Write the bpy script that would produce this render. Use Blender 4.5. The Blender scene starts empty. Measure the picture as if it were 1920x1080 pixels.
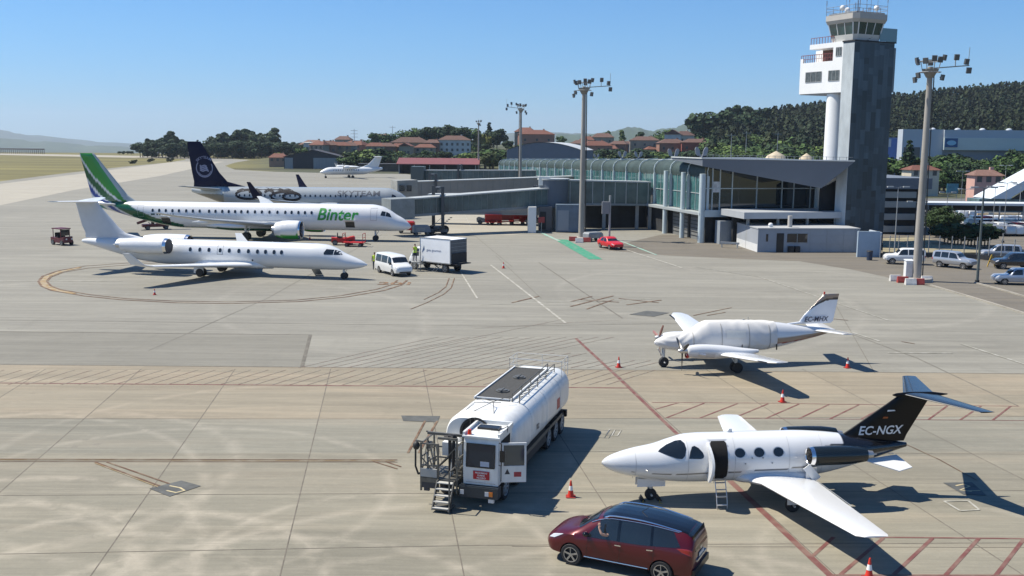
import bpy, bmesh, math, random
import numpy as np
from mathutils import Vector, Matrix
R = math.radians
random.seed(7); np.random.seed(7)
SC = bpy.context.scene
COL = SC.collection
# ---------------------------------------------------------------- camera, sky, sun, exposure
FPX, PITCH, CAMH, ROLL = 1900.0, R(8.237), 12.976, R(.5)
cd = bpy.data.cameras.new('camera'); cam = bpy.data.objects.new('camera', cd); COL.objects.link(cam)
cd.sensor_width = 36; cd.lens = 36 * FPX / 1920; cd.clip_start = .5; cd.clip_end = 40000
cam.matrix_world = Matrix.Translation((0, 0, CAMH)) @ Matrix.Rotation(math.pi / 2 - PITCH, 4, 'X') @ Matrix.Rotation(ROLL, 4, 'Z')
SC.camera = cam
SUN_AZ, SUN_EL = R(166), R(57)          # azimuth counter-clockwise from +X
wd = bpy.data.worlds.new("World"); SC.world = wd; wd.use_nodes = True
nt = wd.node_tree; nt.nodes.clear()
sky = nt.nodes.new('ShaderNodeTexSky'); sky.sky_type = 'NISHITA'; sky.sun_disc = False
sky.sun_elevation = SUN_EL; sky.sun_rotation = math.atan2(math.cos(SUN_AZ), math.sin(SUN_AZ))
sky.altitude = 0; sky.air_density = 1.0; sky.dust_density = 0.0; sky.ozone_density = 1.5
bg = nt.nodes.new('ShaderNodeBackground'); bg.inputs[1].default_value = .072
wo = nt.nodes.new('ShaderNodeOutputWorld')
tint = nt.nodes.new('ShaderNodeMix'); tint.data_type = 'RGBA'; tint.blend_type = 'MULTIPLY'; tint.inputs[0].default_value = 1; tint.inputs[7].default_value = (.62, .88, 1.12, 1)
tcw = nt.nodes.new('ShaderNodeTexCoord'); sx = nt.nodes.new('ShaderNodeSeparateXYZ'); cr = nt.nodes.new('ShaderNodeValToRGB'); nt.links.new(tcw.outputs['Generated'], sx.inputs[0]); nt.links.new(sx.outputs[2], cr.inputs[0])
cr.color_ramp.elements[0].position = 0; cr.color_ramp.elements[0].color = (.40, .66, 1.16, 1); cr.color_ramp.elements[1].position = .30; cr.color_ramp.elements[1].color = (.42, .84, 1.22, 1); e_ = cr.color_ramp.elements.new(.1); e_.color = (.43, .76, 1.17, 1)
nt.links.new(cr.outputs[0], tint.inputs[7])
nt.links.new(sky.outputs[0], tint.inputs[6]); nt.links.new(tint.outputs[2], bg.inputs[0]); nt.links.new(bg.outputs[0], wo.inputs[0])
sl = bpy.data.lights.new('sun', 'SUN'); sl.energy = 5.0; sl.angle = R(.5); sl.color = (1, .93, .80)
so = bpy.data.objects.new('sun', sl); COL.objects.link(so)
sd = Vector((math.cos(SUN_AZ) * math.cos(SUN_EL), math.sin(SUN_AZ) * math.cos(SUN_EL), math.sin(SUN_EL)))
so.rotation_euler = sd.to_track_quat('Z', 'Y').to_euler(); so.location = (0, 0, 60)
SC.view_settings.view_transform = 'Standard'; SC.view_settings.look = 'None'; SC.view_settings.exposure = 0.62; SC.view_settings.gamma = 1
SC.cycles.max_bounces = 6

# ---------------------------------------------------------------- survey: where a sight line of the photograph meets the ground
def ray(x, y):
    a = (x - 960) / FPX; b = (y - 540) / FPX
    u = a * math.cos(ROLL) + b * math.sin(ROLL); v = -a * math.sin(ROLL) + b * math.cos(ROLL)
    return (u, math.cos(PITCH) - v * math.sin(PITCH), -(math.sin(PITCH) + v * math.cos(PITCH)))
def G(x, y, z=0.0):
    d = ray(x, y); t = (z - CAMH) / d[2]; return (d[0] * t, d[1] * t)
def W(x, y, Y):
    d = ray(x, y); t = Y / d[1]; return (d[0] * t, Y, CAMH + d[2] * t)

# ---------------------------------------------------------------- materials
def lin(c): return tuple((v / 12.92 if v <= .04045 else ((v + .055) / 1.055) ** 2.4) for v in c)
MATS = {}
def M(name, rgb=(.5, .5, .5), rough=.6, metal=0, var=0, vs=1.0, bump=0, bs=None, spec=.5, coat=0, vc=False, stretch=(1, 1, 1), alpha=1, trans=0):
    if name in MATS: return MATS[name]
    m = bpy.data.materials.new(name); m.use_nodes = True; n = m.node_tree; b = n.nodes['Principled BSDF']
    b.inputs['Roughness'].default_value = rough; b.inputs['Metallic'].default_value = metal
    b.inputs['Specular IOR Level'].default_value = spec; b.inputs['Coat Weight'].default_value = coat
    b.inputs['Base Color'].default_value = (*rgb, 1); b.inputs['Alpha'].default_value = alpha
    b.inputs['Transmission Weight'].default_value = trans
    src = None
    if vc:
        a = n.nodes.new('ShaderNodeVertexColor'); a.layer_name = 'Col'; src = a.outputs[0]
    if var or bump:
        tc = n.nodes.new('ShaderNodeTexCoord'); mp = n.nodes.new('ShaderNodeMapping'); mp.inputs['Scale'].default_value = stretch
        n.links.new(tc.outputs['Object'], mp.inputs[0])
        nz = n.nodes.new('ShaderNodeTexNoise'); nz.inputs['Scale'].default_value = vs; nz.inputs['Detail'].default_value = 6; nz.inputs['Roughness'].default_value = .65
        n.links.new(mp.outputs[0], nz.inputs[0])
        if var:
            mr = n.nodes.new('ShaderNodeMapRange'); mr.inputs[1].default_value = .3; mr.inputs[2].default_value = .7
            mr.inputs[3].default_value = 1 - var; mr.inputs[4].default_value = 1 + var
            n.links.new(nz.outputs[0], mr.inputs[0])
            vm = n.nodes.new('ShaderNodeVectorMath'); vm.operation = 'SCALE'
            if src: n.links.new(src, vm.inputs[0])
            else: vm.inputs[0].default_value = rgb
            n.links.new(mr.outputs[0], vm.inputs[3]); src = vm.outputs[0]
        if bump:
            nb = nz
            if bs:
                nb = n.nodes.new('ShaderNodeTexNoise'); nb.inputs['Scale'].default_value = bs; nb.inputs['Detail'].default_value = 4
                n.links.new(mp.outputs[0], nb.inputs[0])
            bp = n.nodes.new('ShaderNodeBump'); bp.inputs['Strength'].default_value = bump; bp.inputs['Distance'].default_value = .1
            n.links.new(nb.outputs[0], bp.inputs['Height']); n.links.new(bp.outputs[0], b.inputs['Normal'])
    if src: n.links.new(src, b.inputs['Base Color'])
    MATS[name] = m; return m

# ---------------------------------------------------------------- mesh builder
class MB:
    def __init__(s): s.v = []; s.f = []; s.m = []
    def add(s, vs, fs, mi=0):
        o = len(s.v); s.v += [tuple(p) for p in vs]; s.f += [tuple(i + o for i in f) for f in fs]; s.m += [mi] * len(fs); return s
    def box(s, x0, x1, y0, y1, z0, z1, mi=0):
        return s.add([(x0, y0, z0), (x1, y0, z0), (x1, y1, z0), (x0, y1, z0), (x0, y0, z1), (x1, y0, z1), (x1, y1, z1), (x0, y1, z1)],
                     [(0, 3, 2, 1), (4, 5, 6, 7), (0, 1, 5, 4), (1, 2, 6, 5), (2, 3, 7, 6), (3, 0, 4, 7)], mi)
    def bar(s, p, q, w, h=None, mi=0):
        p = Vector(p); q = Vector(q); d = (q - p).normalized(); h = h or w
        u = d.cross(Vector((0, 0, 1)));
        if u.length < 1e-4: u = Vector((1, 0, 0))
        u.normalize(); t = u.cross(d); r = [u * (a * w / 2) + t * (b * h / 2) for a, b in ((-1, -1), (1, -1), (1, 1), (-1, 1))]
        return s.add([p + k for k in r] + [q + k for k in r], [(3, 2, 1, 0), (4, 5, 6, 7), (0, 1, 5, 4), (1, 2, 6, 5), (2, 3, 7, 6), (3, 0, 4, 7)], mi)
    def cyl(s, p, q, r0, r1=None, n=12, mi=0, cap=True):
        p = Vector(p); q = Vector(q); d = (q - p).normalized(); r1 = r0 if r1 is None else r1
        u = d.orthogonal().normalized(); t = d.cross(u); vs = []
        for c, r in ((p, r0), (q, r1)):
            for i in range(n):
                a = 2 * math.pi * i / n; vs.append(c + u * (r * math.cos(a)) + t * (r * math.sin(a)))
        fs = [(i, (i + 1) % n, n + (i + 1) % n, n + i) for i in range(n)]
        if cap: fs += [tuple(reversed(range(n))), tuple(range(n, 2 * n))]
        return s.add(vs, fs, mi)
    def tube(s, pts, r, n=6, mi=0):
        for a, b in zip(pts[:-1], pts[1:]): s.cyl(a, b, r, r, n, mi)
        return s
    def loft(s, rings, mi=0, cap=True, closed=True):
        n = len(rings[0]); vs = [p for r in rings for p in r]; fs = []
        for k in range(len(rings) - 1):
            for i in range(n if closed else n - 1):
                j = (i + 1) % n; fs.append((k * n + i, k * n + j, (k + 1) * n + j, (k + 1) * n + i))
        if cap: fs += [tuple(reversed(range(n))), tuple(range((len(rings) - 1) * n, len(rings) * n))]
        return s.add(vs, fs, mi)
    def prism(s, poly, z0, z1, mi=0):
        n = len(poly); vs = [(x, y, z0) for x, y in poly] + [(x, y, z1) for x, y in poly]
        return s.add(vs, [tuple(reversed(range(n))), tuple(range(n, 2 * n))] + [(i, (i + 1) % n, n + (i + 1) % n, n + i) for i in range(n)], mi)
    def extr(s, pts, d, mi=0):      # 3-D polygon swept by vector d
        n = len(pts); d = Vector(d); vs = [Vector(p) for p in pts]; vs += [p + d for p in vs]
        return s.add(vs, [tuple(range(n)), tuple(reversed(range(n, 2 * n)))] + [((i + 1) % n, i, n + i, n + (i + 1) % n) for i in range(n)], mi)
    def ball(s, c, rx, ry=None, rz=None, n=12, m=8, mi=0):
        ry = ry or rx; rz = rz or rx; rings = []
        for k in range(m + 1):
            a = math.pi * k / m - math.pi / 2; ca = max(math.cos(a), .02)
            rings.append([(c[0] + rx * ca * math.cos(2 * math.pi * i / n), c[1] + ry * ca * math.sin(2 * math.pi * i / n), c[2] + rz * math.sin(a)) for i in range(n)])
        return s.loft(rings, mi)
    def lathe(s, prof, n=28, mi=0, o=(0, 0, 0), cap=False):   # prof: (x, r) about the x axis through o
        return s.loft([[(o[0] + x, o[1] + r * math.cos(2 * math.pi * i / n), o[2] + r * math.sin(2 * math.pi * i / n)) for i in range(n)] for x, r in prof], mi, cap)
    def flat(s, pts, z, mi=0): return s.add([(x, y, z) for x, y in pts], [tuple(range(len(pts)))], mi)
    def build(s, name, mats, parent=None, smooth=False, colf=None, loc=(0, 0, 0), rz=0, angle=40, fixn=True):
        me = bpy.data.meshes.new(name); me.from_pydata([tuple(p) for p in s.v], [], s.f)
        mats = mats if isinstance(mats, (list, tuple)) else [mats]
        for m in mats: me.materials.append(m)
        if len(mats) > 1: me.polygons.foreach_set('material_index', s.m)
        if fixn:
            bm = bmesh.new(); bm.from_mesh(me); bmesh.ops.recalc_face_normals(bm, faces=bm.faces); bm.to_mesh(me); bm.free()
        if colf:
            a = me.color_attributes.new('Col', 'FLOAT_COLOR', 'POINT')
            a.data.foreach_set('color', [c for p in s.v for c in (*colf(p), 1)])
        if smooth:
            me.shade_smooth(); me.set_sharp_from_angle(angle=R(angle))
        me.update()
        o = bpy.data.objects.new(name, me); COL.objects.link(o); o.location = loc; o.rotation_euler = (0, 0, rz)
        if parent: o.parent = parent
        return o
def tag(o, label, cat, group=None, kind=None):
    if label: o['label'] = label
    if cat: o['category'] = cat
    if group: o['group'] = group
    if kind: o['kind'] = kind
    return o
def root(name, loc, hd, label, cat, group=None):     # hd: heading of local +X in degrees
    o = bpy.data.objects.new(name, None); COL.objects.link(o); o.empty_display_size = .5
    o.location = loc if len(loc) == 3 else (loc[0], loc[1], 0); o.rotation_euler = (0, 0, R(hd))
    return tag(o, label, cat, group)
KIDS = {}
def dup(o, loc=None, hd=None, label=None, parent=None, scale=None):
    c = o.copy(); COL.objects.link(c)
    if parent: c.parent = parent
    if loc is not None: c.location = loc if len(loc) == 3 else (loc[0], loc[1], 0)
    if hd is not None: c.rotation_euler = (0, 0, R(hd))
    if scale: c.scale = (scale,) * 3 if not isinstance(scale, tuple) else scale
    if label: c['label'] = label
    for ch in o.children: dup(ch, parent=c)
    return c
def struct(name, mb, mats, label=None, **k):
    o = mb.build(name, mats, **k); o['kind'] = 'structure'
    if label: o['label'] = label
    return o
def spl(st, xs):     # monotone interpolation of station table columns
    st = np.array(st, float); x = st[:, 0]; out = []
    for c in range(1, st.shape[1]):
        y = st[:, c]; h = np.diff(x); d = np.diff(y) / h; m = np.zeros(len(x))
        for i in range(1, len(x) - 1):
            if d[i - 1] * d[i] > 0: m[i] = 3 * (h[i - 1] + h[i]) / ((2 * h[i] + h[i - 1]) / d[i - 1] + (h[i] + 2 * h[i - 1]) / d[i])
        m[0] = d[0]; m[-1] = d[-1]
        k = np.clip(np.searchsorted(x, xs) - 1, 0, len(x) - 2); t = (xs - x[k]) / h[k]
        out.append((2 * t**3 - 3 * t**2 + 1) * y[k] + (t**3 - 2 * t**2 + t) * h[k] * m[k] + (-2 * t**3 + 3 * t**2) * y[k + 1] + (t**3 - t**2) * h[k] * m[k + 1])
    return out
def text2d(txt, size, shear=0, bold=0):
    cu = bpy.data.curves.new('t', 'FONT'); cu.body = txt; cu.size = size; cu.shear = shear; cu.offset = bold; cu.resolution_u = 3
    o = bpy.data.objects.new('t', cu); COL.objects.link(o); dg = bpy.context.evaluated_depsgraph_get(); dg.update()
    me = bpy.data.meshes.new_from_object(o.evaluated_get(dg)); bm = bmesh.new(); bm.from_mesh(me)
    bpy.data.objects.remove(o); bpy.data.meshes.remove(me); bpy.data.curves.remove(cu)
    return bm
def cutgrid(bm, step):
    xs = [v.co.x for v in bm.verts]; ys = [v.co.y for v in bm.verts]
    for ax, lo, hi in ((0, min(xs), max(xs)), (1, min(ys), max(ys))):
        k = lo + step
        while k < hi:
            bmesh.ops.bisect_plane(bm, geom=bm.verts[:] + bm.edges[:] + bm.faces[:], plane_co=(k, 0, 0) if ax == 0 else (0, k, 0), plane_no=(1, 0, 0) if ax == 0 else (0, 1, 0))
            k += step
def polybm(polys):
    bm = bmesh.new()
    for p in polys: bm.faces.new([bm.verts.new((x, y, 0)) for x, y in p])
    return bm
def mapped(name, bm, fn, mat, parent, step=None, label=None):    # 2-D mesh wrapped onto a surface through fn(x, y)
    if step: cutgrid(bm, step)
    for v in bm.verts: v.co = Vector(fn(v.co.x, v.co.y))
    me = bpy.data.meshes.new(name); bm.to_mesh(me); bm.free(); me.materials.append(mat); me.shade_smooth()
    o = bpy.data.objects.new(name, me); COL.objects.link(o); o.parent = parent
    if label: o['label'] = label
    return o
def signtext(name, txt, size, mat, parent, org, ux, uy=(0, 0, 1), **k):   # flat lettering
    bm = text2d(txt, size, **k); xs = [v.co.x for v in bm.verts]; mid = (min(xs) + max(xs)) / 2
    ux = Vector(ux).normalized(); uy = Vector(uy); org = Vector(org)
    return mapped(name, bm, lambda x, y: org + ux * (x - mid) + uy * y, mat, parent)
def oval(cx, cy, rx, ry, n=12, p=2.6):
    return [(cx + rx * math.copysign(abs(math.cos(a)) ** (2 / p), math.cos(a)), cy + ry * math.copysign(abs(math.sin(a)) ** (2 / p), math.sin(a))) for a in (2 * math.pi * i / n for i in range(n))]

# common materials
mWhite = M('white_paint', (.68, .69, .69), .28, coat=.3, var=.04, vs=1.2)
mWhiteB = M('aircraft_paint', (.78, .79, .79), .25, coat=.4, vc=True)
mDark = M('dark_rubber', (.018, .018, .02), .7)
mTyre = M('tyre_rubber', (.022, .022, .024), .75, var=.2, vs=8)
mGlassD = M('dark_glass', (.012, .016, .02), .06, spec=.8)
mMetal = M('bare_metal', (.5, .5, .5), .35, metal=.8, var=.1, vs=4)
mSteel = M('painted_steel', (.28, .29, .29), .5, var=.15, vs=3)
mBlack = M('black_paint', (.012, .012, .014), .35)
mRed = M('red_paint', (.42, .012, .012), .4, var=.12, vs=3)
mGrey = M('grey_panel', (.22, .24, .26), .55, var=.1, vs=.7)
mOrange = M('cone_orange', (.55, .03, .015), .5, var=.1, vs=8)
mSkin = M('skin', (.45, .24, .16), .6)
# ================================================================= TERRAIN
def sst(a, b, x): t = min(1, max(0, (x - a) / (b - a))); return t * t * (3 - 2 * t)
HQ = [(-900, 0), (480, 0), (600, 5), (720, 9), (1000, 9), (1200, 9), (1310, 12), (1340, 21), (1450, 27), (1540, 32), (1700, 40), (1800, 46), (1920, 50), (2300, 54), (2900, 30)]
def Ht(X, Y):
    if Y < 60: return 0.0
    q = 960 + 1900 * X / Y
    A = float(np.interp(q, [a for a, b in HQ], [b for a, b in HQ]))
    y1 = float(np.interp(q, [1000, 1340], [660, 880])); y0 = 440
    h = A * sst(y0, y1, Y)
    dl = sst(480, 560, q)      # left of the town the plateau falls away to the valley
    h -= (1 - dl) * 130 * sst(880, 1700, Y) + dl * 60 * sst(1300, 2600, Y)
    return h
def terrain():
    an = np.concatenate([np.arange(-180, -36, 6), np.arange(-36, 36, .35), np.arange(36, 180, 6)]); rr = [0.0] + list(np.geomspace(8, 12500, 110))
    vs = [(0, 0, 0)]; fs = []; n = len(an)
    for r in rr[1:]:
        for a in an:
            X = r * math.sin(R(a)); Y = r * math.cos(R(a)); vs.append((X, Y, Ht(X, Y)))
    for i in range(n): fs.append((0, 1 + (i + 1) % n, 1 + i))
    for k in range(len(rr) - 2):
        for i in range(n): fs.append((1 + k * n + i, 1 + k * n + (i + 1) % n, 1 + (k + 1) * n + (i + 1) % n, 1 + (k + 1) * n + i))
    mb = MB(); mb.add(vs, fs)
    def c(p):
        X, Y, Z = p
        if Y < 10: return (.13, .12, .05)
        q = 960 + 1900 * X / Y
        if Y > 1500: return (.05, .075, .04)
        k = sst(420, 560, q); g = Vector((.125, .11, .032)); t = Vector((.055, .06, .026))
        return tuple(g.lerp(t, k))
    m = M('dry_grass', vc=True, rough=.95, var=.5, vs=.02, stretch=(.3, 2.2, 1))
    return struct('terrain', mb, m, smooth=True, colf=c, fixn=False)
terrain()
# hazy far ridges: solid landforms at their own distance
def ridge(Y, prof, depth, col, base=-135):
    mb = MB(); rows = []; prof = sorted(prof); q0, q1 = prof[0][0], prof[-1][0]; N = 120
    for j in range(9):
        t = j / 8; row = []
        for i in range(N + 1):
            q = q0 + (q1 - q0) * i / N; yy = float(np.interp(q, [a for a, b in prof], [b for a, b in prof]))
            Yd = Y + (t - .5) * depth; top = CAMH + (yy) * Y / 1900
            w = math.sin(math.pi * t) ** .8; n = 1 + .12 * math.sin(i * .7 + j) * math.sin(j * 1.3 + i * .21)
            row.append(((q - 960) / 1900 * Yd, Yd, base + (top - base) * min(1, w * n)))
        rows.append(row)
    mb.loft(rows, cap=False, closed=False)
    struct('hills', mb, M('far_hill' + str(Y), col, .95, var=.3, vs=.004), smooth=True)
ridge(9500, [(-900, 60), (-500, 44), (-200, 28), (0, 14), (60, 6), (130, -2), (200, -7), (260, -11), (420, -16)], 3500, (.05, .07, .05))
ridge(6000, [(-600, 10), (-100, 2), (60, -5), (150, -12), (250, -17), (330, -24)], 2000, (.05, .07, .04))
ridge(4200, [(1040, 14), (1100, 14), (1150, 21), (1178, 30), (1210, 22), (1245, 26), (1275, 33), (1300, 34), (1330, 31), (1400, 22)], 1200, (.035, .06, .03), 0)
ridge(7500, [(700, 8), (900, 12), (1000, 17), (1060, 17), (1130, 14), (1300, 8)], 1500, (.05, .07, .05), 0)

# ================================================================= PAVEMENTS
def apron_mat(name, a, b, c, seed, vs=.06, st=(.35, 1, 1), arcs=(), fine=.14, tone=False):
    a, b, c = [tuple(v * w for v, w in zip(k, (.80, .80, .78))) for k in (a, b, c)]
    m = bpy.data.materials.new(name); m.use_nodes = True; n = m.node_tree; L = n.links; bs = n.nodes['Principled BSDF']
    bs.inputs['Roughness'].default_value = .85; bs.inputs['Specular IOR Level'].default_value = .3
    tc = n.nodes.new('ShaderNodeTexCoord')
    def noise(scale, stv, det=6, off=0, ro=.6):
        mp = n.nodes.new('ShaderNodeMapping'); mp.inputs['Scale'].default_value = stv; mp.inputs['Location'].default_value = (seed * 7 + off, off, 0)
        L.new(tc.outputs['Object'], mp.inputs[0]); z = n.nodes.new('ShaderNodeTexNoise'); z.inputs['Scale'].default_value = scale
        z.inputs['Detail'].default_value = det; z.inputs['Roughness'].default_value = ro; z.inputs['Distortion'].default_value = .6; L.new(mp.outputs[0], z.inputs[0]); return z.outputs[0]
    def math_(op, x, y=None, cl=False):
        k = n.nodes.new('ShaderNodeMath'); k.operation = op; k.use_clamp = cl
        for i, v in enumerate((x, y)):
            if v is None: continue
            if isinstance(v, (int, float)): k.inputs[i].default_value = v
            else: L.new(v, k.inputs[i])
        return k.outputs[0]
    def rng(x, lo, hi):
        r = n.nodes.new('ShaderNodeMapRange'); L.new(x, r.inputs[0]); r.inputs[1].default_value = lo; r.inputs[2].default_value = hi; return r.outputs[0]
    def mix(f, x, y, mode='MIX'):
        k = n.nodes.new('ShaderNodeMix'); k.data_type = 'RGBA'; k.blend_type = mode
        if isinstance(f, (int, float)): k.inputs[0].default_value = f
        else: L.new(f, k.inputs[0])
        for i, v in ((6, x), (7, y)):
            if isinstance(v, tuple): k.inputs[i].default_value = (*v, 1)
            else: L.new(v, k.inputs[i])
        return k.outputs[2]
    base = mix(rng(noise(vs, st), .35, .65), a, b)
    base = mix(rng(noise(vs * 3.3, (st[0] * .5, st[1] * 1.6, 1), off=31), .5, .78), base, c)
    streak = rng(noise(.35, (.18, 2.2, 1), off=57, ro=.7), .32, .7)
    base = mix(math_('MULTIPLY', streak, .62), base, tuple(v * .62 for v in a))
    # worn wheel scuffs: broad pale arcs left by turning vehicles
    for cx, cy, rad, wdt, amt in arcs:
        vd = n.nodes.new('ShaderNodeVectorMath'); vd.operation = 'DISTANCE'; vd.inputs[1].default_value = (cx, cy, 0); L.new(tc.outputs['Object'], vd.inputs[0])
        e = math_('SUBTRACT', vd.outputs['Value'], rad); e = math_('ABSOLUTE', e); e = math_('DIVIDE', e, wdt); e = math_('SUBTRACT', 1, e, True)
        e = math_('MULTIPLY', math_('MULTIPLY', e, amt * .52), rng(noise(.9, (1, 1, 1), off=cx), .36, .56))
        base = mix(e, base, (.37, .345, .30))
    base = mix(math_('MULTIPLY', rng(noise(1.6, (.1, 3.2, 1), 7, 67, .75), .45, .68), .30), base, tuple(v * .62 for v in a))
    base = mix(math_('MULTIPLY', rng(noise(1.1, (.12, 2.6, 1), 7, 77, .75), .5, .72), .35), base, tuple(v * 1.28 for v in b))
    # dark rubber smears, blotchy wear, oil spots and grain
    base = mix(math_('MULTIPLY', rng(noise(.16, (1.6, .5, 1), off=7, ro=.75), .54, .74), .34), base, tuple(v * .55 for v in b))
    base = mix(math_('MULTIPLY', rng(noise(2.6, (.7, 1, 1), 8, 43, .8), .5, .72), .22), base, tuple(v * 1.3 for v in b))
    base = mix(math_('MULTIPLY', rng(noise(.9, (1, 1, 1), off=91), .66, .74), .35), base, (.12, .11, .10))
    if tone:
        vcn = n.nodes.new('ShaderNodeVertexColor'); vcn.layer_name = 'Col'; base = mix(1.0, base, vcn.outputs[0], 'MULTIPLY')
    fg = rng(noise(14, (1, 1, 1), 5, 13, .8), .3, .7); k2 = math_('ADD', math_('MULTIPLY', fg, fine), 1 - fine / 2)
    vm = n.nodes.new('ShaderNodeVectorMath'); vm.operation = 'SCALE'; L.new(base, vm.inputs[0]); L.new(k2, vm.inputs[3]); L.new(vm.outputs[0], bs.inputs['Base Color'])
    return m
def poly(px, z=0): return [G(x, y) for x, y in px]
def sheet(name, px, z, mat, world=None):
    mb = MB(); mb.flat(world or poly(px), z); return struct(name, mb, mat)
mAp = apron_mat('apron_concrete', (.26, .25, .22), (.315, .305, .27), (.37, .355, .31), 1, arcs=((-30, 70, 24, .8, .4), (22, 88, 18, .6, .4), (2, 84, 26, .7, .35)))
mSlab = apron_mat('slab_concrete', (.245, .24, .21), (.30, .29, .25), (.37, .335, .28), 2, vs=.09, st=(.4, 1, 1), tone=True,
                  arcs=((-17.5, 30, 7.5, .42, .95), (-17, 29.5, 5.2, .4, .9), (-12.0, 27.5, 6.6, .45, .95), (-12.2, 27.2, 4.8, .3, .8), (-1.5, 25, 10, .4, .8), (-13, 36, 8.5, .35, .6), (-4.2, 30.5, 5.5, .35, .8), (-20, 38, 9, .5, .6), (14, 30, 6, .35, .6), (-9.5, 41, 12, .4, .5), (4, 22, 9.3, .4, .7), (-7, 24, 7.8, .4, .8), (-22, 24, 12, .5, .8), (-25, 33, 14, .35, .6)))
mGreyS = apron_mat('asphalt_strip', (.235, .225, .195), (.26, .25, .22), (.30, .285, .25), 3, fine=.1)
mAsph = apron_mat('service_asphalt', (.17, .155, .135), (.21, .19, .16), (.26, .225, .175), 4, vs=.08)
mPale = apron_mat('pale_concrete', (.42, .39, .33), (.47, .44, .38), (.38, .35, .30), 5, vs=.05)
sheet('apron', [(-1500, 420), (-300, 362), (0, 340), (120, 325), (233, 312.5), (317, 304.5), (347, 299.5), (352, 294), (405, 296), (470, 300), (440, 305), (422, 311), (440, 318), (515, 322),
      (640, 325), (760, 326), (900, 345), (1000, 352), (1230, 360), (1420, 400), (1650, 400), (2300, 450), (2900, 800), (2600, 1700), (-900, 1700)], .004, mAp)
sheet('runway', [(-400, 291.5), (0, 287.5), (352, 294), (352, 298), (0, 290.5), (-400, 295)], .006, mPale)
def slabs():
    ks = [-6, -5, -4.1, -3.3, -2.9, -2.5, -2.05, -1.6, -1.145, -.698, -.244, .197, .644, 1.09, 1.54, 2.0, 2.5, 3.0, 3.5, 4.2, 5]; rows = [(681, 691.5, 703), (731, 737, 741), (785, 786, 780), (850, 850, 846), (931, 925, 919), (990, 976, 969), (1045, 1023, 1017), (1110, 1090, 1080), (1182, 1165, 1159), (1500, 1480, 1470)]
    def X(k, rw):
        y = rw[1]
        for _ in range(8): x = 716 + k * (y - 298); y = float(np.interp(x, [-300, 900, 2200], rw))
        return G(x, y)
    mb = MB(); cols = []; rd = random.Random(4)
    for i in range(len(ks) - 1):
        for j in range(len(rows) - 1):
            q = [X(ks[i], rows[j]), X(ks[i + 1], rows[j]), X(ks[i + 1], rows[j + 1]), X(ks[i], rows[j + 1])]; mb.add([(x, y, .008) for x, y in q], [(0, 1, 2, 3)]); t = rd.uniform(.96, 1.05); rt = ((1.18, 1.06, .94), (1.14, 1.04, .93), (1.02, 1, .96), (1.05, 1.0, .93), (1.04, 1, .93))[min(j, 4)]; cols += [(rt[0] * t, rt[1] * t, rt[2] * t)] * 4
    it = iter(cols); struct('apron_slabs', mb, mSlab, colf=lambda p: next(it))
slabs()
sheet('asphalt_patch', [(-400, 614), (0, 621), (585, 628), (568, 688), (0, 683), (-600, 678)], .008, mGreyS)
sheet('pale_apron', [(815, 400), (1000, 398), (1000, 436), (960, 441), (820, 441)], .008, mPale)
sheet('taxiway', [(-300, 365), (0, 345), (150, 326), (330, 303), (420, 303), (300, 330), (140, 356), (0, 385), (-300, 430)], .007, mPale)
sheet('service_road', [(1120, 468), (1250, 479), (1400, 486), (1500, 490), (1600, 506), (1700, 528), (1790, 548), (1920, 588), (2500, 770), (2900, 760), (2500, 520), (1950, 440), (1640, 440), (1420, 440), (1240, 440)], .010, mAsph)
# ---- joints and painted lines
def strip(mb, pts, w, z):
    P = [Vector(p) for p in pts]; L_ = []; R_ = []
    for i, p in enumerate(P):
        a = (P[i] - P[i - 1]).normalized() if i else None; b = (P[i + 1] - P[i]).normalized() if i < len(P) - 1 else None
        d = ((a or b) + (b or a)).normalized(); nrm = Vector((-d.y, d.x)); L_.append(p + nrm * w / 2); R_.append(p - nrm * w / 2)
    vs = [(v.x, v.y, z) for v in L_] + [(v.x, v.y, z) for v in R_]; n = len(P)
    mb.add(vs, [(n + i, n + i + 1, i + 1, i) for i in range(n - 1)])
def worn(name, rgb, under=(.30, .27, .21), lo=.42, hi=.62, vs=1.6):
    m = M(name, rgb, .8); n = m.node_tree; tc = n.nodes.new('ShaderNodeTexCoord'); z = n.nodes.new('ShaderNodeTexNoise'); z.inputs['Scale'].default_value = vs; z.inputs['Detail'].default_value = 8
    r = n.nodes.new('ShaderNodeMapRange'); r.inputs[1].default_value = lo; r.inputs[2].default_value = hi; k = n.nodes.new('ShaderNodeMix'); k.data_type = 'RGBA'
    k.inputs[6].default_value = (*rgb, 1); k.inputs[7].default_value = (*under, 1)
    n.links.new(tc.outputs['Object'], z.inputs[0]); n.links.new(z.outputs[0], r.inputs[0]); n.links.new(r.outputs[0], k.inputs[0]); n.links.new(k.outputs[2], n.nodes['Principled BSDF'].inputs['Base Color'])
    return m
ZC = [0.012]
def lines(name, items, mat):
    mb = MB()
    for pts, w in items: ZC[0] += .00012; strip(mb, [G(*p) for p in pts], w, ZC[0])
    struct(name, mb, mat)
VP = (716, 298); J = []
for k in (-2.5, -2.05, -1.6, -1.145, -.698, -.244, .197, .644, 1.09, 1.54, 2.0):
    J.append(([(VP[0] + k * (y - VP[1]), y) for y in (692, 800, 1000, 1400)], .04))
for a, b in ((783, 786), (929, 925), (1043, 1023), (1180, 1165)):
    J.append(([(-300, a + 2), (900, b), (2200, b - 6)], .04))
J += [([(960, 846), (1920, 852)], .035), ([(960, 1025), (1950, 1027)], .035), ([(0, 684), (900, 691.5), (1920, 701)], .09)]
lines('pavement_joints', J, M('joint_tar', (.12, .105, .085), .9, var=.4, vs=2))
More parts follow.
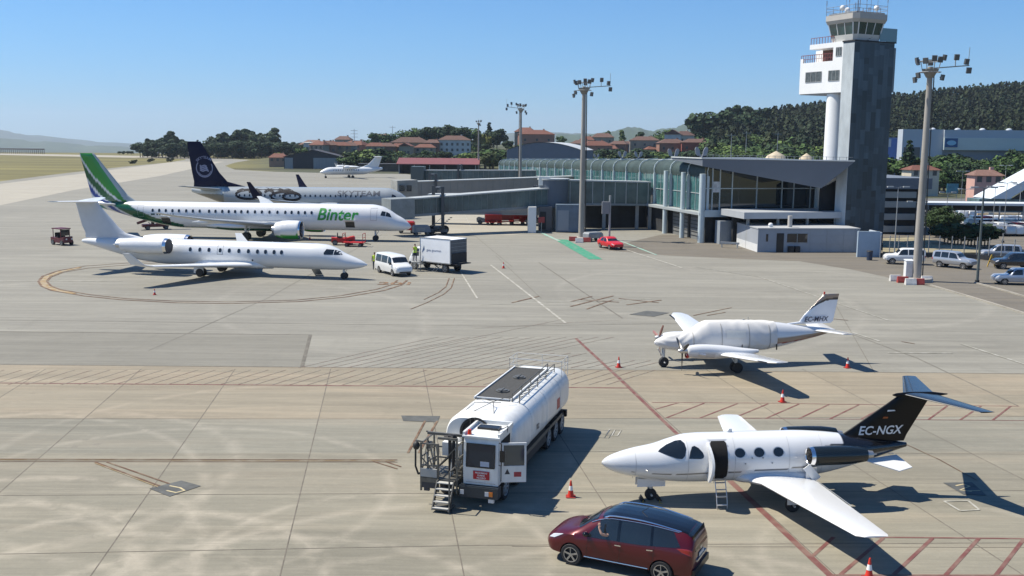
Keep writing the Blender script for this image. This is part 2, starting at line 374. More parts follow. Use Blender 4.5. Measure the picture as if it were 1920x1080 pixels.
J = [([(1010, 492), (1167, 597)], .12), ([(278, 658), (500, 560), (716, 440)], .05), ([(0, 600), (960, 612), (1300, 606)], .05), ([(582, 628), (566, 689)], .22), ([(0, 622), (585, 628)], .12),
     ([(1600, 628), (1720, 672), (1910, 762)], .07), ([(930, 480), (1015, 560)], .05), ([(890, 442), (960, 500)], .06), ([(1640, 700), (1560, 560)], .04)]
lines('apron_joints', J, M('joint_tar_pale', (.12, .11, .09), .9, var=.4, vs=2))
red = worn('red_line_paint', (.13, .045, .04), (.17, .10, .08)); A = []
A += [([(-300, 715), (0, 718.5), (911, 725.5), (1183, 728)], .15), ([(1080, 635), (1160, 709), (1265, 810), (1345, 880)], .2), ([(1345, 880), (1430, 960), (1560, 1083), (1640, 1160)], .24)]
A += [([(1222, 755), (1480, 756.5), (1540, 758), (1910, 762)], .08), ([(1245, 784), (1540, 786), (1930, 789)], .08)]
for a in (((1272, 755.5), (1228, 768)), ((1320, 756.5), (1250, 783.5)), ((1383, 757), (1313, 784)), ((1440, 757.5), (1375, 784.5)), ((1498, 758), (1436, 785)), ((1554, 759), (1498, 785.5)), ((1610, 759.5), (1556, 786)), ((1665, 760), (1615, 786)), ((1776, 761.5), (1741, 787)), ((1839, 762), (1800, 788)), ((1895, 762), (1861, 788.5))):
    A.append((a, .1))
A += [([(1640, 1008), (1960, 1011)], .1), ([(1560, 1079), (1960, 1080)], .1)]
for a in (((1563, 1008), (1524, 1043)), ((1656, 1009.5), (1576, 1078)), ((1748, 1010), (1676, 1078)), ((1835, 1010.5), (1773, 1079)), ((1920, 1011), (1867, 1079.5))): A.append((a, .13))
lines('red_marking', A, red)
A = []
for i in range(40):
    x0 = -150 + i * 33
    A.append(([(x0, 722), (x0 + 92, 694)], .05))
for i in range(22):
    x0 = 560 + i * 30
    A.append(([(x0, 690), (x0 + 120, 662), (x0 + 262, 632)] if x0 < 900 else [(x0, 690), (x0 + 120, 662)] if x0 < 990 else [(x0, 690), (x0 + 60, 676)], .05))
for (a, b) in (((890, 616), (1165, 600)), ((760, 660), (1050, 600))): A.append(([a, b], .05))
lines('red_hatching', A, worn('red_thin_paint', (.17, .10, .08), (.22, .2, .17), .36, .56))
A = [([(-300, 860), (0, 861.5), (745, 863)], .06), ([(-300, 865), (0, 866), (745, 867)], .05), ([(178, 867), (300, 912)], .08), ([(200, 867), (318, 908)], .08), ([(700, 866), (745, 880)], .07), ([(722, 866), (752, 876)], .07),
     ([(797, 790), (765, 850)], .1), ([(820, 790), (785, 850)], .1)]
EL = [(300, 489.5), (237, 493.5), (160, 499), (108, 508), (80, 518), (72, 528), (78, 537), (97, 545), (160, 555.5), (230, 562.5), (330, 568), (430, 569.5), (560, 566), (650, 557), (720, 545), (752, 535), (763, 526)]
EI = [(300, 493), (240, 497), (165, 503), (118, 511), (95, 520), (88, 528), (95, 536), (112, 543), (170, 553), (235, 560), (330, 565), (430, 566.5), (555, 563), (640, 554.5), (705, 543), (735, 534), (745, 526)]
A += [(EL, .22), (EI, .18), ([(852, 522), (846, 540), (832, 552), (800, 568), (770, 580)], .1), ([(842, 522), (836, 538), (822, 549), (795, 562)], .1), ([(1690, 830), (1760, 862), (1832, 902)], .05), ([(1300, 592), (1372, 577)], .12), ([(1325, 592), (1360, 586)], .12)]
A += [([(1160, 560), (1235, 568)], .2), ([(1175, 572), (1240, 563)], .2), ([(960, 568), (1010, 556)], .2), ([(1070, 575), (1150, 555)], .2), ([(1085, 562), (1160, 567)], .2), ([(1070, 566), (1110, 556)], .15), ([(1100, 580), (1150, 562)], .15),
      ([(1560, 598), (1590, 601)], .12), ([(1690, 641), (1715, 645)], .12)]
lines('brown_marking', A, worn('brown_line_paint', (.10, .05, .025), (.19, .14, .09), .45, .65))
lines('yellow_marking', [([(150, 502), (112, 510), (88, 519), (80, 528), (86, 537), (104, 544), (140, 551)], .5), ([(178, 869), (296, 914)], .05), ([(-300, 862.5), (740, 865)], .05)], worn('yellow_line_paint', (.24, .155, .06), (.30, .26, .19), .42, .6))
A = [([(1163, 465), (1280, 503)], .22), ([(1422, 519), (1665, 601)], .13), ([(1801, 645), (1935, 688)], .16), ([(1595, 623), (1649, 640)], .16), ([(1665, 662), (1786, 663)], .16), ([(920, 497), (1060, 606)], .2), ([(1300, 500), (1420, 519)], .1),
     ([(0, 527), (230, 528)], .15), ([(1240, 560), (900, 572)], .1), ([(820, 441), (895, 560)], .15), ([(1770, 941), (1815, 940)], .09), ([(1815, 940), (1836, 957)], .09), ([(1836, 957), (1800, 959)], .09), ([(1800, 959), (1770, 941)], .09),
     ([(1143, 806), (1165, 807)], .05), ([(1165, 807), (1158, 818)], .05), ([(1136, 817), (1158, 818)], .05), ([(1143, 806), (1136, 817)], .05), ([(1153, 807), (1147, 818)], .05), ([(900, 452), (1100, 447)], .1), ([(870, 400), (890, 441)], .12)]
lines('white_marking', A, worn('white_line_paint', (.38, .37, .33), (.25, .24, .2), .4, .58))
mb = MB()
for k, p in enumerate(([(280, 917), (340, 902), (377, 912), (318, 932)], [(1768, 906), (1822, 905), (1850, 930), (1806, 928)], [(1180, 590), (1213, 583), (1255, 587), (1226, 594)], [(752, 780), (825, 781), (820, 792), (756, 790)])):
    mb.flat(poly(p), .0245 + .0005 * k)
struct('painted_panels', mb, M('dark_ground_paint', (.075, .078, .075), .85, var=.35, vs=1.5))
lines('panel_digit_marking', [([(318, 912), (338, 916), (346, 921), (330, 925), (312, 921)], .09), ([(1792, 912), (1806, 909), (1818, 913), (1800, 920), (1822, 923)], .08), ([(1812, 922), (1838, 921)], .06)], worn('cream_digit_paint', (.45, .38, .22), (.2, .19, .16), .5, .7))
sheet('green_marking', [(1040, 449.5), (1063, 449.5), (1130, 486.5), (1104, 486.5)], .026, worn('green_floor_paint', (.03, .22, .13), (.22, .24, .2), .5, .75))
lines('green_edge_marking', [([(990, 425), (1048, 452)], .5), ([(1150, 447), (1230, 478)], .3)], worn('green_thin_paint', (.2, .4, .32), (.3, .3, .27), .4, .6))
# stand number painted on the ground beside the white jet
o = signtext('stand_number_marking', '201', 2.3, worn('stand_digit_paint', (.16, .08, .03), (.28, .24, .19), .5, .7), None, Vector((*G(737, 534), .03)), (1, 0, 0), (0, 1, 0), bold=.03)
o['kind'] = 'structure'
# kerbs along the right edge of the apron
def kerb(px, h=.12, w=.22):
    P = [Vector(G(*p)) for p in px]; mb = MB()
    for a, b in zip(P[:-1], P[1:]): mb.bar((*a, h / 2), (*b, h / 2), w, h)
    struct('kerb', mb, M('kerb_stone', (.28, .26, .22), .85, var=.2, vs=.8))
kerb([(1745, 536), (1800, 552), (1860, 570), (1925, 590)]); kerb([(1828, 531), (1880, 545), (1925, 558)])
# ================================================================= AIRCRAFT KIT  (local +X forward, s = distance aft of the nose, left = +Y)
class Fus:
    def __init__(s, st): s.st = st; s.L = st[-1][0]
    def at(s, x): return [float(v[0]) for v in spl(s.st, np.array([x]))]      # zb, zm, zt, w
    def y(s, x, z, off=0):
        zb, zm, zt, w = s.at(min(max(x, .001), s.L - .001)); h = (zt - zm) if z > zm else (zm - zb)
        k = max(0, 1 - ((z - zm) / max(h, .01)) ** 2); return w * math.sqrt(k) + off
    def pt(s, x, z, side, off=.012): return (-x, side * s.y(x, z, off), z)
    def mb(s, ns=90, nc=40, s0=None, s1=None, grow=0, a0=0, a1=2 * math.pi, closed=True, bump=None):
        s1 = s1 or s.L; s0 = s.st[0][0] if s0 is None else s0; xs = s0 + (s1 - s0) * (.5 - .5 * np.cos(np.linspace(0, math.pi, ns + 1))) * .35 + (s1 - s0) * np.linspace(0, 1, ns + 1) * .65
        zb, zm, zt, w = spl(s.st, xs); m = MB(); rings = []
        for i, x in enumerate(xs):
            r = []
            for k in range(nc if closed else nc + 1):
                a = a0 + (a1 - a0) * k / nc; c, q = math.cos(a), math.sin(a); h = zt[i] - zm[i] if q > 0 else zm[i] - zb[i]
                g = grow + (bump(x, a) if bump else 0); r.append((-x, (w[i] + g) * c, zm[i] + (h + g) * q))
            rings.append(r)
        m.loft(rings, 0, closed, closed); return m
def naca(u): return 5 * (.2969 * math.sqrt(u) - .126 * u - .3516 * u * u + .2843 * u**3 - .1036 * u**4)
class Foil:      # stations: (s of leading edge, y, z, chord, thickness, angle of the thickness direction from vertical)
    def __init__(s, st): s.st = st
    def mb(s, side=1, n=12, sub=1):
        us = [.5 - .5 * math.cos(math.pi * k / n) for k in range(n + 1)]; m = MB(); rings = []; st = s.st
        ts = [(i + j / sub) for i in range(len(st) - 1) for j in range(sub)] + [len(st) - 1]
        for t in ts:
            i = min(int(t), len(st) - 2); f = t - i; a = [st[i][k] * (1 - f) + st[i + 1][k] * f for k in range(6)]
            nx = (0, math.sin(R(a[5])), math.cos(R(a[5]))); ring = []
            for sg, U in ((1, reversed(us)), (-1, us[1:-1])):
                for u in U:
                    h = sg * naca(u) * a[4] + (.0 if u in (0, 1) else 0); ring.append((-(a[0] + u * a[3]), side * (a[1] - h * nx[1]), a[2] + h * nx[2]))
            rings.append(ring)
        m.loft(rings); return m
    def half(s, x, z):      # half thickness of a vertical foil
        st = s.st; zz = [a[2] for a in st]; le = np.interp(z, zz, [a[0] for a in st]); c = np.interp(z, zz, [a[3] for a in st]); t = np.interp(z, zz, [a[4] for a in st])
        return naca(min(1, max(0, (x - le) / c))) * t
def gear(par, name, s, y, rad, wid, top, twin=True, strut=.08, single_color=None, lean=0):
    g = MB(); g.cyl((-s, y, rad), (-s + lean, y * .97, top), strut, strut * 1.3, 10); g.cyl((-s, y - wid * 1.3, rad), (-s, y + wid * 1.3, rad), strut * .7, n=8)
    g.bar((-s - .05, y, rad + .1), (-s + .35 * top, y * .9, top), strut * .8); g.box(-s - .1, -s + .1, y - strut * 2.2, y - strut * 1.9, rad * 1.6, top)
    o = g.build(name, mWG, par, True)
    for dy in ((-wid * .95, wid * .95) if twin else (0,)):
        w = MB(); c = (-s, y + dy, rad); w.loft([[(c[0] + r * math.cos(2 * math.pi * i / 20), c[1] + o_, c[2] + r * math.sin(2 * math.pi * i / 20)) for i in range(20)] for o_, r in ((-wid / 2, rad * .55), (-wid / 2, rad * .88), (-wid * .3, rad), (wid * .3, rad), (wid / 2, rad * .88), (wid / 2, rad * .55))])
        w.cyl((c[0], c[1] - wid * .42, c[2]), (c[0], c[1] + wid * .42, c[2]), rad * .56, n=16, mi=1); w.build('wheel', [mTyre, mWG], o, True, angle=35)
    return o
mWG = M('gear_paint', (.55, .56, .56), .4, metal=.2, var=.1, vs=5)
mLip = M('polished_metal', (.75, .75, .76), .18, metal=1)
mFan = M('fan_blades', (.06, .06, .065), .4, metal=.6)
def nacelle(par, s, y, z, L, r, colf, n=32, core=True, lip=True, flat=1.0, name='engine'):
    m = MB(); pr = [(0, .86), (-.012, .9), (-.03, .935), (-.1, .985), (-.25, 1.0), (-.5, 1.0), (-.72, .95), (-.88, .84), (-1, .72)]
    sub = []; 
    for (a, b), (c, d) in zip(pr[:-1], pr[1:]): sub += [(a + (c - a) * k / 4, b + (d - b) * k / 4) for k in range(4)]
    sub.append(pr[-1]); m.lathe([(x * L, q * r) for x, q in sub], n, o=(-s, y, z)); m.lathe([(-L, .72 * r), (-L * .9, .6 * r), (-L * .4, .5 * r)], n, o=(-s, y, z))
    o = m.build(name, mWhiteB if not isinstance(colf, bpy.types.Material) else colf, par, True, colf=None if isinstance(colf, bpy.types.Material) else colf)
    l = MB(); l.lathe([(0.0, .86 * r), (.012 * L, .905 * r), (-.02 * L, .925 * r), (-.055 * L, .965 * r)], n, o=(-s + .006, y, z)); l.lathe([(0, .86 * r), (.004 * L, .82 * r), (-.12 * L, .78 * r), (-.28 * L, .78 * r)], n, o=(-s, y, z)); l.build('intake_lip', mLip, o, True)
    f = MB(); f.cyl((-s - .26 * L, y, z), (-s - .28 * L, y, z), .78 * r, n=n); f.lathe([(-.10 * L, .01), (-.16 * L, .12 * r), (-.26 * L, .24 * r)], 16, o=(-s, y, z))
    for k in range(18):
        a = 2 * math.pi * k / 18; c, q = math.cos(a), math.sin(a); c2, q2 = math.cos(a + .2), math.sin(a + .2)
        f.add([(-s - .25 * L, y + c * .2 * r, z + q * .2 * r), (-s - .25 * L, y + c * .77 * r, z + q * .77 * r), (-s - .23 * L, y + c2 * .77 * r, z + q2 * .77 * r), (-s - .23 * L, y + c2 * .2 * r, z + q2 * .2 * r)], [(0, 1, 2, 3)])
    f.build('fan', mFan, o)
    if core:
        k = MB(); k.lathe([(-.7 * L, .5 * r), (-1.0 * L, .46 * r), (-1.12 * L, .38 * r), (-1.12 * L, .3 * r), (-.95 * L, .28 * r)], 20, o=(-s, y, z)); k.lathe([(-1.0 * L, .25 * r), (-1.2 * L, .04 * r)], 14, o=(-s, y, z)); k.build('exhaust_nozzle', mMetal, o, True)
    return o
def windows(par, fus, ss, z, rx, ry, side, mat=None, frame=.0):
    mat = mat or mGlassD
    for x in ss:
        mapped('window', polybm([oval(x, z, rx, ry, 14)]), lambda a, b: fus.pt(a, b, side, .03), mat, par)
def outline(par, name, fus, s0, s1, z0, z1, side, mat, w=.03):
    P = [[(s0, z0), (s0 + w, z0), (s0 + w, z1), (s0, z1)], [(s1 - w, z0), (s1, z0), (s1, z1), (s1 - w, z1)], [(s0 + w, z0), (s1 - w, z0), (s1 - w, z0 + w), (s0 + w, z0 + w)], [(s0 + w, z1 - w), (s1 - w, z1 - w), (s1 - w, z1), (s0 + w, z1)]]
    return mapped(name, polybm(P), lambda a, b: fus.pt(a, b, side, .007), mat, par, step=.25)
mLine = M('panel_line', (.25, .26, .27), .6)
def lettering(par, fus, txt, size, s0, z0, side, mat, shear=0, bold=0, name='lettering', width=None, off=.02):
    bm = text2d(txt, size, shear, bold); xs = [v.co.x for v in bm.verts]; w = max(xs) - min(xs); k = (width / w) if width else 1; x0 = min(xs)
    sg = -1 if side < 0 else 1
    return mapped(name, bm, lambda x, y: fus.pt(s0 + sg * (x - x0) * k, z0 + y, side, off), mat, par, step=size / 5)
WHT = (.66, .67, .68)

# ----------------------------------------------------------------- green and white twinjet
GRN = (.022, .24, .03); GRD = (.006, .085, .028); BLU = (.01, .045, .25)
e2 = root('airliner', (*W(771, 425, 131.2)[:2], 0), -5, 'white twin-engine airliner with green and white striped tail and green lettering along the fuselage', 'airliner')
F2 = Fus([(0, 1.84, 1.9, 1.98, .05), (.35, 1.55, 1.92, 2.4, .42), (1.0, 1.38, 2.0, 2.95, .78), (1.9, 1.3, 2.2, 3.45, 1.12), (2.7, 1.28, 2.5, 3.98, 1.32), (3.8, 1.28, 2.85, 4.5, 1.45), (5.2, 1.28, 3.0, 4.72, 1.5), (30.2, 1.3, 3.0, 4.72, 1.5), (33, 1.62, 3.1, 4.72, 1.45), (36.5, 2.4, 3.45, 4.72, 1.2), (40, 3.3, 3.95, 4.7, .75), (42.6, 4.0, 4.25, 4.62, .35), (43.6, 4.25, 4.35, 4.5, .12)])
def stripe(x, z):      # stripes sweep down from the fin and forward along the belly; c = distance below the dark upper edge
    # curve family: aft edge follows the fin, then bends along the keel
    bl = np.interp(x, [5, 26, 30, 34, 36.5, 38.5, 40, 41.5, 43, 44.4], [1.3, 1.42, 1.75, 2.75, 3.75, 4.9, 6.0, 7.5, 9.8, 12.2])   # upper edge of dark green band
    return bl
def c2(p):
    x, z = -p[0], p[2]; b = stripe(x, z); wdt = np.interp(x, [5, 30, 34, 38, 41, 44], [.3, .75, 1.25, 1.6, 2.0, 2.4])
    d = b - z
    if z < 2.3 and x < 30: return GRD if z < (1.37 + .12 * sst(18, 26, x)) else WHT
    if d < 0: return WHT
    if d < wdt * .85: return GRD
    if d < wdt * .98: return WHT
    if d < wdt * 1.25: return BLU if x > 32 else GRN
    if d < wdt * 1.55: return WHT
    if d < wdt * 1.8: return (.03, .2, .18)
    return WHT if x < 39 else (.55, .62, .6)
def cfin2(p):
    x, z = -p[0], p[2]; le = np.interp(z, [4.2, 5.0, 5.6, 10.9], [36.3, 37.7, 38.2, 42.24]); te = np.interp(z, [4.2, 10.9], [42.3, 44.35]); u = (x - le) / (te - le)
    if u < .16: return (.36, .40, .40)
    g = np.interp(z, [4.5, 5.5, 7, 8.5, 9.6, 10.4], [.36, .48, .68, .86, .97, 1.05]); w = .085
    if u < g - w: return GRN
    if u < g: return WHT
    g2 = np.interp(z, [4.5, 5.5, 6.5, 7.6, 8.6], [.62, .78, .9, 1.02, 1.2])
    if u < g2: return GRD
    if u < g2 + .08: return WHT
    if u < g2 + .25: return BLU
    return WHT
F2.mb(170, 72).build('fuselage', mWhiteB, e2, True, c2)
fin = Foil([(36.0, 0, 4.35, 6.7, .5, 90), (37.0, 0, 4.8, 5.8, .55, 90), (38.0, 0, 5.5, 5.0, .55, 90), (42.24, 0, 10.8, 2.1, .25, 90), (42.4, 0, 10.95, 1.9, .12, 90)])
fin.mb(1, 40, 14).build('tail_fin', mWhiteB, e2, True, cfin2)
for sd_ in (1, -1):
    Foil([(39.2, .5, 4.25, 3.0, .35, 0), (42.6, 6.0, 4.9, 1.3, .13, 0)]).mb(sd_).build('stabilizer', mWhite, e2, True)
    Foil([(14.6, .8, 1.95, 7.0, .9, 0), (17.4, 4.8, 2.35, 4.7, .62, 0), (21.6, 12.5, 3.4, 2.6, .34, 0), (24.3, 16.4, 4.15, 1.5, .18, 0), (25.9, 17.7, 4.55, .7, .08, 12)]).mb(sd_, sub=3).build('wing', M('wing_grey', (.42, .44, .45), .35, coat=.2, var=.06, vs=1), e2, True)
    def cn(p): return GRN if p[2] < 1.12 + .08 * (p[0] + 15) else WHT
    nacelle(e2, 13.0, 5.2 * sd_, 1.70, 3.3, 1.2, cn)
    MB().extr([(-14.6, 5.2 * sd_ - .14, 2.5), (-20, 5.2 * sd_ - .14, 2.2), (-17, 5.2 * sd_ - .14, 2.65)], (0, .28, 0)).build('pylon', mWhite, e2)
    gear(e2, 'main_gear', 21.0, 2.9 * sd_, .56, .36, 2.0, strut=.13)
    for k in (6.5, 9.5): MB().loft([[(-19.6 - a * 3.4 + k * -.25, k * sd_ + r * math.cos(t) * .2, 2.45 + k * .06 + r * math.sin(t) * .26 - .15) for t in np.linspace(0, 2 * math.pi, 9)[:-1]] for a, r in ((0, .1), (.3, .9), (.6, 1), (1, .1))]).build('flap_fairing', mWhite, e2, True)
gear(e2, 'nose_gear', 4.7, 0, .36, .24, 1.45, strut=.09)
bell = Fus([(15, 1.2, 1.7, 2.4, .9), (17, 1.0, 1.7, 2.4, 1.6), (23, 1.0, 1.7, 2.4, 1.6), (27, 1.25, 1.8, 2.4, 1.0)]); bell.mb(30, 30).build('belly_fairing', mWhiteB, e2, True, lambda p: GRD if p[2] < 1.5 else WHT)
W2 = [34.05, 33.15, 32.25, 31.35, 30.47, 29.49, 28.59, 27.68, 26.41, 25.55, 24.64, 23.77, 22.92, 22.09, 21.24, 20.27, 19.35, 18.34, 17.28, 16.24, 15.4, 14.5, 13.64, 12.76]
windows(e2, F2, W2, 3.62, .15, .22, -1)
gG = M('green_lettering_paint', (.02, .24, .03), .4)
lettering(e2, F2, 'Binter', 2.15, 12.0, 2.72, -1, gG, .22, .045, width=5.45)
for s0 in (35.35, 4.2): outline(e2, 'cabin_door', F2, s0, s0 + .85, 2.75, 4.3, -1, mLine, .04)
for s0 in (18.05, 17.0): outline(e2, 'exit_hatch', F2, s0, s0 + .6, 3.1, 4.05, -1, M('exit_line', (.5, .52, .54), .6), .03)
mapped('cargo_door', polybm([[(32.9, 1.95), (31.7, 1.75), (31.7, 2.6), (32.9, 2.75)]]), lambda a, b: F2.pt(a, b, -1, .01), mBlack, e2, .2)
mapped('cargo_door', polybm([[(8.35, 1.75), (7.15, 1.75), (7.15, 2.55), (8.35, 2.55)]]), lambda a, b: F2.pt(a, b, -1, .01), mBlack, e2, .2)
for s0, s1, z in ((31.7, 32.9, 2.72), (7.15, 8.35, 2.6)): MB().extr([(-s0, -1.5, z), (-s0, -2.3, z + .25), (-s0, -2.3, z + .18), (-s0, -1.5, z - .08)], (-(s1 - s0), 0, 0)).build('cargo_hatch_panel', mWhite, e2)
for P in ([(2.35, 3.15), (2.62, 3.62), (3.05, 3.85), (3.1, 3.3)], [(3.16, 3.3), (3.13, 3.86), (3.6, 3.95), (3.75, 3.4)]):
    for sg in (-1, 1): mapped('cockpit_window', polybm([P]), lambda a, b: F2.pt(a, b, sg, .012), mGlassD, e2, .15)
for P in [[(34.3, 3.0), (33.75, 3.0), (33.75, 3.22), (34.3, 3.22)]] + [[(33.5 - k * .36, 3.0), (33.3 - k * .36, 3.0), (33.3 - k * .36, 3.22), (33.5 - k * .36, 3.22)] for k in range(7) if k != 3]: mapped('registration_mark', polybm([P]), lambda a, b: F2.pt(a, b, -1, .015), M('dark_green_mark', (.03, .07, .05), .5), e2)

# ----------------------------------------------------------------- white regional jet with T tail
er = root('regional_jet', (-13.56, 94.2, 0), -12, 'plain white regional jet with a T tail and rear engines parked inside the painted circle', 'regional jet')
FE = Fus([(0, 1.36, 1.4, 1.46, .03), (.5, 1.14, 1.42, 1.76, .34), (1.4, .97, 1.5, 2.15, .62), (2.2, .88, 1.62, 2.45, .82), (3.0, .84, 1.8, 2.88, .98), (4.0, .82, 1.98, 3.2, 1.08), (5.2, .82, 2.05, 3.28, 1.13), (20.5, .82, 2.05, 3.28, 1.13), (23, 1.05, 2.2, 3.28, 1.02), (26, 1.7, 2.55, 3.22, .75), (28.6, 2.35, 2.78, 3.12, .42), (29.7, 2.62, 2.82, 3.02, .22), (29.9, 2.7, 2.82, 2.95, .1)])
def cE(p): return (.62, .64, .66) if -p[0] < 27.0 or p[2] > 1 else WHT
FE.mb(140, 60).build('fuselage', mWhiteB, er, True, cE)
mEG = M('tail_grey_white', (.55, .57, .60), .35, var=.05, vs=1)
Foil([(22.3, 0, 3.15, 7.2, .3, 90), (25.0, 0, 3.7, 4.5, .36, 90), (25.8, 0, 4.3, 4.0, .34, 90), (27.9, 0, 6.55, 2.5, .24, 90), (27.9, 0, 6.75, 2.4, .2, 90)]).mb(1, 16, 4).build('tail_fin', mEG, er, True)
for sd_ in (1, -1):
    Foil([(27.9, 0, 6.72, 2.6, .24, 0), (29.6, 3.78, 6.9, 1.3, .1, 0)]).mb(sd_).build('stabilizer', mWhite, er, True)
    Foil([(10.6, .7, 1.08, 5.6, .6, 0), (12.9, 3.0, 1.25, 3.6, .42, 0), (16.2, 9.5, 1.82, 1.75, .2, 0), (16.9, 9.95, 2.0, 1.4, .12, 50), (18.0, 10.4, 3.0, .75, .06, 78)]).mb(sd_, sub=3).build('wing', mWhite, er, True)
    nacelle(er, 19.3, 1.98 * sd_, 2.78, 4.9, .78, lambda p: WHT, core=True)
    MB().box(-23.4, -20.4, sd_ * 1.5 - .5, sd_ * 1.5 + .5, 2.7, 2.92).build('pylon', mWhite, er)
    gear(er, 'main_gear', 15.9, 2.05 * sd_, .40, .28, 1.25, strut=.12)
    MB().box(-16.5, -15.5, 2.05 * sd_ - .33, 2.05 * sd_ - .30, .35, 1.1).build('gear_door', mWhite, er)
gear(er, 'nose_gear', 2.3, 0, .31, .2, 1.0, strut=.07)
Fus([(9.5, .72, 1.1, 1.7, .3), (11.5, .68, 1.1, 1.7, 1.2), (15.5, .7, 1.1, 1.7, 1.2), (18.5, .8, 1.2, 1.7, .3)]).mb(30, 30).build('belly_fairing', mWhite, er, True)
windows(er, FE, [17.53, 16.52, 15.57, 14.4, 13.46, 12.47, 11.49, 10.56, 9.74, 8.87, 8.12], 2.45, .15, .2, -1)
outline(er, 'exit_hatch', FE, 14.1, 14.72, 2.05, 2.95, -1, M('hatch_line', (.03, .03, .035), .6), .035)
for P in ([(2.25, 2.33), (2.55, 2.62), (3.0, 2.78), (3.02, 2.35)], [(3.08, 2.35), (3.06, 2.79), (3.75, 2.86), (3.95, 2.5), (3.9, 2.36)]):
    for sg in (-1, 1): mapped('cockpit_window', polybm([P]), lambda a, b: FE.pt(a, b, sg, .012), mGlassD, er, .12)
for k in range(8): mapped('registration_mark', polybm([[(24.6 - k * .34, 1.95), (24.4 - k * .34, 1.95), (24.4 - k * .34, 2.12), (24.6 - k * .34, 2.12)]]), lambda a, b: FE.pt(a, b, -1, .015), mLine, er)
st_ = MB(); st_.extr([(-5.45, 1.15, 1.0), (-5.45, 1.15, .95), (-5.45, 2.3, .02), (-5.45, 2.3, .1)], (-.85, 0, 0))
for k in range(4): st_.box(-6.25, -5.5, 1.35 + k * .25, 1.5 + k * .25, .78 - k * .2, .8 - k * .2)
st_.build('airstair', mGrey, er)
mapped('sensor_port', polybm([oval(11.1, 1.6, .09, .09)]), lambda a, b: FE.pt(a, b, -1, .012), mBlack, er)
MB().lathe([(-24.2, .5), (-24.35, .3), (-24.3, .1)], 14, o=(0, -1.98, 2.78)).build('engine_cover', mBlack, er)
cp = MB(); cp.cyl((-19.27, -1.98, 2.78), (-19.2, -1.98, 2.78), .68, n=24); cp.build('intake_cover', M('cover_dark', (.03, .03, .035), .6), er)

# ----------------------------------------------------------------- grey and navy airliner behind
NAVY = (.004, .005, .028); SLV = (.30, .33, .35)
sk = root('airliner', (-16.8, 170, 0), 0, 'silver-grey airliner with tall navy tail fin and dark winglets behind the green-tailed one', 'airliner')
sk.scale = (.93, 1, 1)
FS = Fus([(0, 2.2, 2.4, 2.6, .1), (.8, 1.6, 2.5, 3.3, .8), (2.4, 1.35, 2.8, 4.4, 1.5), (4.5, 1.3, 3.15, 5.05, 1.82), (6.5, 1.3, 3.2, 5.1, 1.88), (29, 1.3, 3.2, 5.1, 1.88), (33, 2.0, 3.5, 5.1, 1.6), (37.5, 3.4, 4.2, 5.0, .9), (39.6, 4.1, 4.5, 4.9, .35)])
FS.mb(150, 60).build('fuselage', mWhiteB, sk, True, lambda p: SLV if -p[0] < 33.6 else (.5, .52, .5) if p[2] > 3.9 - .0 * p[0] else (.22, .2, .15))
FF = Foil([(29.3, 0, 4.95, 10.0, .3, 90), (33.2, 0, 5.9, 6.0, .5, 90), (34.6, 0, 7.4, 4.9, .5, 90), (37.6, 0, 12.2, 2.6, .28, 90), (37.8, 0, 12.5, 2.3, .2, 90)])
FF.mb(1, 24, 6).build('tail_fin', M('navy_paint', NAVY, .5, spec=.15), sk, True)
for sd_ in (1, -1):
    Foil([(33.6, .6, 4.6, 4.2, .4, 0), (38.2, 7.1, 5.4, 1.6, .14, 0)]).mb(sd_).build('stabilizer', M('silver_paint', SLV, .35), sk, True)
    w = Foil([(12.6, 1.2, 1.9, 7.5, .9, 0), (16.2, 5.5, 2.5, 4.8, .6, 0), (21.8, 15.8, 3.9, 1.9, .25, 0), (22.3, 16.6, 4.1, 1.7, .16, 30)]).mb(sd_, sub=2).build('wing', MATS['silver_paint'], sk, True)
    Foil([(22.3, 16.6, 4.1, 1.8, .16, 35), (23.1, 17.0, 5.0, 1.3, .1, 75), (24.3, 17.35, 6.6, .6, .06, 80)]).mb(sd_).build('winglet', MATS['navy_paint'], sk, True)
    nacelle(sk, 12.4, 4.8 * sd_, 1.75, 3.9, 1.1, MATS['silver_paint']); gear(sk, 'main_gear', 19.5, 2.8 * sd_, .56, .36, 2.0, strut=.13)
gear(sk, 'nose_gear', 4.0, 0, .36, .24, 1.5)
windows(sk, FS, [9 + .9 * k for k in range(25)], 3.75, .14, .2, -1)
lettering(sk, FS, 'SKYTEAM', 1.2, 13.2, 3.8, -1, M('charcoal_lettering', (.07, .08, .10), .5), 0, .015, width=7.6)
mNv = M('loop_navy', (.006, .006, .012), .6, spec=.2)
def band(pts, w):
    P = [Vector(p) for p in pts]; out = []
    for i in range(len(P) - 1):
        d = (P[i + 1] - P[i]).normalized(); n_ = Vector((-d.y, d.x)) * w / 2; out.append([(P[i] + n_)[:], (P[i] - n_)[:], (P[i + 1] - n_)[:], (P[i + 1] + n_)[:]])
    return out
def arc(cx, cy, rx, ry, a0, a1, n=14, tilt=0):
    o_ = []
    for k in range(n + 1):
        a = R(a0 + (a1 - a0) * k / n); x, y = rx * math.cos(a), ry * math.sin(a); o_.append((cx + x * math.cos(R(tilt)) - y * math.sin(R(tilt)), cy + x * math.sin(R(tilt)) + y * math.cos(R(tilt))))
    return o_
lp = []
for a in ((29.0, 3.9, 2.3, .75, 0, 360), (27.9, 4.0, 3.4, .95, 20, 170), (25.6, 3.9, 3.6, 1.0, 20, 170), (23.6, 3.7, 3.0, 1.15, 30, 175), (22.4, 3.6, 2.6, .8, -60, 170), (21.3, 3.6, 1.6, .6, 0, 360)): lp += band(arc(*a), .4)
mapped('loop_pattern', polybm(lp), lambda a, b: FS.pt(a, min(b, 5.04), -1, .02), mNv, sk, .4)
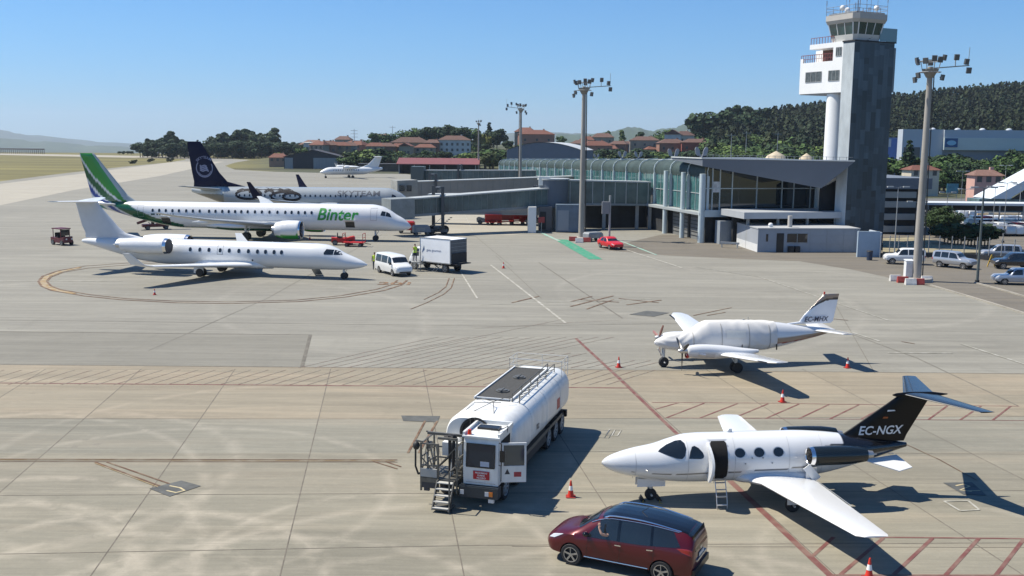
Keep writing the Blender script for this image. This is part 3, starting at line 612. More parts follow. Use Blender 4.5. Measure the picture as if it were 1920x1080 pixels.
em = band(arc(37.2, 8.1, 1.45, 1.45, 150, 400, 26), .16) + band(arc(37.2, 8.1, 1.25, 1.25, 200, 330, 18), .1)
for k in range(4): em += band([(36.4 + .12 * k, 7.6 + .27 * k), (36.9 + .08 * k, 7.8 + .27 * k), (37.5 + .08 * k, 7.6 + .27 * k), (38.0, 7.8 + .27 * k)], .2)
FFh = lambda a, b: (-a, -(FF.half(a, b) + .03), b)
mapped('tail_emblem', polybm(em), FFh, M('pale_emblem', (.24, .25, .36), .5), sk)
ex = text2d('SKYTEAM', .62, 0, .01)
for v in ex.verts:
    pass
mapped('tail_lettering', ex, lambda x, y: FFh(37.2 - (1.6 + y) * math.cos(R(140 - x / 2.8 * 100)), 8.1 + (1.6 + y) * math.sin(R(140 - x / 2.8 * 100))), MATS['pale_emblem'], sk)
for P in ([(2.5, 3.3), (2.9, 3.9), (3.5, 4.1), (3.6, 3.4)],): mapped('cockpit_window', polybm([P]), lambda a, b: FS.pt(a, b, -1, .012), mGlassD, sk, .2)
# ----------------------------------------------------------------- small business jet with open door, black tail
def worldpt(o, p): a = o.rotation_euler[2]; return (o.location[0] + p[0] * math.cos(a) - p[1] * math.sin(a), o.location[1] + p[0] * math.sin(a) + p[1] * math.cos(a))
mJet = M('jet_gloss_paint', (.80, .81, .82), .16, coat=.7, vc=True)
mJetW = M('jet_white', (.67, .68, .69), .18, coat=.6)
mJetB = M('jet_black', (.004, .004, .005), .3, spec=.25)
mu = root('business_jet', (3.31, 35.5, 0), 186.5, 'white jet with black T tail, open cabin door and folding steps', 'business jet')
FM = Fus([(0, 1.42, 1.46, 1.5, .02), (.12, 1.3, 1.45, 1.62, .13), (.5, 1.1, 1.42, 1.8, .33), (1.2, .92, 1.4, 1.99, .52), (1.9, .80, 1.42, 2.12, .66), (2.5, .73, 1.45, 2.31, .75), (3.1, .69, 1.5, 2.46, .81), (3.7, .68, 1.54, 2.49, .83), (7.0, .70, 1.56, 2.49, .82), (8.2, .86, 1.6, 2.43, .75), (9.4, 1.12, 1.68, 2.28, .55), (10.4, 1.4, 1.78, 2.12, .36), (11.3, 1.68, 1.84, 1.98, .16), (11.6, 1.76, 1.85, 1.93, .06)])
def cM(p):
    s, z, y = -p[0], p[2], p[1]
    if s > 7.75 and 1.40 < z < 1.98: return (.010, .010, .012)
    if s > 8.15 + .0 * z:
        lowb = np.interp(s, [8.0, 9.0, 10.4, 11.6], [1.62, 1.5, 1.55, 1.7])
        if z > lowb and (s > 8.9 or z < 2.1) : return (.010, .010, .012)
    zs = np.interp(s, [.8, 2.0, 3.6, 6.5, 8.2], [1.24, 1.19, 1.2, 1.28, 1.45]); th = np.interp(s, [.9, 2, 7, 8.3], [.0, .018, .022, .06])
    if .9 < s < 8.3 and abs(z - zs) < th: return (.02, .02, .025)
    return (.67, .68, .69)
FM.mb(230, 96).build('fuselage', mJet, mu, True, cM)
FMf = Foil([(8.4, 0, 2.0, 3.1, .22, 90), (9.0, 0, 2.25, 2.6, .24, 90), (11.15, 0, 3.72, 1.3, .16, 90)])
FMf.mb(1, 18, 6).build('tail_fin', mJetB, mu, True)
bl = MB(); bl.lathe([(-10.95, .02), (-11.1, .07), (-11.6, .11), (-12.5, .1), (-13.1, .02)], 14, o=(0, 0, 3.76)); bl.build('tail_bullet', mJetB, mu, True)
mStab = M('stab_dark_paint', (.02, .028, .04), .25, coat=.35)
for sd_ in (1, -1):
    Foil([(11.35, 0, 3.78, 1.25, .13, 0), (12.75, 2.75, 3.8, .55, .05, 0)]).mb(sd_, 14).build('stabilizer', mStab, mu, True)
    w_ = Foil([(5.05, .5, .86, 2.6, .36, 0), (5.5, 1.4, .98, 2.1, .3, 0), (6.5, 6.75, 1.16, 1.05, .12, 0), (6.72, 6.95, 1.18, .74, .05, 0)]).mb(sd_, 16, 4)
    w = w_.build('wing', mJetW, mu, True)
    FL = MB(); FL.bar((-7.6, sd_ * 1.2, 1.0), (-7.58, sd_ * 4.2, 1.12), .02, .012); FL.build('flap_gap', mLine, mu)
    bt = MB(); bt.loft([[(-5.2 - a, sd_ * y, z) for a, y, z in ((0, y0, z0 + .01), (.1, y0, z0 + .09), (.35, y0, z0 + .12))] for y0, z0 in ((1.5, .97), (6.5, 1.39))], closed=False, cap=False)
    nacelle(mu, 7.3, 1.28 * sd_, 1.92, 2.1, .345, lambda p: (.008, .012, .014) if -p[0] > 7.32 + .0 * p[2] else (.68, .68, .68), n=28)
    MB().extr([(-7.9, sd_ * .6, 1.86), (-9.1, sd_ * .6, 1.86), (-9.0, sd_ * 1.05, 1.9), (-8.0, sd_ * 1.05, 1.9)], (0, 0, .1)).build('pylon', mJetB, mu)
    gear(mu, 'main_gear', 6.6, 1.65 * sd_, .26, .17, .95, False, .055)
    MB().add([(-9.7, sd_ * .42, 1.45), (-11.2, sd_ * .1, 1.5), (-11.5, sd_ * .75, 1.22), (-10.9, sd_ * .95, 1.15)] + [(-9.7, sd_ * .42, 1.42), (-11.2, sd_ * .1, 1.47), (-11.5, sd_ * .75, 1.19), (-10.9, sd_ * .95, 1.12)], [(0, 1, 2, 3), (7, 6, 5, 4), (0, 4, 5, 1), (1, 5, 6, 2), (2, 6, 7, 3), (3, 7, 4, 0)]).build('ventral_strake', mJetW, mu)
    MB().cyl((-6.55, sd_ * 1.7, .5), (-6.55, sd_ * 1.7, .9), .03).box(-6.9, -6.3, sd_ * 1.9 - .01, sd_ * 1.9 + .01, .35, .95).build('gear_door', mJetW, mu)
Fus([(4.6, .74, 1.0, 1.2, .3), (5.2, .68, .95, 1.25, .85), (6.2, .68, .95, 1.27, .95), (7.4, .72, .98, 1.25, .85), (8.05, .8, 1.0, 1.15, .4)]).mb(36, 32).build('wing_fairing', mJetW, mu, True)
fg = MB(); fg.box(-7.75, -7.35, .9, .93, .8, 1.35); fg.bar((-7.35, .95, 1.42), (-7.75, 1.02, .95), .04, .3, 0); fg.build('baggage_flap', mJetW, mu)
g_ = gear(mu, 'nose_gear', 1.85, 0, .22, .15, .85, False, .05)
MB().box(-2.35, -1.3, .13, .15, .55, .85).box(-2.35, -1.3, -.15, -.13, .55, .85).build('gear_door', mJetW, mu)
for sg in (1, -1):
    mapped('windshield', polybm([[(1.96, 1.97), (2.06, 2.05), (2.3, 2.18), (2.62, 2.30), (2.82, 2.34), (2.92, 2.26), (2.95, 2.1), (2.88, 1.86), (2.78, 1.76), (2.6, 1.77), (2.3, 1.86)]]), lambda a, b: FM.pt(a, b, sg, .012), mGlassD, mu, .08)
    mapped('cockpit_window', polybm([[(3.02, 1.77), (3.08, 2.0), (3.16, 2.16), (3.26, 2.19), (3.4, 2.12), (3.53, 1.98), (3.57, 1.87), (3.54, 1.79), (3.46, 1.76)]]), lambda a, b: FM.pt(a, b, sg, .012), mGlassD, mu, .08)
mWinF = M('window_ring', (.55, .56, .57), .3, metal=.4)
for x in (4.9, 5.62, 6.34):
    for sg in (1, -1):
        wn = mapped('cabin_window', polybm([oval(x, 1.93, .19, .155, 20, 2)]), lambda a, b: FM.pt(a, b, sg, .016), mGlassD, mu)
        mapped('window_frame', polybm([oval(x, 1.93, .215, .18, 20, 2)]), lambda a, b: FM.pt(a, b, sg, .009), mWinF, wn)
mapped('door_opening', polybm([[(3.82, 1.05), (3.84, 2.26), (3.9, 2.32), (4.38, 2.32), (4.44, 2.26), (4.46, 1.05), (4.36, .95), (3.92, .95)]]), lambda a, b: FM.pt(a, b, 1, .014), M('cabin_dark', (.008, .007, .007), .9), mu, .1)
outline(mu, 'door_frame', FM, 3.77, 4.5, .92, 2.36, 1, mWinF, .045)
# the door leaf: a curved panel swung forward, standing out from the fuselage
dr = MB(); rg = []
for k in range(11):
    z = 1.02 + (2.28 - 1.02) * k / 10; yy = FM.y(4.0, z); rg.append([(-3.82 + .02, yy + .0, z), (-3.82 + .09, yy, z), (-3.62 - .08 * math.sin(math.pi * k / 10), yy + .56, z), (-3.70 - .08 * math.sin(math.pi * k / 10), yy + .6, z)])
dr.loft(rg); d_ = dr.build('cabin_door', mJetW, mu, True, angle=30)
MB().loft([[(-3.86, FM.y(4.0, z) + .05, z), (-3.72, FM.y(4.0, z) + .5, z), (-3.735, FM.y(4.0, z) + .5, z)] for z in (1.2, 1.65, 2.1)]).build('door_lining', M('door_trim', (.05, .045, .04), .7), d_)
mAl = M('aluminium_step', (.62, .62, .62), .35, metal=.6)
stp = MB()
for y0 in (-3.98, -4.36): stp.tube([(y0, .86, .95), (y0, 1.12, .42), (y0, 1.2, .12)], .018)
for k, (y, z) in enumerate(((.88, .88), (1.0, .66), (1.1, .44), (1.2, .16))): stp.bar((-3.98, y, z), (-4.36, y, z), .09, .025)
stp.bar((-3.98, 1.2, .12), (-3.98, 1.2, .02), .03); stp.bar((-4.36, 1.2, .12), (-4.36, 1.2, .02), .03); stp.build('boarding_steps', mAl, mu)
hl = MB(); hl.tube([(-3.9, .8, 1.9), (-3.9, 1.02, 1.25), (-3.9, .95, .9)], .012); hl.build('handrail', mAl, mu)
st1 = MB(); st1.box(-2.95, -2.85, .1, .5, 1.7, 2.1); st1.ball((-2.9, .33, 2.1), .1); st1.build('crew_seat', M('seat_cream', (.6, .57, .5), .8), mu, True)
mLet = M('white_lettering', (.75, .76, .77), .4)
mapped('registration_lettering', text2d('EC-NGX', .46, .25, .008), lambda x, y: (-(9.62 + x * .99), FMf.half(9.62 + x, 2.3 + y) + .015, 2.3 + y), mLet, mu)
mapped('flag_marking', polybm([[(10.55, 2.9), (10.75, 2.9), (10.78, 2.96), (10.6, 2.97)]]), lambda a, b: (-a, FMf.half(a, b) + .012, b), M('flag_red_yellow', (.35, .08, .01), .5), mu)
mapped('winged_marking', polybm([[(10.72, 3.16), (11.05, 3.18), (11.0, 3.22), (10.75, 3.22)]]), lambda a, b: (-a, FMf.half(a, b) + .012, b), mLet, mu)
for xs in (1.15, 3.0, 4.72, 6.75, 8.02): mapped('panel_seam', polybm([[(xs, .85), (xs + .014, .85), (xs + .014, 2.4), (xs, 2.4)]]), lambda a, b: FM.pt(a, min(b, FM.at(a)[2] - .02), 1, .006), M('seam_pale', (.38, .39, .4), .5), mu, .08)
bits = MB(); bits.extr([(-4.6, 0, 2.42), (-4.85, 0, 2.42), (-4.82, 0, 2.62), (-4.72, 0, 2.62)], (0, .02, 0)); bits.build('antenna', mJetW, mu)
MB().box(-6.2, -5.85, -.08, .08, 2.4, 2.47).build('beacon', mJetW, mu)
MB().cyl((-1.45, .5, 1.35), (-1.55, .68, 1.32), .012).build('pitot_probe', mMetal, mu)
for s0, z0 in ((5.35, 1.75), (5.75, 1.75), (5.1, 1.55), (6.1, 1.55)):
    mapped('vent_port', polybm([oval(s0, z0, .035, .03, 8, 2)]), lambda a, b: FM.pt(a, b, 1, .014), mLine, mu)

# ----------------------------------------------------------------- twin turboprop under a fabric cover
ka = root('turboprop_plane', (8.55, 57.9, 0), 191, 'twin propeller plane with pale fabric cover over nose and cabin, brown and black fin tip', 'propeller plane')
FK = Fus([(-.25, 1.38, 1.45, 1.52, .03), (0, 1.22, 1.44, 1.68, .22), (.5, 1.06, 1.42, 1.88, .4), (1.4, .92, 1.4, 2.02, .56), (2.0, .87, 1.4, 2.2, .63), (2.5, .84, 1.42, 2.54, .68), (2.95, .82, 1.45, 2.68, .7), (6.2, .82, 1.48, 2.60, .7), (7.2, .95, 1.5, 2.5, .64), (9.2, 1.38, 1.7, 2.2, .38), (10.8, 1.78, 1.88, 2.02, .14), (11.1, 1.86, 1.9, 1.96, .04)])
def cK(p):
    s, z = -p[0], p[2]
    a = np.interp(s, [7, 9, 11], [1.32, 1.5, 1.8]); b = np.interp(s, [7, 9, 11], [1.62, 1.78, 1.9])
    if s > 6.8 and a < z < b: return (.28, .21, .16)
    if s > 6.8 and a - .06 < z <= a: return (.2, .02, .02)
    if 2 < s < 7 and abs(z - 1.3) < .03: return (.05, .05, .06)
    return (.66, .67, .68)
FK.mb(110, 60).build('fuselage', mJet, ka, True, cK)
def wr(x, a): return .006 * math.sin(5.3 * x + 4 * math.sin(2 * a) + 2 * math.sin(2.7 * x)) * (1 if math.sin(a) > -.2 else 0) + .012 * math.sin(9 * a + 5 * math.sin(2.2 * x)) * max(0, math.sin(x * 1.3)) 
FK.mb(150, 70, -.2, 7.1, .035, R(-20), R(200), False, wr).build('fabric_cover', M('cover_fabric', (.62, .61, .59), .8, var=.04, vs=1.2, bump=.05, bs=3), ka, True)
for xs in (1.9, 3.6, 5.3, 6.6): mapped('cover_seam', polybm([[(xs, .95), (xs + .05, .95), (xs + .05, 2.55), (xs, 2.55)]]), lambda a, b: FK.pt(a, min(b, FK.at(a)[2] - .01), 1, .055), M('seam_grey', (.35, .34, .32), .8), ka, .1)
cv = MB(); cv.box(-4.9, -4.86, .7, .74, .82, 1.35); cv.box(-7.12, -7.05, .62, .66, .95, 1.3); cv.build('cover_strap', mBlack, ka)
mapped('cover_window', polybm([[(3.9, 1.75), (5.1, 1.72), (5.1, 2.15), (3.9, 2.2)]]), lambda a, b: FK.pt(a, b, 1, .075), M('cover_patch', (.68, .66, .6), .8, var=.05, vs=9), ka, .2)
cyl_ = MB(); cyl_.cyl((-5.2, 0, 2.6), (-5.2, 0, 2.72), .1, .06); cyl_.cyl((-5.5, 0, 2.6), (-5.5, 0, 2.85), .02); cyl_.build('antenna', mSteel, ka)
FKf = Foil([(7.6, 0, 2.35, 3.2, .12, 90), (8.75, 0, 2.48, 2.2, .18, 90), (9.02, 0, 2.85, 2.0, .17, 90), (10.25, 0, 4.06, 1.0, .1, 90), (10.45, 0, 4.12, .8, .06, 90)])
def cKf(p):
    s, z = -p[0], p[2]; t = np.interp(s, [9.2, 9.9, 10.4, 11.2], [3.05, 3.5, 3.72, 3.78])
    return (.30, .22, .17) if z > t + .12 else (.03, .025, .03) if z > t else (.72, .75, .8)
FKf.mb(1, 44, 26).build('tail_fin', mJet, ka, True, cKf)
mapped('registration_lettering', text2d('EC-MHX', .42, .2, .008), lambda x, y: (-(9.0 + x * .95), .17, 2.5 + y), M('navy_lettering', (.02, .025, .06), .5), ka)
MB().cyl((-10.3, 0, 4.1), (-10.3, 0, 4.25), .05).build('tail_beacon', mRed, ka)
for sd_ in (1, -1):
    Foil([(9.6, .1, 1.95, 1.5, .15, 0), (10.2, 2.6, 2.15, .8, .07, 0)]).mb(sd_).build('stabilizer', mJetW, ka, True)
    Foil([(2.5, .5, .98, 2.6, .36, 0), (2.8, 2.0, 1.08, 2.2, .32, 0), (3.4, 7.3, 1.75, 1.15, .13, 0), (3.65, 7.75, 1.82, .6, .05, 0)]).mb(sd_, 14, 3).build('wing', mJetW, ka, True)
    MB().bar((-3.45 + .02, sd_ * 4.0, 1.33), (-3.3, sd_ * 7.3, 1.76), .09, .05).build('deicing_boot', mBlack, ka)
    n_ = MB(); 
    nac = Fus([(.95, 1.1, 1.35, 1.55, .1), (1.05, 1.0, 1.33, 1.63, .27), (1.8, .88, 1.3, 1.7, .36), (3.0, .84, 1.25, 1.62, .38), (4.2, .92, 1.22, 1.45, .32), (5.3, 1.1, 1.22, 1.3, .1)]); m_ = nac.mb(50, 32); m_.v = [(x, y + 2.0 * sd_, z) for x, y, z in m_.v]
    en = m_.build('engine', mJet, ka, True, lambda p: (.66, .67, .68) if p[2] > 1.22 or -p[0] > 2.6 else (.5, .5, .52))
    MB().lathe([(-.93, .17), (-1.0, .2), (-1.12, .16), (-1.2, .02)], 16, o=(0, 2 * sd_, 1.12)).build('intake_cover', mRed, en, True)
    MB().cyl((-1.6, 2.0 * sd_ + .33, 1.2), (-1.95, 2.0 * sd_ + .47, 1.15), .08, n=12).build('exhaust_stub', mMetal, en)
    pr = MB(); pr.lathe([(-.45, .01), (-.5, .08), (-.65, .14), (-.97, .17)], 16, o=(0, 2 * sd_, 1.36)); P_ = pr.build('propeller', mMetal, ka, True)
    for k, a in enumerate((-90, 30, 150)):
        a = R(a + (0 if sd_ > 0 else 20)); c, q = math.cos(a), math.sin(a); b_ = MB(); o3 = Vector((-.72, 2 * sd_, 1.36)); rings = []
        for r, w, th in ((.1, .05, .05), (.35, .09, .04), (.8, .085, .025), (1.08, .06, .015), (1.14, .03, .01)):
            e = Vector((0, c, q)); tt = Vector((.45, -q * .9, c * .9)).normalized(); nn = e.cross(tt); rings.append([o3 + e * r + tt * w, o3 + e * r + nn * th, o3 + e * r - tt * w, o3 + e * r - nn * th])
        b_.loft(rings); b_.build('blade', mBlack if sd_ > 0 else M('blade_grey', (.25, .12, .1), .4), P_, True)
    gear(ka, 'main_gear', 4.0, 2.0 * sd_, .3, .2, 1.0, True, .06)
gear(ka, 'nose_gear', .35, 0, .3, .2, 1.1, False, .06)

# ----------------------------------------------------------------- distant high-wing twin
at = root('propeller_airliner', (*G(600, 334), 0), 208, 'small white high-wing propeller airliner parked far off beside the dark hangar', 'propeller airliner')
FA = Fus([(0, 1.9, 2.0, 2.1, .1), (1, 1.4, 2.0, 2.8, .8), (2.5, 1.1, 2.2, 3.5, 1.3), (4, 1.1, 2.35, 3.7, 1.4), (15, 1.1, 2.35, 3.7, 1.4), (19, 1.9, 2.7, 3.6, 1.0), (22.5, 2.8, 3.2, 3.6, .3)])
FA.mb(50, 28).build('fuselage', mWhite, at, True)
Foil([(14.5, 0, 3.5, 6.5, .4, 90), (17.3, 0, 4.6, 4.2, .4, 90), (20.2, 0, 7.4, 2.3, .25, 90)]).mb().build('tail_fin', mWhite, at, True)
for sd_ in (1, -1):
    Foil([(20.0, 0, 7.3, 2.0, .2, 0), (20.6, 3.6, 7.3, 1.3, .12, 0)]).mb(sd_).build('stabilizer', mWhite, at, True)
    Foil([(8.8, 0, 3.95, 2.6, .42, 0), (8.8, 4.5, 3.95, 2.6, .42, 0), (9.4, 12.2, 4.1, 1.4, .18, 0)]).mb(sd_).build('wing', mWhite, at, True)
    n_ = MB(); n_.lathe([(-7.2, .3), (-7.5, .55), (-9, .65), (-11.5, .5), (-13, .1)], 16, o=(0, 4.1 * sd_, 3.7)); n_.build('engine', mWhite, at, True)
    p_ = MB()
    for k in range(4):
        a = R(45 + 90 * k); p_.bar((-7.1, 4.1 * sd_, 3.7), (-7.1, 4.1 * sd_ + 1.9 * math.cos(a), 3.7 + 1.9 * math.sin(a)), .22, .05)
    p_.lathe([(-6.8, .03), (-7.2, .25)], 10, o=(0, 4.1 * sd_, 3.7)); p_.build('propeller', mSteel, at)
    gear(at, 'main_gear', 11, 2.0 * sd_, .45, .3, 1.6)
gear(at, 'nose_gear', 2, 0, .35, .2, 1.4)
windows(at, FA, [4.5 + .8 * k for k in range(12)], 2.75, .14, .2, 1)

for dx in (-.3, .32):
    t = root('wheel_chock', (*worldpt(mu, (-1.85 + dx, .0)), 0), 186.5, 'black rubber chock %s the nose wheel of the black-tailed jet' % ('behind' if dx < 0 else 'in front of'), 'chock', 'wheel chocks'); MB().extr([(-.09, -.2, 0), (.09, -.2, 0), (0, -.2, .16)], (0, .4, 0)).build('wedge', mDark, t); MB().tube([(0, .2, .05), (.05, .35, .02), (.0, .5, .02)], .012).build('rope', M('rope_yellow', (.4, .3, .05), .8), t)
# ================================================================= ROAD VEHICLES
class Body:      # half section: sill, flank, belt, roof edge, roof centre along x (x forward from the rear axle side)
    def __init__(s, st): s.st = st; s.x0 = st[0][0]; s.x1 = st[-1][0]     # x, z0, w0, zm, wm, zb, wb, zr, wr, zc
    def sec(s, x):
        z0, w0, zm, wm, zb, wb, zr, wr, zc = [float(v[0]) for v in spl(s.st, np.array([min(max(x, s.x0 + 1e-4), s.x1 - 1e-4)]))]
        return [(0, z0), (w0 * .8, z0), (w0, z0 + .06), (wm, zm), ((wm + wb) / 2 + .012, (zm + zb) / 2), (wb, zb), ((wb + wr) / 2 + .01, (zb + zr) / 2), (wr, zr), (wr * .86, zr + (zc - zr) * .55), (wr * .5, zr + (zc - zr) * .9), (0, zc)]
    def p(s, x, t, side, off=0):      # t: 0..10 along the section
        S = s.sec(x); i = min(int(t), 9); f = t - i; y = S[i][0] * (1 - f) + S[i + 1][0] * f; z = S[i][1] * (1 - f) + S[i + 1][1] * f
        dy, dz = S[i + 1][0] - S[i][0], S[i + 1][1] - S[i][1]; l = math.hypot(dy, dz) or 1
        return (x, side * (y + off * dz / l), z - off * dy / l)
    def mb(s, n=70):
        m = MB(); rings = []
        for k in range(n + 1):
            x = s.x0 + (s.x1 - s.x0) * (.5 - .5 * math.cos(math.pi * k / n)); S = s.sec(x)
            rings.append([(x, y, z) for y, z in S] + [(x, -y, z) for y, z in reversed(S[1:-1])])
        m.loft(rings); return m
    def patch(s, par, name, A, mat, side=1, off=.008, step=.12):      # A: polygon in (x, t)
        return mapped(name, polybm([A]), lambda x, t: s.p(x, min(max(t, 0), 9.999), side, off), mat, par, step)
def boolcut(o, cutters):
    for c in cutters:
        md = o.modifiers.new('b', 'BOOLEAN'); md.object = c; md.operation = 'DIFFERENCE'; md.solver = 'EXACT'
    dg = bpy.context.evaluated_depsgraph_get(); dg.update(); me = bpy.data.meshes.new_from_object(o.evaluated_get(dg)); o.modifiers.clear(); o.data = me
    me.shade_smooth(); me.set_sharp_from_angle(angle=R(38))
    for c in cutters: bpy.data.objects.remove(c)
mRim = M('alloy_rim', (.42, .42, .43), .25, metal=.8)
def wheel(par, x, y, r, w, spokes=7, mat=None, name='wheel'):
    m = MB(); sg = 1 if y > 0 else -1; n = 28
    m.loft([[(x + q * math.cos(2 * math.pi * i / n), y + sg * o_, r + q * math.sin(2 * math.pi * i / n)) for i in range(n)] for o_, q in ((-w, r * .6), (-w, r * .93), (-w * .8, r), (-w * .2, r), (0, r * .94), (0, r * .72), (-.03, r * .68))], cap=False)
    t = m.build(name, mTyre, par, True, angle=30)
    m = MB(); m.cyl((x, y - sg * .06, r), (x, y - sg * .075, r), r * .68, n=24, mi=1); m.lathe([(0, r * .70), (.02, r * .7), (.02, r * .64), (-.03, r * .62)], 24)
    k0 = len(m.v) - 24 * 4
    for i in range(k0, len(m.v)): a, b, c = m.v[i]; m.v[i] = (x + b, y - .005 * sg + sg * a * .5, r + c)
    m.cyl((x, y - sg * .05, r), (x, y - sg * .008, r), r * .15, n=12)
    for k in range(spokes):
        a = 2 * math.pi * k / spokes + .3; m.bar((x + math.cos(a) * r * .1, y - sg * .02, r + math.sin(a) * r * .1), (x + math.cos(a) * r * .66, y - sg * .012, r + math.sin(a) * r * .66), .02, r * .17)
    m.build('rim', [mat or mRim, mDark], t, True, angle=30)
    return t
def vehicle(name, loc, hd, label, cat, st, paint, wb, tr, rw, ww, far=False, roof=None, glass=None, group=None, spokes=7, side=(), shield=(), rear=(), rimmat=None, lamps=None):
    r = root(name, loc, hd, label, cat, group); B = Body(st); o = B.mb(40 if far else 90).build('body', paint, r, True, angle=45)
    cut = []
    for x in wb:
        c = MB().cyl((x, -2, rw), (x, 2, rw), rw * 1.13, n=32).build('cut', mDark); c.parent = r; bpy.context.view_layer.update(); cut.append(c)
    boolcut(o, cut)
    for x in wb:
        for sg in (1, -1):
            wheel(r, x, sg * tr, rw, ww, spokes, rimmat)
            MB().loft([[(x + q * math.cos(a), sg * (tr - .02) * k_, rw + q * math.sin(a)) for a in np.linspace(0, math.pi, 13)] for k_, q in ((.45, rw * 1.12), (.99, rw * 1.12))], cap=False, closed=False).build('wheel_arch', mDark, r)
    gm = glass or mGlassD
    for P in side:
        for sg in (1, -1): B.patch(r, 'side_window', P, gm, sg)
    for P in shield:
        for sg in (1, -1): B.patch(r, 'windshield', P, gm, sg)
    for P in rear:
        for sg in (1, -1): B.patch(r, 'rear_window', P, gm, sg)
    if roof:
        for sg in (1, -1): B.patch(r, 'roof_panel', roof, mBlackGloss, sg, .005)
    for nm, P, mt in lamps or ():
        for sg in (1, -1): B.patch(r, nm, P, mt, sg, .01, .06)
    return r, B
mBlackGloss = M('gloss_black', (.004, .004, .005), .12, coat=.4, spec=.4)
mLampW = M('headlamp_glass', (.55, .57, .6), .1, coat=1)
mLampR = M('tail_lamp_glass', (.30, .015, .012), .15, coat=1)
mLampA = M('amber_lamp', (.6, .18, .03), .2)
# ---- the crimson people carrier, x = 0 at its middle
mCrim = M('crimson_metallic', (.085, .002, .007), .28, metal=.35, coat=.6)
st = [(-2.33, .42, .70, .62, .78, 1.0, .74, 1.14, .62, 1.16), (-2.29, .32, .80, .62, .86, 1.07, .81, 1.28, .62, 1.31), (-2.1, .26, .86, .62, .91, 1.11, .85, 1.45, .60, 1.5), (-1.6, .25, .88, .62, .925, 1.07, .88, 1.54, .63, 1.6), (-.6, .25, .88, .62, .93, .98, .9, 1.62, .67, 1.68), (.2, .25, .88, .62, .93, .96, .9, 1.6, .67, 1.67),
      (.75, .25, .88, .62, .93, .95, .9, 1.42, .64, 1.5), (1.3, .25, .88, .62, .925, .95, .885, 1.08, .72, 1.15), (1.55, .25, .88, .62, .92, .93, .87, .99, .72, 1.04), (2.0, .27, .84, .6, .88, .84, .8, .88, .66, .92), (2.22, .32, .72, .56, .78, .74, .70, .78, .55, .80), (2.33, .40, .55, .55, .6, .66, .52, .68, .4, .69)]
sideW = [[(1.0, 5.1), (.55, 6.85), (-.02, 6.85), (-.02, 5.1)], [(-.12, 5.1), (-.12, 6.85), (-1.02, 6.85), (-1.06, 5.1)], [(-1.14, 5.1), (-1.1, 6.85), (-1.7, 6.8), (-1.95, 5.25), (-1.8, 5.1)]]
rc, B = vehicle('people_carrier', (3.60, 30.05, 0), 154.3, 'dark red people carrier with black roof, driver\'s bare arm out of the window', 'car', st, mCrim, (1.42, -1.42), .93, .33, .2,
    roof=[(-2.2, 7.25), (-2.2, 9.999), (.62, 9.999), (.5, 7.25)], side=sideW, shield=[[(.66, 7.2), (.72, 9.999), (1.42, 9.999), (1.22, 7.2)]], rear=[[(-2.3, 7.0), (-2.3, 9.999), (-2.12, 9.999), (-2.1, 7.0)]], spokes=5,
    lamps=(('headlight', [(2.02, 5.2), (1.7, 5.0), (2.0, 4.2), (2.2, 4.5)], mLampW), ('taillight', [(-2.3, 4.3), (-2.3, 5.1), (-1.85, 5.0), (-2.0, 4.6)], mLampR)))
for P in ([(-.02, 5.1), (-.02, 6.85), (-.12, 6.85), (-.12, 5.1)], [(-1.02, 6.85), (-1.06, 5.1), (-1.14, 5.1), (-1.1, 6.85)]):
    for sg in (1, -1): B.patch(rc, 'door_pillar', P, mBlackGloss, sg)
rc.scale = (1.02, 1.02, 1.04)
# black tailgate glass and bumper
tg = MB(); tg.extr([(-2.33, -.62, 1.0), (-2.33, .62, 1.0), (-2.22, .6, 1.45), (-2.22, -.6, 1.45)], (-.02, 0, .0)); tg.build('rear_window', mBlackGloss, rc)
bmp = MB(); bmp.box(-2.38, -2.2, -.78, .78, .3, .5); rb = bmp.build('rear_bumper', mBlack, rc); MB().box(-2.375, -2.3, -.5, .5, .66, .72).build('chrome_strip', mMetal, rc)
pl = MB(); pl.box(-2.36, -2.345, -.26, .26, .74, .85); pl.build('number_plate', M('plate_white', (.6, .6, .58), .5), rc)
MB().box(-2.345, -2.3, -.09, .09, .9, 1.0).build('rear_badge', mMetal, rc)
for sg in (1, -1):
    rr = MB(); P = []
    for k in range(15):
        x = .45 - 2.35 * k / 14; q = B.p(x, 7.3, sg, .05 * math.sin(math.pi * min(1, max(0, k / 14)) ** .5)); P.append(q)
    rr.tube(P, .022, 8); rr.build('roof_rail', mLip, rc, True)
    ch = MB(); ch.tube([B.p(.85 - 2.7 * k / 12, 6.93, sg, .012) for k in range(13)], .010, 6); ch.build('window_trim', mLip, rc, True)
    ch = MB(); ch.tube([B.p(1.0 - 2.0 * k / 6, 2.15, sg, .015) for k in range(7)], .018, 6); ch.build('sill_trim', mLip, rc, True)
    for x in (-.0, -.98):
        hd_ = MB(); a = B.p(x + .02, 4.55, sg, .03); b = B.p(x - .17, 4.55, sg, .03); hd_.bar(a, b, .02, .03); hd_.build('door_handle', mLip, rc)
    for xs in (.98, -.06, -1.08):
        g_ = MB(); g_.tube([B.p(xs - .02 * t, t, sg, .003) for t in (2.2, 3, 4, 5)], .004, 4); g_.build('door_seam', mBlack, rc)
    mr = MB(); q = B.p(.93, 5.3, sg, .14); mr.ball(q, .1, .09, .075); mr.bar(q, B.p(.93, 5.2, sg, 0), .03); mr.build('wing_mirror', mBlackGloss, rc, True)
MB().tube([(-.5, 0, 1.69), (-.62, 0, 1.78), (-.7, 0, 1.84)], .01).build('antenna', mBlack, rc)
mfs = MB(); mfs.box(.1, .6, -.65, .65, 1.66, 1.667); 
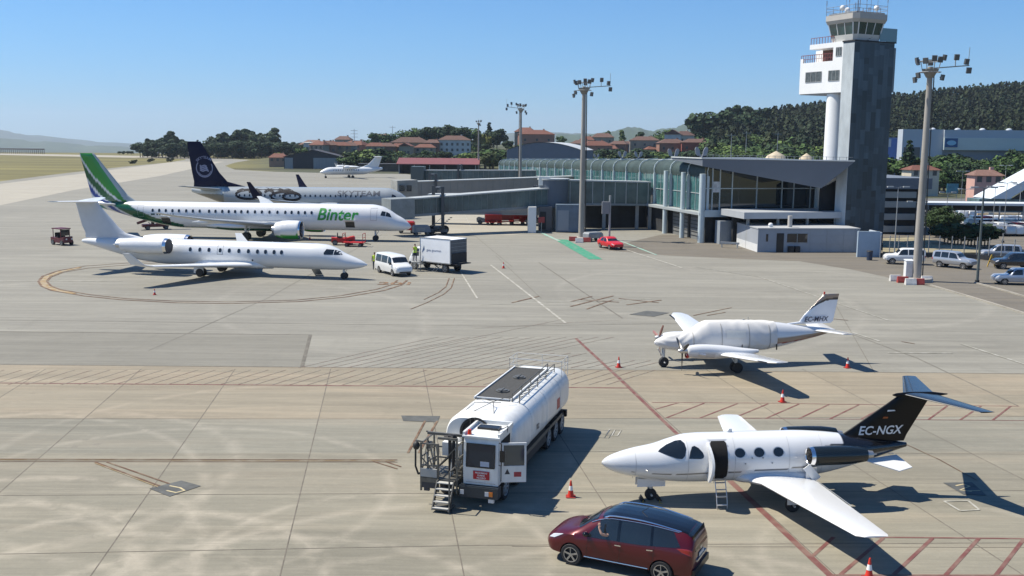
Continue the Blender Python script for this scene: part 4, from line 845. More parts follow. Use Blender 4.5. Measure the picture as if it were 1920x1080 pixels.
# ---- figures
def figure(name, loc, hd, label, joints, radii, edges, colf, hairp=None, vest=None, group=None, mats=None):
    r = root(name, loc, hd, label, 'person', group)
    me = bpy.data.meshes.new('body'); me.from_pydata(joints, edges, []); o = bpy.data.objects.new('body', me); COL.objects.link(o)
    md = o.modifiers.new('s', 'SKIN'); sv = me.skin_vertices[0].data
    for i, q in enumerate(radii): sv[i].radius = (q, q * (.72 if .09 < q and joints[i][2] > .8 and abs(joints[i][1]) < .02 and i < 5 else 1)) if not isinstance(q, tuple) else q
    sv[0].use_root = True
    ss = o.modifiers.new('u', 'SUBSURF'); ss.levels = 2; ss.render_levels = 2
    dg = bpy.context.evaluated_depsgraph_get(); dg.update(); m2 = bpy.data.meshes.new_from_object(o.evaluated_get(dg)); o.modifiers.clear(); o.data = m2
    a = m2.color_attributes.new('Col', 'FLOAT_COLOR', 'POINT'); a.data.foreach_set('color', [c for v in m2.vertices for c in (*colf(v.co), 1)])
    m2.materials.clear(); m2.materials.append(M('cloth_and_skin', vc=True, rough=.8)); m2.shade_smooth(); o.parent = r; o['category'] = None if 0 else ''
    del o['category']; return r
SK = (.42, .22, .15); YEL = (.55, .75, .04); NVB = (.02, .025, .05)
def standing(loc, hd, label, vest=YEL, arm=0):
    J = [(0, 0, .95), (0, 0, 1.12), (.01, 0, 1.38), (.0, 0, 1.5), (.02, 0, 1.56), (.03, 0, 1.66), (.02, 0, 1.76), (0, .1, .9), (.03, .11, .5), (0, .12, .09), (.12, .13, .05), (0, -.1, .9), (-.02, -.11, .5), (-.06, -.12, .09), (.06, -.13, .05),
         (0, .2, 1.42), (.0, .25, 1.15), (.1, .24, .92), (.13, .23, .84), (0, -.2, 1.42), (.02 + arm * .15, -.27, 1.15 + arm * .1), (.12 + arm * .2, -.2, .93 + arm * .25), (.16 + arm * .25, -.19, .86 + arm * .3)]
    E_ = [(0, 1), (1, 2), (2, 3), (3, 4), (4, 5), (5, 6), (0, 7), (7, 8), (8, 9), (9, 10), (0, 11), (11, 12), (12, 13), (13, 14), (2, 15), (15, 16), (16, 17), (17, 18), (2, 19), (19, 20), (20, 21), (21, 22)]
    Rd = [.15, .14, .17, .065, .06, .1, .07, .1, .075, .05, .045, .1, .075, .05, .045, .065, .05, .04, .035, .065, .05, .04, .035]
    def cf(v):
        if v.z > 1.5: return SK if v.z < 1.72 or v.x > .06 else (.03, .02, .015)
        if v.z > .9 and abs(v.y) < .2: return vest if abs(v.z - 1.1) > .03 else (.6, .62, .6)
        if v.z > .9: return NVB if abs(v.y) < .26 and v.z > 1.05 else SK
        return NVB
    r = figure('person', loc, hd, label, J, Rd, E_, cf)
    h = MB(); h.ball((-.005, 0, 1.71), .105, .09, .085); h.build('hair', M('hair_dark', (.02, .014, .01), .8), r, True)
    v = MB(); v.loft([[(.0 + q * w * .62 * math.cos(a), w * math.sin(a), z) for a in np.linspace(0, 2 * math.pi, 17)[:-1]] for z, w, q in ((.9, .19, 1), (1.1, .175, 1), (1.35, .21, 1), (1.46, .17, .9))], cap=False); v.build('safety_vest', M('vest_yellow', vest, .7), r, True)
    return r
# driver of the people carrier: torso, head and a bare arm resting out of the window
J = [(-.05, 0, .72), (-.05, 0, .95), (-.06, 0, 1.12), (-.05, 0, 1.2), (-.03, 0, 1.27), (-.02, 0, 1.36), (-.06, .17, 1.14), (-.02, .40, 1.03), (.12, .56, 1.1), (.2, .54, 1.25), (.22, .53, 1.33), (-.06, -.17, 1.14), (.1, -.2, .98), (.35, -.14, 1.02), (.42, -.12, 1.04)]
rd = [.15, .14, .15, .06, .085, .09, .06, .05, .045, .035, .03, .06, .05, .04, .035]
ed = [(0, 1), (1, 2), (2, 3), (3, 4), (4, 5), (2, 6), (6, 7), (7, 8), (8, 9), (9, 10), (2, 11), (11, 12), (12, 13), (13, 14)]
def worldof(base, hd, p):
    a = R(hd); return (base[0] + p[0] * math.cos(a) - p[1] * math.sin(a), base[1] + p[0] * math.sin(a) + p[1] * math.cos(a), p[2] if len(p) > 2 else 0)
dl = worldof((3.60, 30.05), 154.3, (.3, .46, 0))
dv = figure('person', (dl[0], dl[1], .12), 154.3, 'driver of the dark red car in dark shirt, bare arm out of the window', J, rd, ed, lambda v: (.5, .3, .22) if v.y > .22 or v.z > 1.19 else (.03, .03, .04))
hb = MB(); hb.ball((-.05, 0, 1.4), .1, .09, .07); hb.build('hair', M('hair_dark', (.02, .014, .01), .8), dv, True)
fgm = MB()
for k, (dx, l) in enumerate(((-.03, .07), (-.01, .08), (.01, .078), (.03, .062))): fgm.tube([(.22 + dx, .53, 1.34), (.225 + dx, .51, 1.34 + l * .6), (.225 + dx, .48, 1.34 + l)], .008)
fgm.tube([(.19, .53, 1.3), (.165, .515, 1.34)], .009); fgm.build('fingers', M('skin_light', (.5, .3, .22), .6), dv, True)

# ---- white minibus van
st = [(-2.5, .4, .8, .8, .9, 1.1, .88, 1.8, .78, 1.86), (-2.44, .3, .88, .8, .95, 1.12, .93, 1.88, .8, 1.95), (-1, .28, .9, .8, .96, 1.12, .94, 1.9, .8, 1.98), (.7, .28, .9, .8, .96, 1.12, .94, 1.88, .79, 1.96), (1.1, .28, .9, .8, .96, 1.1, .93, 1.72, .76, 1.8), (1.75, .28, .9, .75, .95, 1.05, .91, 1.16, .8, 1.24), (2.1, .3, .86, .7, .92, .98, .87, 1.04, .76, 1.1), (2.4, .35, .76, .62, .84, .85, .78, .9, .66, .94), (2.5, .42, .6, .6, .66, .7, .6, .72, .5, .74)]
vn, Bv = vehicle('minibus', (-11.6, 98.6, 0), -58, 'white minibus with dark windows standing in front of the box lorry', 'van', st, mWhite, (1.55, -1.5), .95, .33, .22, far=True, shield=[[(1.15, 7.1), (1.15, 9.999), (1.68, 9.999), (1.6, 7.1)]],
    side=[[(1.5, 5.15), (1.1, 6.8), (.55, 6.85), (.55, 5.1)], [(.4, 5.1), (.4, 6.85), (-.9, 6.85), (-.9, 5.1)], [(-1.0, 5.1), (-1.0, 6.85), (-2.2, 6.85), (-2.25, 5.1)]], lamps=(('headlight', [(2.35, 5.2), (2.0, 5.1), (2.15, 4.3), (2.42, 4.4)], mLampW), ('taillight', [(-2.47, 4), (-2.47, 6), (-2.38, 6), (-2.38, 4)], mLampR)))
MB().extr([(2.44, -.55, .62), (2.44, .55, .62), (2.38, .6, .86), (2.38, -.6, .86)], (.06, 0, 0)).build('grille', mBlack, vn); MB().box(2.4, 2.52, -.6, .6, .38, .5).build('front_bumper', mBlack, vn)
MB().box(2.52, 2.53, -.25, .25, .5, .6).build('number_plate', MATS['plate_white'], vn)
for sg in (1, -1): MB().box(1.35, 1.5, sg * .98, sg * 1.15, 1.1, 1.35).build('wing_mirror', mBlack, vn)

# ---- catering box lorry
bt = root('box_lorry', (-7.25, 101.4, 0), 143, 'white and grey high box lorry with blue lettering behind the minibus', 'lorry')
bx = MB(); bx.box(-2.4, 1.6, -1.25, 1.25, 1.0, 3.35); b_ = bx.build('cargo_box', M('box_white', (.80, .81, .82), .45, var=.05, vs=1), bt)
fr = MB()
for x in (-2.4, 1.56): 
    for y in (-1.27, 1.25): fr.box(x, x + .05, y, y + .03, .98, 3.4)
for y in (-1.275, 1.245): fr.box(-2.43, 1.64, y, y + .03, 3.33, 3.42); fr.box(-2.43, 1.64, y, y + .03, .93, 1.03)
fr.build('box_frame', mSteel, bt)
rd_ = MB(); rd_.box(-2.46, -2.405, -1.2, 1.2, 1.05, 3.3); rdo = rd_.build('rear_shutter', M('shutter_dark', (.10, .11, .12), .6, var=.2, vs=3), bt)
for k in range(6): MB().box(-2.48, -2.462, -1.2, 1.2, 1.2 + k * .35, 1.23 + k * .35).build('shutter_rib', mSteel, rdo)
MB().box(-3.1, -2.5, -1.1, 1.1, .9, .98).box(-2.56, -2.5, -1.1, 1.1, 1.0, 2.0).build('tail_lift', mDark, bt)
ch = MB(); ch.box(-2.4, 2.6, -.45, .45, .6, .9)
for x in (-1.8, -.6, .6): ch.bar((x, -.9, .4), (x + 1, -.9, .95), .08); ch.bar((x, .9, .4), (x + 1, .9, .95), .08)
ch.build('chassis', mDark, bt)
signtext('lettering', 'gate gourmet', .36, M('blue_grey_lettering', (.05, .09, .2), .5), bt, (-.25, 1.262, 2.05), (-1, 0, 0))
MB().extr([(1.35, 1.262, 1.85), (1.05, 1.262, 2.6), (1.0, 1.262, 2.2)], (0, .004, 0)).build('emblem', MATS['blue_grey_lettering'], bt)
stc = [(1.7, .55, .95, .9, 1.0, 1.4, .98, 2.2, .9, 2.3), (2.4, .5, 1, .9, 1.02, 1.4, 1.0, 2.25, .9, 2.36), (2.9, .5, 1, .9, 1.02, 1.35, .98, 1.9, .88, 2.0), (3.3, .5, .98, .85, 1, 1.2, .95, 1.3, .85, 1.36), (3.45, .55, .85, .8, .9, 1.1, .8, 1.15, .7, 1.2)]
Bc = Body(stc); Bc.mb(30).build('cab', mWhite, bt, True)
for sg in (1, -1):
    Bc.patch(bt, 'side_window', [(3.0, 5.1), (2.75, 6.8), (2.0, 6.85), (2.0, 5.1)], mGlassD, sg); Bc.patch(bt, 'windshield', [(2.75, 7.1), (2.75, 9.99), (3.2, 9.99), (3.15, 7.1)], mGlassD, sg)
    for x in (-1.5, 2.6): wheel(bt, x, sg * 1.05, .42, .28, 6, mSteel)
sp = MB(); sp.bar((-1.2, 1.1, .9), (-.6, 1.5, .05), .05); sp.bar((-.8, 1.1, .9), (-.2, 1.5, .05), .05); sp.build('stabilizer_leg', mSteel, bt)
standing((-9.75, 101.0, .95), -60, 'person in yellow vest standing on the raised step beside the box lorry cab', arm=1)
pf = root('work_platform', (-9.75, 101.0, 0), -20, 'low steel step platform under the worker beside the lorry cab', 'platform'); m = MB(); m.box(-.5, .5, -.4, .4, .88, .95)
for a in (-.45, .45):
    for b in (-.35, .35): m.bar((a, b, 0), (a, b, .9), .05)
m.build('deck', mSteel, pf); m = MB(); m.tube([(-.45, .35, .95), (-.45, .35, 1.9), (.45, .35, 1.9), (.45, .35, .95)], .02); m.build('railing', mSteel, pf)
standing((-13.9, 101.6, 0), 100, 'person in yellow vest and dark trousers on the ground behind the minibus')

# ---- airport tractors, loaders
def tug(loc, hd, label, body, seat=(.4, .3, .1), group=None, canopy=True):
    t = root('baggage_tractor', loc, hd, label, 'tractor', group); m = MB(); m.loft([[(-1.4, -.65, .35), (-1.4, .65, .35), (-1.4, .65, .95), (-1.4, -.65, .95)], [(.3, -.68, .3), (.3, .68, .3), (.3, .68, .85), (.3, -.68, .85)], [(1.3, -.62, .32), (1.3, .62, .32), (1.3, .58, 1.1), (1.3, -.58, 1.1)], [(1.5, -.5, .4), (1.5, .5, .4), (1.5, .46, 1.0), (1.5, -.46, 1.0)]])
    m.build('body', body, t, True, angle=25); m = MB(); m.box(-.6, -.1, -.5, .5, .86, 1.05); m.box(-.7, -.6, -.5, .5, .95, 1.5); m.build('seat', mDark, t)
    if canopy:
        m = MB()
        for x in (-.9, .7):
            for y in (-.58, .58): m.bar((x, y, .8), (x, y, 1.98), .07)
        m.build('cab_frame', body, t); m = MB(); m.box(-1.05, .85, -.68, .68, 1.95, 2.06); m.build('cab_roof', body, t); MB().box(.68, .7, -.55, .55, 1.15, 1.9).build('windshield', mGlassD, t)
    m = MB(); m.tube([(.45, 0, .9), (.2, 0, 1.25)], .03); m.cyl((.19, 0, 1.25), (.17, 0, 1.28), .18, n=14); m.build('steering_wheel', mDark, t)
    for x in (-.95, .95):
        for sg in (1, -1): wheel(t, x, sg * .72, .33, .24, 5, mSteel)
    MB().cyl((1.5, .35, .8), (1.54, .35, .8), .1).cyl((1.5, -.35, .8), (1.54, -.35, .8), .1).build('headlight', mLampW, t); MB().box(-1.65, -1.4, -.08, .08, .42, .52).build('tow_hitch', mDark, t)
    return t
mMar = M('maroon_paint', (.10, .015, .02), .45, var=.15, vs=3)
tug((*G(117, 459), 0), -35, 'maroon open cab tow tractor alone on the apron at the far left', mMar)
def belt(loc, hd, label, mt, elev=2.2, group=None):
    t = root('belt_loader', loc, hd, label, 'belt loader', group); MB().box(-2.2, 1.4, -.6, .6, .4, .8).box(-.2, .9, .1, .62, .8, 1.25).build('body', mt, t)
    m = MB(); m.bar((-2.9, -.25, .9), (2.9, -.25, elev), .75, .16); m.build('conveyor', mDark, t); m = MB(); m.bar((-2.9, -.66, 1.0), (2.9, -.66, elev + .12), .06, .2); m.bar((-2.9, .16, 1.0), (2.9, .16, elev + .12), .06, .2); m.build('side_rail', mt, t)
    m = MB(); m.bar((.9, -.25, .8), (1.6, -.25, (elev + .9) / 2 + .3), .12); m.bar((-1, -.25, .7), (-1.4, -.25, 1.15), .1); m.build('lift_arm', mSteel, t); MB().box(-.9, -.5, .15, .55, .8, 1.4).build('seat', mDark, t)
    for x in (-1.5, 1.0):
        for sg in (1, -1): wheel(t, x, sg * .66, .3, .2, 5, mSteel)
    return t
belt((*G(297, 430), 0), 28, 'dark maroon belt loader raised to the rear hold of the green-tailed airliner', mMar, 2.8)
def cart(loc, hd, label, mt, group, load=True, hood=False):
    t = root('baggage_cart', loc, hd, label, 'baggage cart', group); MB().box(-1.3, 1.3, -.75, .75, .45, .55).build('deck', mt, t); m = MB()
    for x in (-1.25, 1.25): m.bar((x, -.7, .55), (x, -.7, 1.6), .06); m.bar((x, .7, .55), (x, .7, 1.6), .06); m.bar((x, -.7, 1.6), (x, .7, 1.6), .06); m.bar((x, -.7, 1.1), (x, .7, 1.1), .05)
    m.build('end_frame', mt, t)
    if hood: MB().prism([(-1.3, -.78), (1.3, -.78), (1.3, .78), (-1.3, .78)], 1.6, 1.68).box(-1.3, 1.3, .70, .74, .6, 1.6).build('cover', mt, t)
    for x in (-.85, .85):
        for sg in (1, -1): wheel(t, x, sg * .6, .22, .14, 4, mSteel)
    MB().bar((1.3, 0, .4), (2.1, 0, .3), .07).build('drawbar', mDark, t); return t
tug((*G(643, 459), 0), 8, 'red tow tractor without roof below the green lettered airliner', mRed, canopy=False)
cart((*G(664, 462), 0), -5, 'red baggage cart hitched behind the roofless red tractor', mRed, 'baggage carts')
c0 = cart((*G(925, 422), 0), 4, 'red covered baggage cart leftmost in the row beside the white container', mRed, 'baggage carts', hood=True)
for k, (px, lab) in enumerate(((948, 'red covered baggage cart second from the left in the row'), (970, 'red covered baggage cart third from the left in the row'), (990, 'red covered baggage cart rightmost in the row, nearest the white container'))):
    dup(c0, (*G(px, 421 - (k % 2)), 0), 4 + 3 * k, lab)
tug((*G(912, 420), 0), 175, 'small grey tow tractor at the left end of the red cart row', mSteel, canopy=False)
# red airport pickup by the green floor stripe
st = [(-2.1, .4, .7, .6, .8, .85, .78, .95, .7, .97), (-1.9, .32, .82, .6, .88, .88, .86, 1.0, .75, 1.03), (-1.1, .3, .84, .6, .9, .9, .88, 1.35, .68, 1.4), (-.3, .3, .84, .6, .9, .9, .88, 1.42, .66, 1.48), (.3, .3, .84, .6, .9, .9, .88, 1.2, .66, 1.28), (.8, .3, .84, .6, .9, .88, .86, .95, .72, 1.0), (1.7, .32, .8, .58, .85, .8, .8, .84, .66, .88), (2.1, .4, .6, .5, .66, .65, .58, .7, .5, .72)]
rp, _ = vehicle('apron_car', (*G(1145, 466), 0), -68, 'small bright red car with black roof by the green ground stripe', 'car', st, M('signal_red', (.50, .012, .015), .4, coat=.3), (1.25, -1.25), .88, .3, .18, far=True, side=[[(.55, 5.1), (.2, 6.8), (-.3, 6.85), (-.3, 5.1)], [(-.4, 5.1), (-.4, 6.85), (-1.0, 6.7), (-1.2, 5.1)]], shield=[[(.3, 7.1), (.3, 9.99), (.78, 9.99), (.75, 7.1)]], lamps=(('headlight', [(2.0, 5.0), (1.7, 5.0), (1.85, 4.2), (2.05, 4.3)], mLampW),))
# ---- parked cars on the right
SUV = [(-2.1, .5, .7, .75, .85, 1.05, .8, 1.55, .68, 1.6), (-2.0, .42, .82, .75, .9, 1.08, .86, 1.68, .7, 1.74), (-1, .4, .84, .75, .92, 1.08, .88, 1.72, .72, 1.78), (.2, .4, .84, .75, .92, 1.06, .88, 1.7, .7, 1.76), (.6, .4, .84, .75, .92, 1.05, .88, 1.45, .7, 1.52), (.95, .4, .84, .75, .92, 1.04, .87, 1.1, .76, 1.16), (1.8, .42, .82, .72, .88, 1.0, .83, 1.03, .72, 1.08), (2.1, .5, .66, .66, .74, .82, .68, .85, .6, .87)]
HAT = [(x, z0 - .12, w0, zm - .12, wm, zb - .1, wb, zr - .2, wr, zc - .2) for x, z0, w0, zm, wm, zb, wb, zr, wr, zc in SUV]
def parked(nm, loc, hd, lab, paint, prof, cat='car', grp=None):
    return vehicle(nm, loc, hd, lab, cat, prof, paint, (1.3, -1.25), .88, .34 if prof is SUV else .31, .2, far=True, group=grp,
        side=[[(.75, 5.1), (.45, 6.8), (-.25, 6.85), (-.25, 5.1)], [(-.35, 5.1), (-.35, 6.85), (-1.1, 6.85), (-1.1, 5.1)], [(-1.2, 5.1), (-1.2, 6.85), (-1.8, 6.8), (-1.9, 5.1)]], shield=[[(.5, 7.1), (.5, 9.99), (.92, 9.99), (.9, 7.1)]], rear=[[(-2.08, 7.0), (-2.08, 9.9), (-2.0, 9.9), (-2.0, 7.0)]],
        lamps=(('headlight', [(2.05, 5.0), (1.75, 5.0), (1.85, 4.1), (2.08, 4.2)], mLampW), ('taillight', [(-2.09, 3.4), (-2.09, 4.9), (-1.98, 4.9), (-1.98, 3.4)], mLampR)))[0]
mSil = M('silver_car_paint', (.45, .46, .48), .3, metal=.5, coat=.6); mBlk = M('black_car_paint', (.015, .016, .02), .2, coat=1)
parked('parked_car', (*G(1694, 495), 0), 168, 'white off-road car behind the thick light mast', mWhite, SUV, grp='cars parked beyond the apron edge')
parked('parked_car', (*G(1789, 502), 0), -48, 'silver off-road car facing the apron, between the two lamp posts', mSil, SUV, grp='cars parked beyond the apron edge')
parked('parked_car', (*G(1874, 487), 0), 165, 'silver estate car at the right edge, behind the black car', mSil, SUV, grp='cars parked beyond the apron edge')
parked('parked_car', (*G(1900, 504), 0), 172, 'black car at the right edge, between two silver cars', mBlk, SUV, grp='cars parked beyond the apron edge')
parked('parked_car', (*G(1905, 533), 0), 172, 'silver-blue hatchback nearest the kerb at the right edge', M('pale_blue_paint', (.40, .44, .5), .3, metal=.4, coat=.6), HAT, grp='cars parked beyond the apron edge')
# ---- cones
def cone(loc, label, z=1.0):
    t = root('traffic_cone', (*loc, 0), 0, label, 'traffic cone', 'traffic cones on the apron')
    m = MB(); m.loft([[(r * math.cos(a), r * math.sin(a), h) for a in np.linspace(0, 2 * math.pi, 17)[:-1]] for h, r in ((.04, .15), (.22, .112), (.22, .112), (.75, .03))]); m.build('cone_body', mOrange, t, True)
    m = MB(); m.prism([(x * .21, y * .21) for x, y in ((-1, -.8), (-.8, -1), (.8, -1), (1, -.8), (1, .8), (.8, 1), (-.8, 1), (-1, .8))], 0, .045); m.build('cone_base', M('cone_base_red', (.25, .02, .015), .7), t)
    m = MB(); m.loft([[(r * math.cos(a), r * math.sin(a), h) for a in np.linspace(0, 2 * math.pi, 17)[:-1]] for h, r in ((.32, .102), (.52, .068))], cap=False); m.build('reflective_band', M('reflective_white', (.75, .75, .75), .4), t, True)
    t.scale = (z * .85,) * 3; return t
k0 = cone(G(1070, 932), 'orange cone in the tanker\'s shadow')
for px, py, lab in ((1160, 689, 'orange cone in front of the propeller plane\'s nose'), (1589, 690, 'orange cone beside the tail shadow of the propeller plane'), (1467, 754, 'orange cone between the propeller plane and the black-tailed jet'), (1629, 1084, 'orange cone at the bottom edge of the picture by the red hatching'), (290, 553, 'small dark cone by the wing tip shadow of the white regional jet'), (944, 503, 'orange and black marker on the open apron right of the box lorry'), (581, 449, 'orange cone under the green-tailed airliner behind its engine')):
    c = dup(k0, (*G(px, py), 0), 20, lab)
    if px in (290,): c.scale = (.7,) * 3
# ================================================================= FUEL TANKER
tk = root('tanker_lorry', (-1.65, 34.75, 0), -106, 'long white fuel tanker with an offset cab, open cab door and steel lift platform', 'tanker lorry')
mTk = M('tanker_white', (.66, .67, .66), .38, coat=.2, var=.13, vs=1.6, stretch=(1, 1, .35)); mGal = M('galvanised_steel', (.15, .145, .13), .5, metal=.5, var=.25, vs=4)
def obr(x, w, z0, z1, r, n=9, k=1.0):      # rounded box ring
    c = []; zc = (z0 + z1) / 2; h = (z1 - z0) / 2 * k; w = w * k; r = min(r, w * .999, h * .999)
    for cy, cz, a0 in ((w - r, h - r, 0), (-(w - r), h - r, 90), (-(w - r), -(h - r), 180), (w - r, -(h - r), 270)):
        for i in range(n): a = R(a0 + 90 * i / (n - 1)); c.append((x, cy + r * math.cos(a), zc + cz + r * math.sin(a)))
    return c
m = MB(); m.loft([obr(-1.75, 1.36, .96, 2.85, .62, k=.93), obr(-1.82, 1.36, .96, 2.85, .68, k=.97), obr(-2.1, 1.37, .94, 2.87, .7), obr(-10.6, 1.37, .94, 2.87, .7), obr(-10.95, 1.37, .94, 2.87, .7, k=.95), obr(-11.1, 1.37, .94, 2.87, .7, k=.8)])
tank = m.build('tank', mTk, tk, True, angle=50)
for x in (-4.2, -6.6, -9.0): MB().loft([obr(x, 1.378, .932, 2.88, .7), obr(x - .05, 1.378, .932, 2.88, .7)]).build('tank_band', M('band_white', (.66, .67, .67), .35), tank, True)
m = MB(); m.box(-10.1, -4.2, -.98, .46, 2.875, 2.905); deck = m.build('walkway', M('walkway_grid', (.05, .05, .048), .85, var=.25, vs=14, bump=.5, bs=30), tk)
m = MB(); m.box(-10.1, -4.25, -1.04, -.98, 2.86, 2.96); m.box(-10.1, -4.25, .46, .52, 2.86, 2.96); m.box(-4.3, -4.24, -.92, .42, 2.86, 2.96); m.build('walkway_edge', mTk, deck)
for x in (-5.6, -8.1):
    m = MB(); m.cyl((x, -.25, 2.905), (x, -.25, 2.95), .28, n=24); m.cyl((x, -.25, 2.95), (x, -.25, 2.99), .2, n=20); h = m.build('manhole', M('manhole_grey', (.12, .12, .115), .5, metal=.4), tk, True); MB().bar((x - .3, -.25, 2.99), (x + .3, -.25, 2.99), .05).build('hatch_bar', mGal, h)
for k, y in enumerate((.56, .86)):
    m = MB(); m.tube([(-4.2, y, 2.84 - .06 * k), (-4.2, y, 3.2), (-9.9, y, 3.2), (-9.9, y, 2.84 - .06 * k)], .022)
    for x in (-5.6, -7.0, -8.4): m.tube([(x, y, 2.8), (x, y, 3.2)], .018)
    if k: m.tube([(-4.2, y, 3.0), (-9.9, y, 3.0)], .016)
    m.build('folding_rail', mGal, tk, True)
m = MB()
for i in range(9): x = -4.5 - i * .62; m.tube([(x, .57, 2.9), (x - .3, .86, 3.0)], .016)
m.build('rail_brace', mGal, tk)
m = MB(); P = [(-9.9, -1.2), (-9.9, 1.2), (-11.1, 1.2), (-11.1, -1.2)]
for a, b in zip(P, P[1:] + P[:1]):
    for z in (3.05, 3.35): m.tube([(*a, z), (*b, z)], .013)
for x, y in P + [(-11.1, 0), (-10.5, 1.2), (-10.5, -1.2), (-9.9, -1.2)]: m.tube([(x, y, 2.5), (x, y, 3.35)], .013)
m.build('rear_railing', M('rail_white', (.5, .5, .48), .5), tk)
m = MB()      # hose reel recess on the front dome
m.lathe([(-.02, .56), (.12, .6), (.12, .52), (.0, .48)], 36, o=(-1.72, -.12, 2.28)); m.build('reel_arch', M('reel_black', (.02, .02, .022), .6), tk, True)
m = MB(); m.cyl((-1.66, -.12, 2.28), (-1.7, -.12, 2.28), .5, n=32); m.build('reel_drum', M('reel_dark', (.012, .012, .013), .7), tk)
m = MB(); m.bar((-1.6, -.12, 2.28), (-1.6, -.12, 2.88), .03); m.bar((-1.6, -.3, 2.28), (-1.6, -.3, 2.8), .025); m.build('reel_bracket', mGal, tk)
m = MB(); m.tube([(-2.4, -.5, 2.85), (-3.2, .1, 3.1), (-3.9, .6, 3.2)], .014); m.tube([(-2.3, .4, 2.85), (-3.2, .1, 3.1), (-4.1, -.7, 2.95)], .014); m.tube([(-3.2, .1, 3.1), (-3.2, .1, 2.84)], .014); m.tube([(-2.6, -.8, 2.86), (-3.6, -.8, 2.9), (-3.9, .2, 2.9)], .012); m.build('cable_guide', mGal, tk)
# chassis
m = MB(); m.box(-11.2, -.3, -.45, .45, .62, .95); m.box(-9.6, -3.2, -1.22, -.6, .55, 1.0); m.box(-7.2, -3.4, .6, 1.22, .5, 1.02); m.box(-11.15, -10.95, -1.2, 1.2, .55, .85); m.build('chassis', M('chassis_dark', (.025, .026, .028), .6), tk)
m = MB(); m.box(-9.9, -2.6, 1.235, 1.262, .88, 1.02); m.build('side_guard', mGal, tk)
for x in (-1.25, -3.0, -7.7, -8.95, -10.15):
    for sg in (1, -1): wheel(tk, x, sg * 1.2, .5, .3, 8, mSteel)
    if x in (-1.25, -3.0, -7.7, -8.95, -10.15): MB().loft([[(x + q * math.cos(a), y, .5 + q * math.sin(a)) for a in np.linspace(R(15), R(165), 9)] for y, q in ((.85, .58), (1.27, .58))], cap=False, closed=False).build('mudguard', mDark, tk)
mdec = M('decal_blue', (.05, .09, .25), .5)
signtext('tank_lettering', '702', .3, M('decal_dark', (.03, .03, .04), .5), tk, (-5.1, 1.385, 1.62), (-1, 0, 0), bold=.006)
m = MB(); m.box(-8.9, -8.4, 1.371, 1.378, 1.55, 2.0); m.build('hazard_placard', M('placard_red_white', (.45, .08, .07), .5, var=.5, vs=9), tk)
# cab, offset to the driver's side
m = MB(); y0, y1 = -.02, 1.26
m.loft([[(x, y0 + i, z), (x, y1 - i, z), (x, y1 - i, z2), (x, y0 + i, z2)] for x, i, z, z2 in ((-1.72, 0, .92, 2.62), (-.2, 0, .92, 2.62))])
m.v = []; m.f = []; m.m = []
prof = [(-1.72, .9), (.0, .9), (.04, 1.5), (-.04, 2.42), (-.12, 2.6), (-1.72, 2.62)]
m.extr([(x, y0, z) for x, z in prof], (0, y1 - y0, 0)); cab = m.build('cab', mTk, tk, angle=20)
m = MB(); m.box(-1.75, .02, y0 - .05, y1 + .05, 2.6, 2.66); m.box(-1.75, -1.65, y0 - .05, y1 + .05, 2.66, 2.8); m.box(-1.65, -.05, y0 - .05, y0 + .03, 2.66, 2.78); m.box(-1.65, -.05, y1 - .03, y1 + .05, 2.66, 2.78); m.build('cab_roof', mTk, cab)
m = MB(); m.box(-1.3, -.9, .2, 1.0, 2.66, 2.74); m.build('roof_vent', mBlack, cab)
MB().cyl((-.2, .14, 2.66), (-.2, .14, 2.84), .08, .06, n=14).build('beacon', M('beacon_red', (.5, .03, .01), .2), cab, True)
m = MB(); q = lambda z: .045 + (z - 1.5) * (-.08 / .92) + .006
m.extr([(q(1.56), .1, 1.56), (q(1.56), 1.14, 1.56), (q(2.38), 1.14, 2.38), (q(2.38), .1, 2.38)], (.012, 0, 0)); m.build('windshield', M('cab_glass', (.012, .022, .036), .08, spec=.45), cab)
m = MB(); 
for a, b in (((.1, 1.56), (1.14, 1.56)), ((1.14, 1.56), (1.14, 2.38)), ((1.14, 2.38), (.1, 2.38)), ((.1, 2.38), (.1, 1.56))): m.bar((q(a[1]) + .012, *a), (q(b[1]) + .012, *b), .03, .03)
m.build('windshield_seal', mBlack, cab)
m = MB(); m.box(q(1.6) + .014, q(1.6) + .018, .62, .95, 1.6, 1.78); m.build('papers', M('paper_pale', (.35, .4, .5), .7), cab)
m = MB(); m.box(-1.5, -.35, y1, y1 + .006, .98, 2.45); m.build('door_opening', M('cabin_dark', (.008, .007, .007), .9), cab)
MB().box(-1.3, -.5, y0 - .008, y0, 1.5, 2.4).build('side_window', mGlassD, cab)
m = MB(); m.box(.045, .06, .36, .96, 1.12, 1.42); sg_ = m.build('red_sign', M('sign_red', (.42, .01, .02), .5), cab)
for k, t in enumerate(('PROHIBIDO', 'FUMAR', 'PELIGRO')): signtext('sign_lettering', t, .085, M('sign_white', (.7, .7, .7), .5), sg_, (.066, .66, 1.33 - k * .09), (0, 1, 0), bold=.002)
MB().bar((.06, .1, 1.0), (.06, 1.18, 1.0), .012).build('panel_seam', mLine, cab)
m = MB(); m.box(-.25, .16, -.15, 1.3, .46, .84); m.box(-.2, .13, -.15, 1.3, .84, .88); m.build('front_bumper', M('bumper_blue_grey', (.025, .033, .042), .5), tk)
for y, mt in ((1.05, mLampA), (.9, mLampW), (-.02, mLampW)): MB().box(.16, .18, y - .07, y + .07, .56, .72).build('headlight', mt, tk)
MB().box(.0, .14, .95, 1.15, .32, .46).build('fog_lamp', mLampW, tk)
m = MB(); m.tube([(.02, 1.3, 2.5), (.12, 1.42, 2.5), (.12, 1.42, 1.7), (.02, 1.3, 1.7)], .018); m.box(.06, .14, 1.36, 1.52, 1.85, 2.25); m.build('wing_mirror', mBlack, tk)
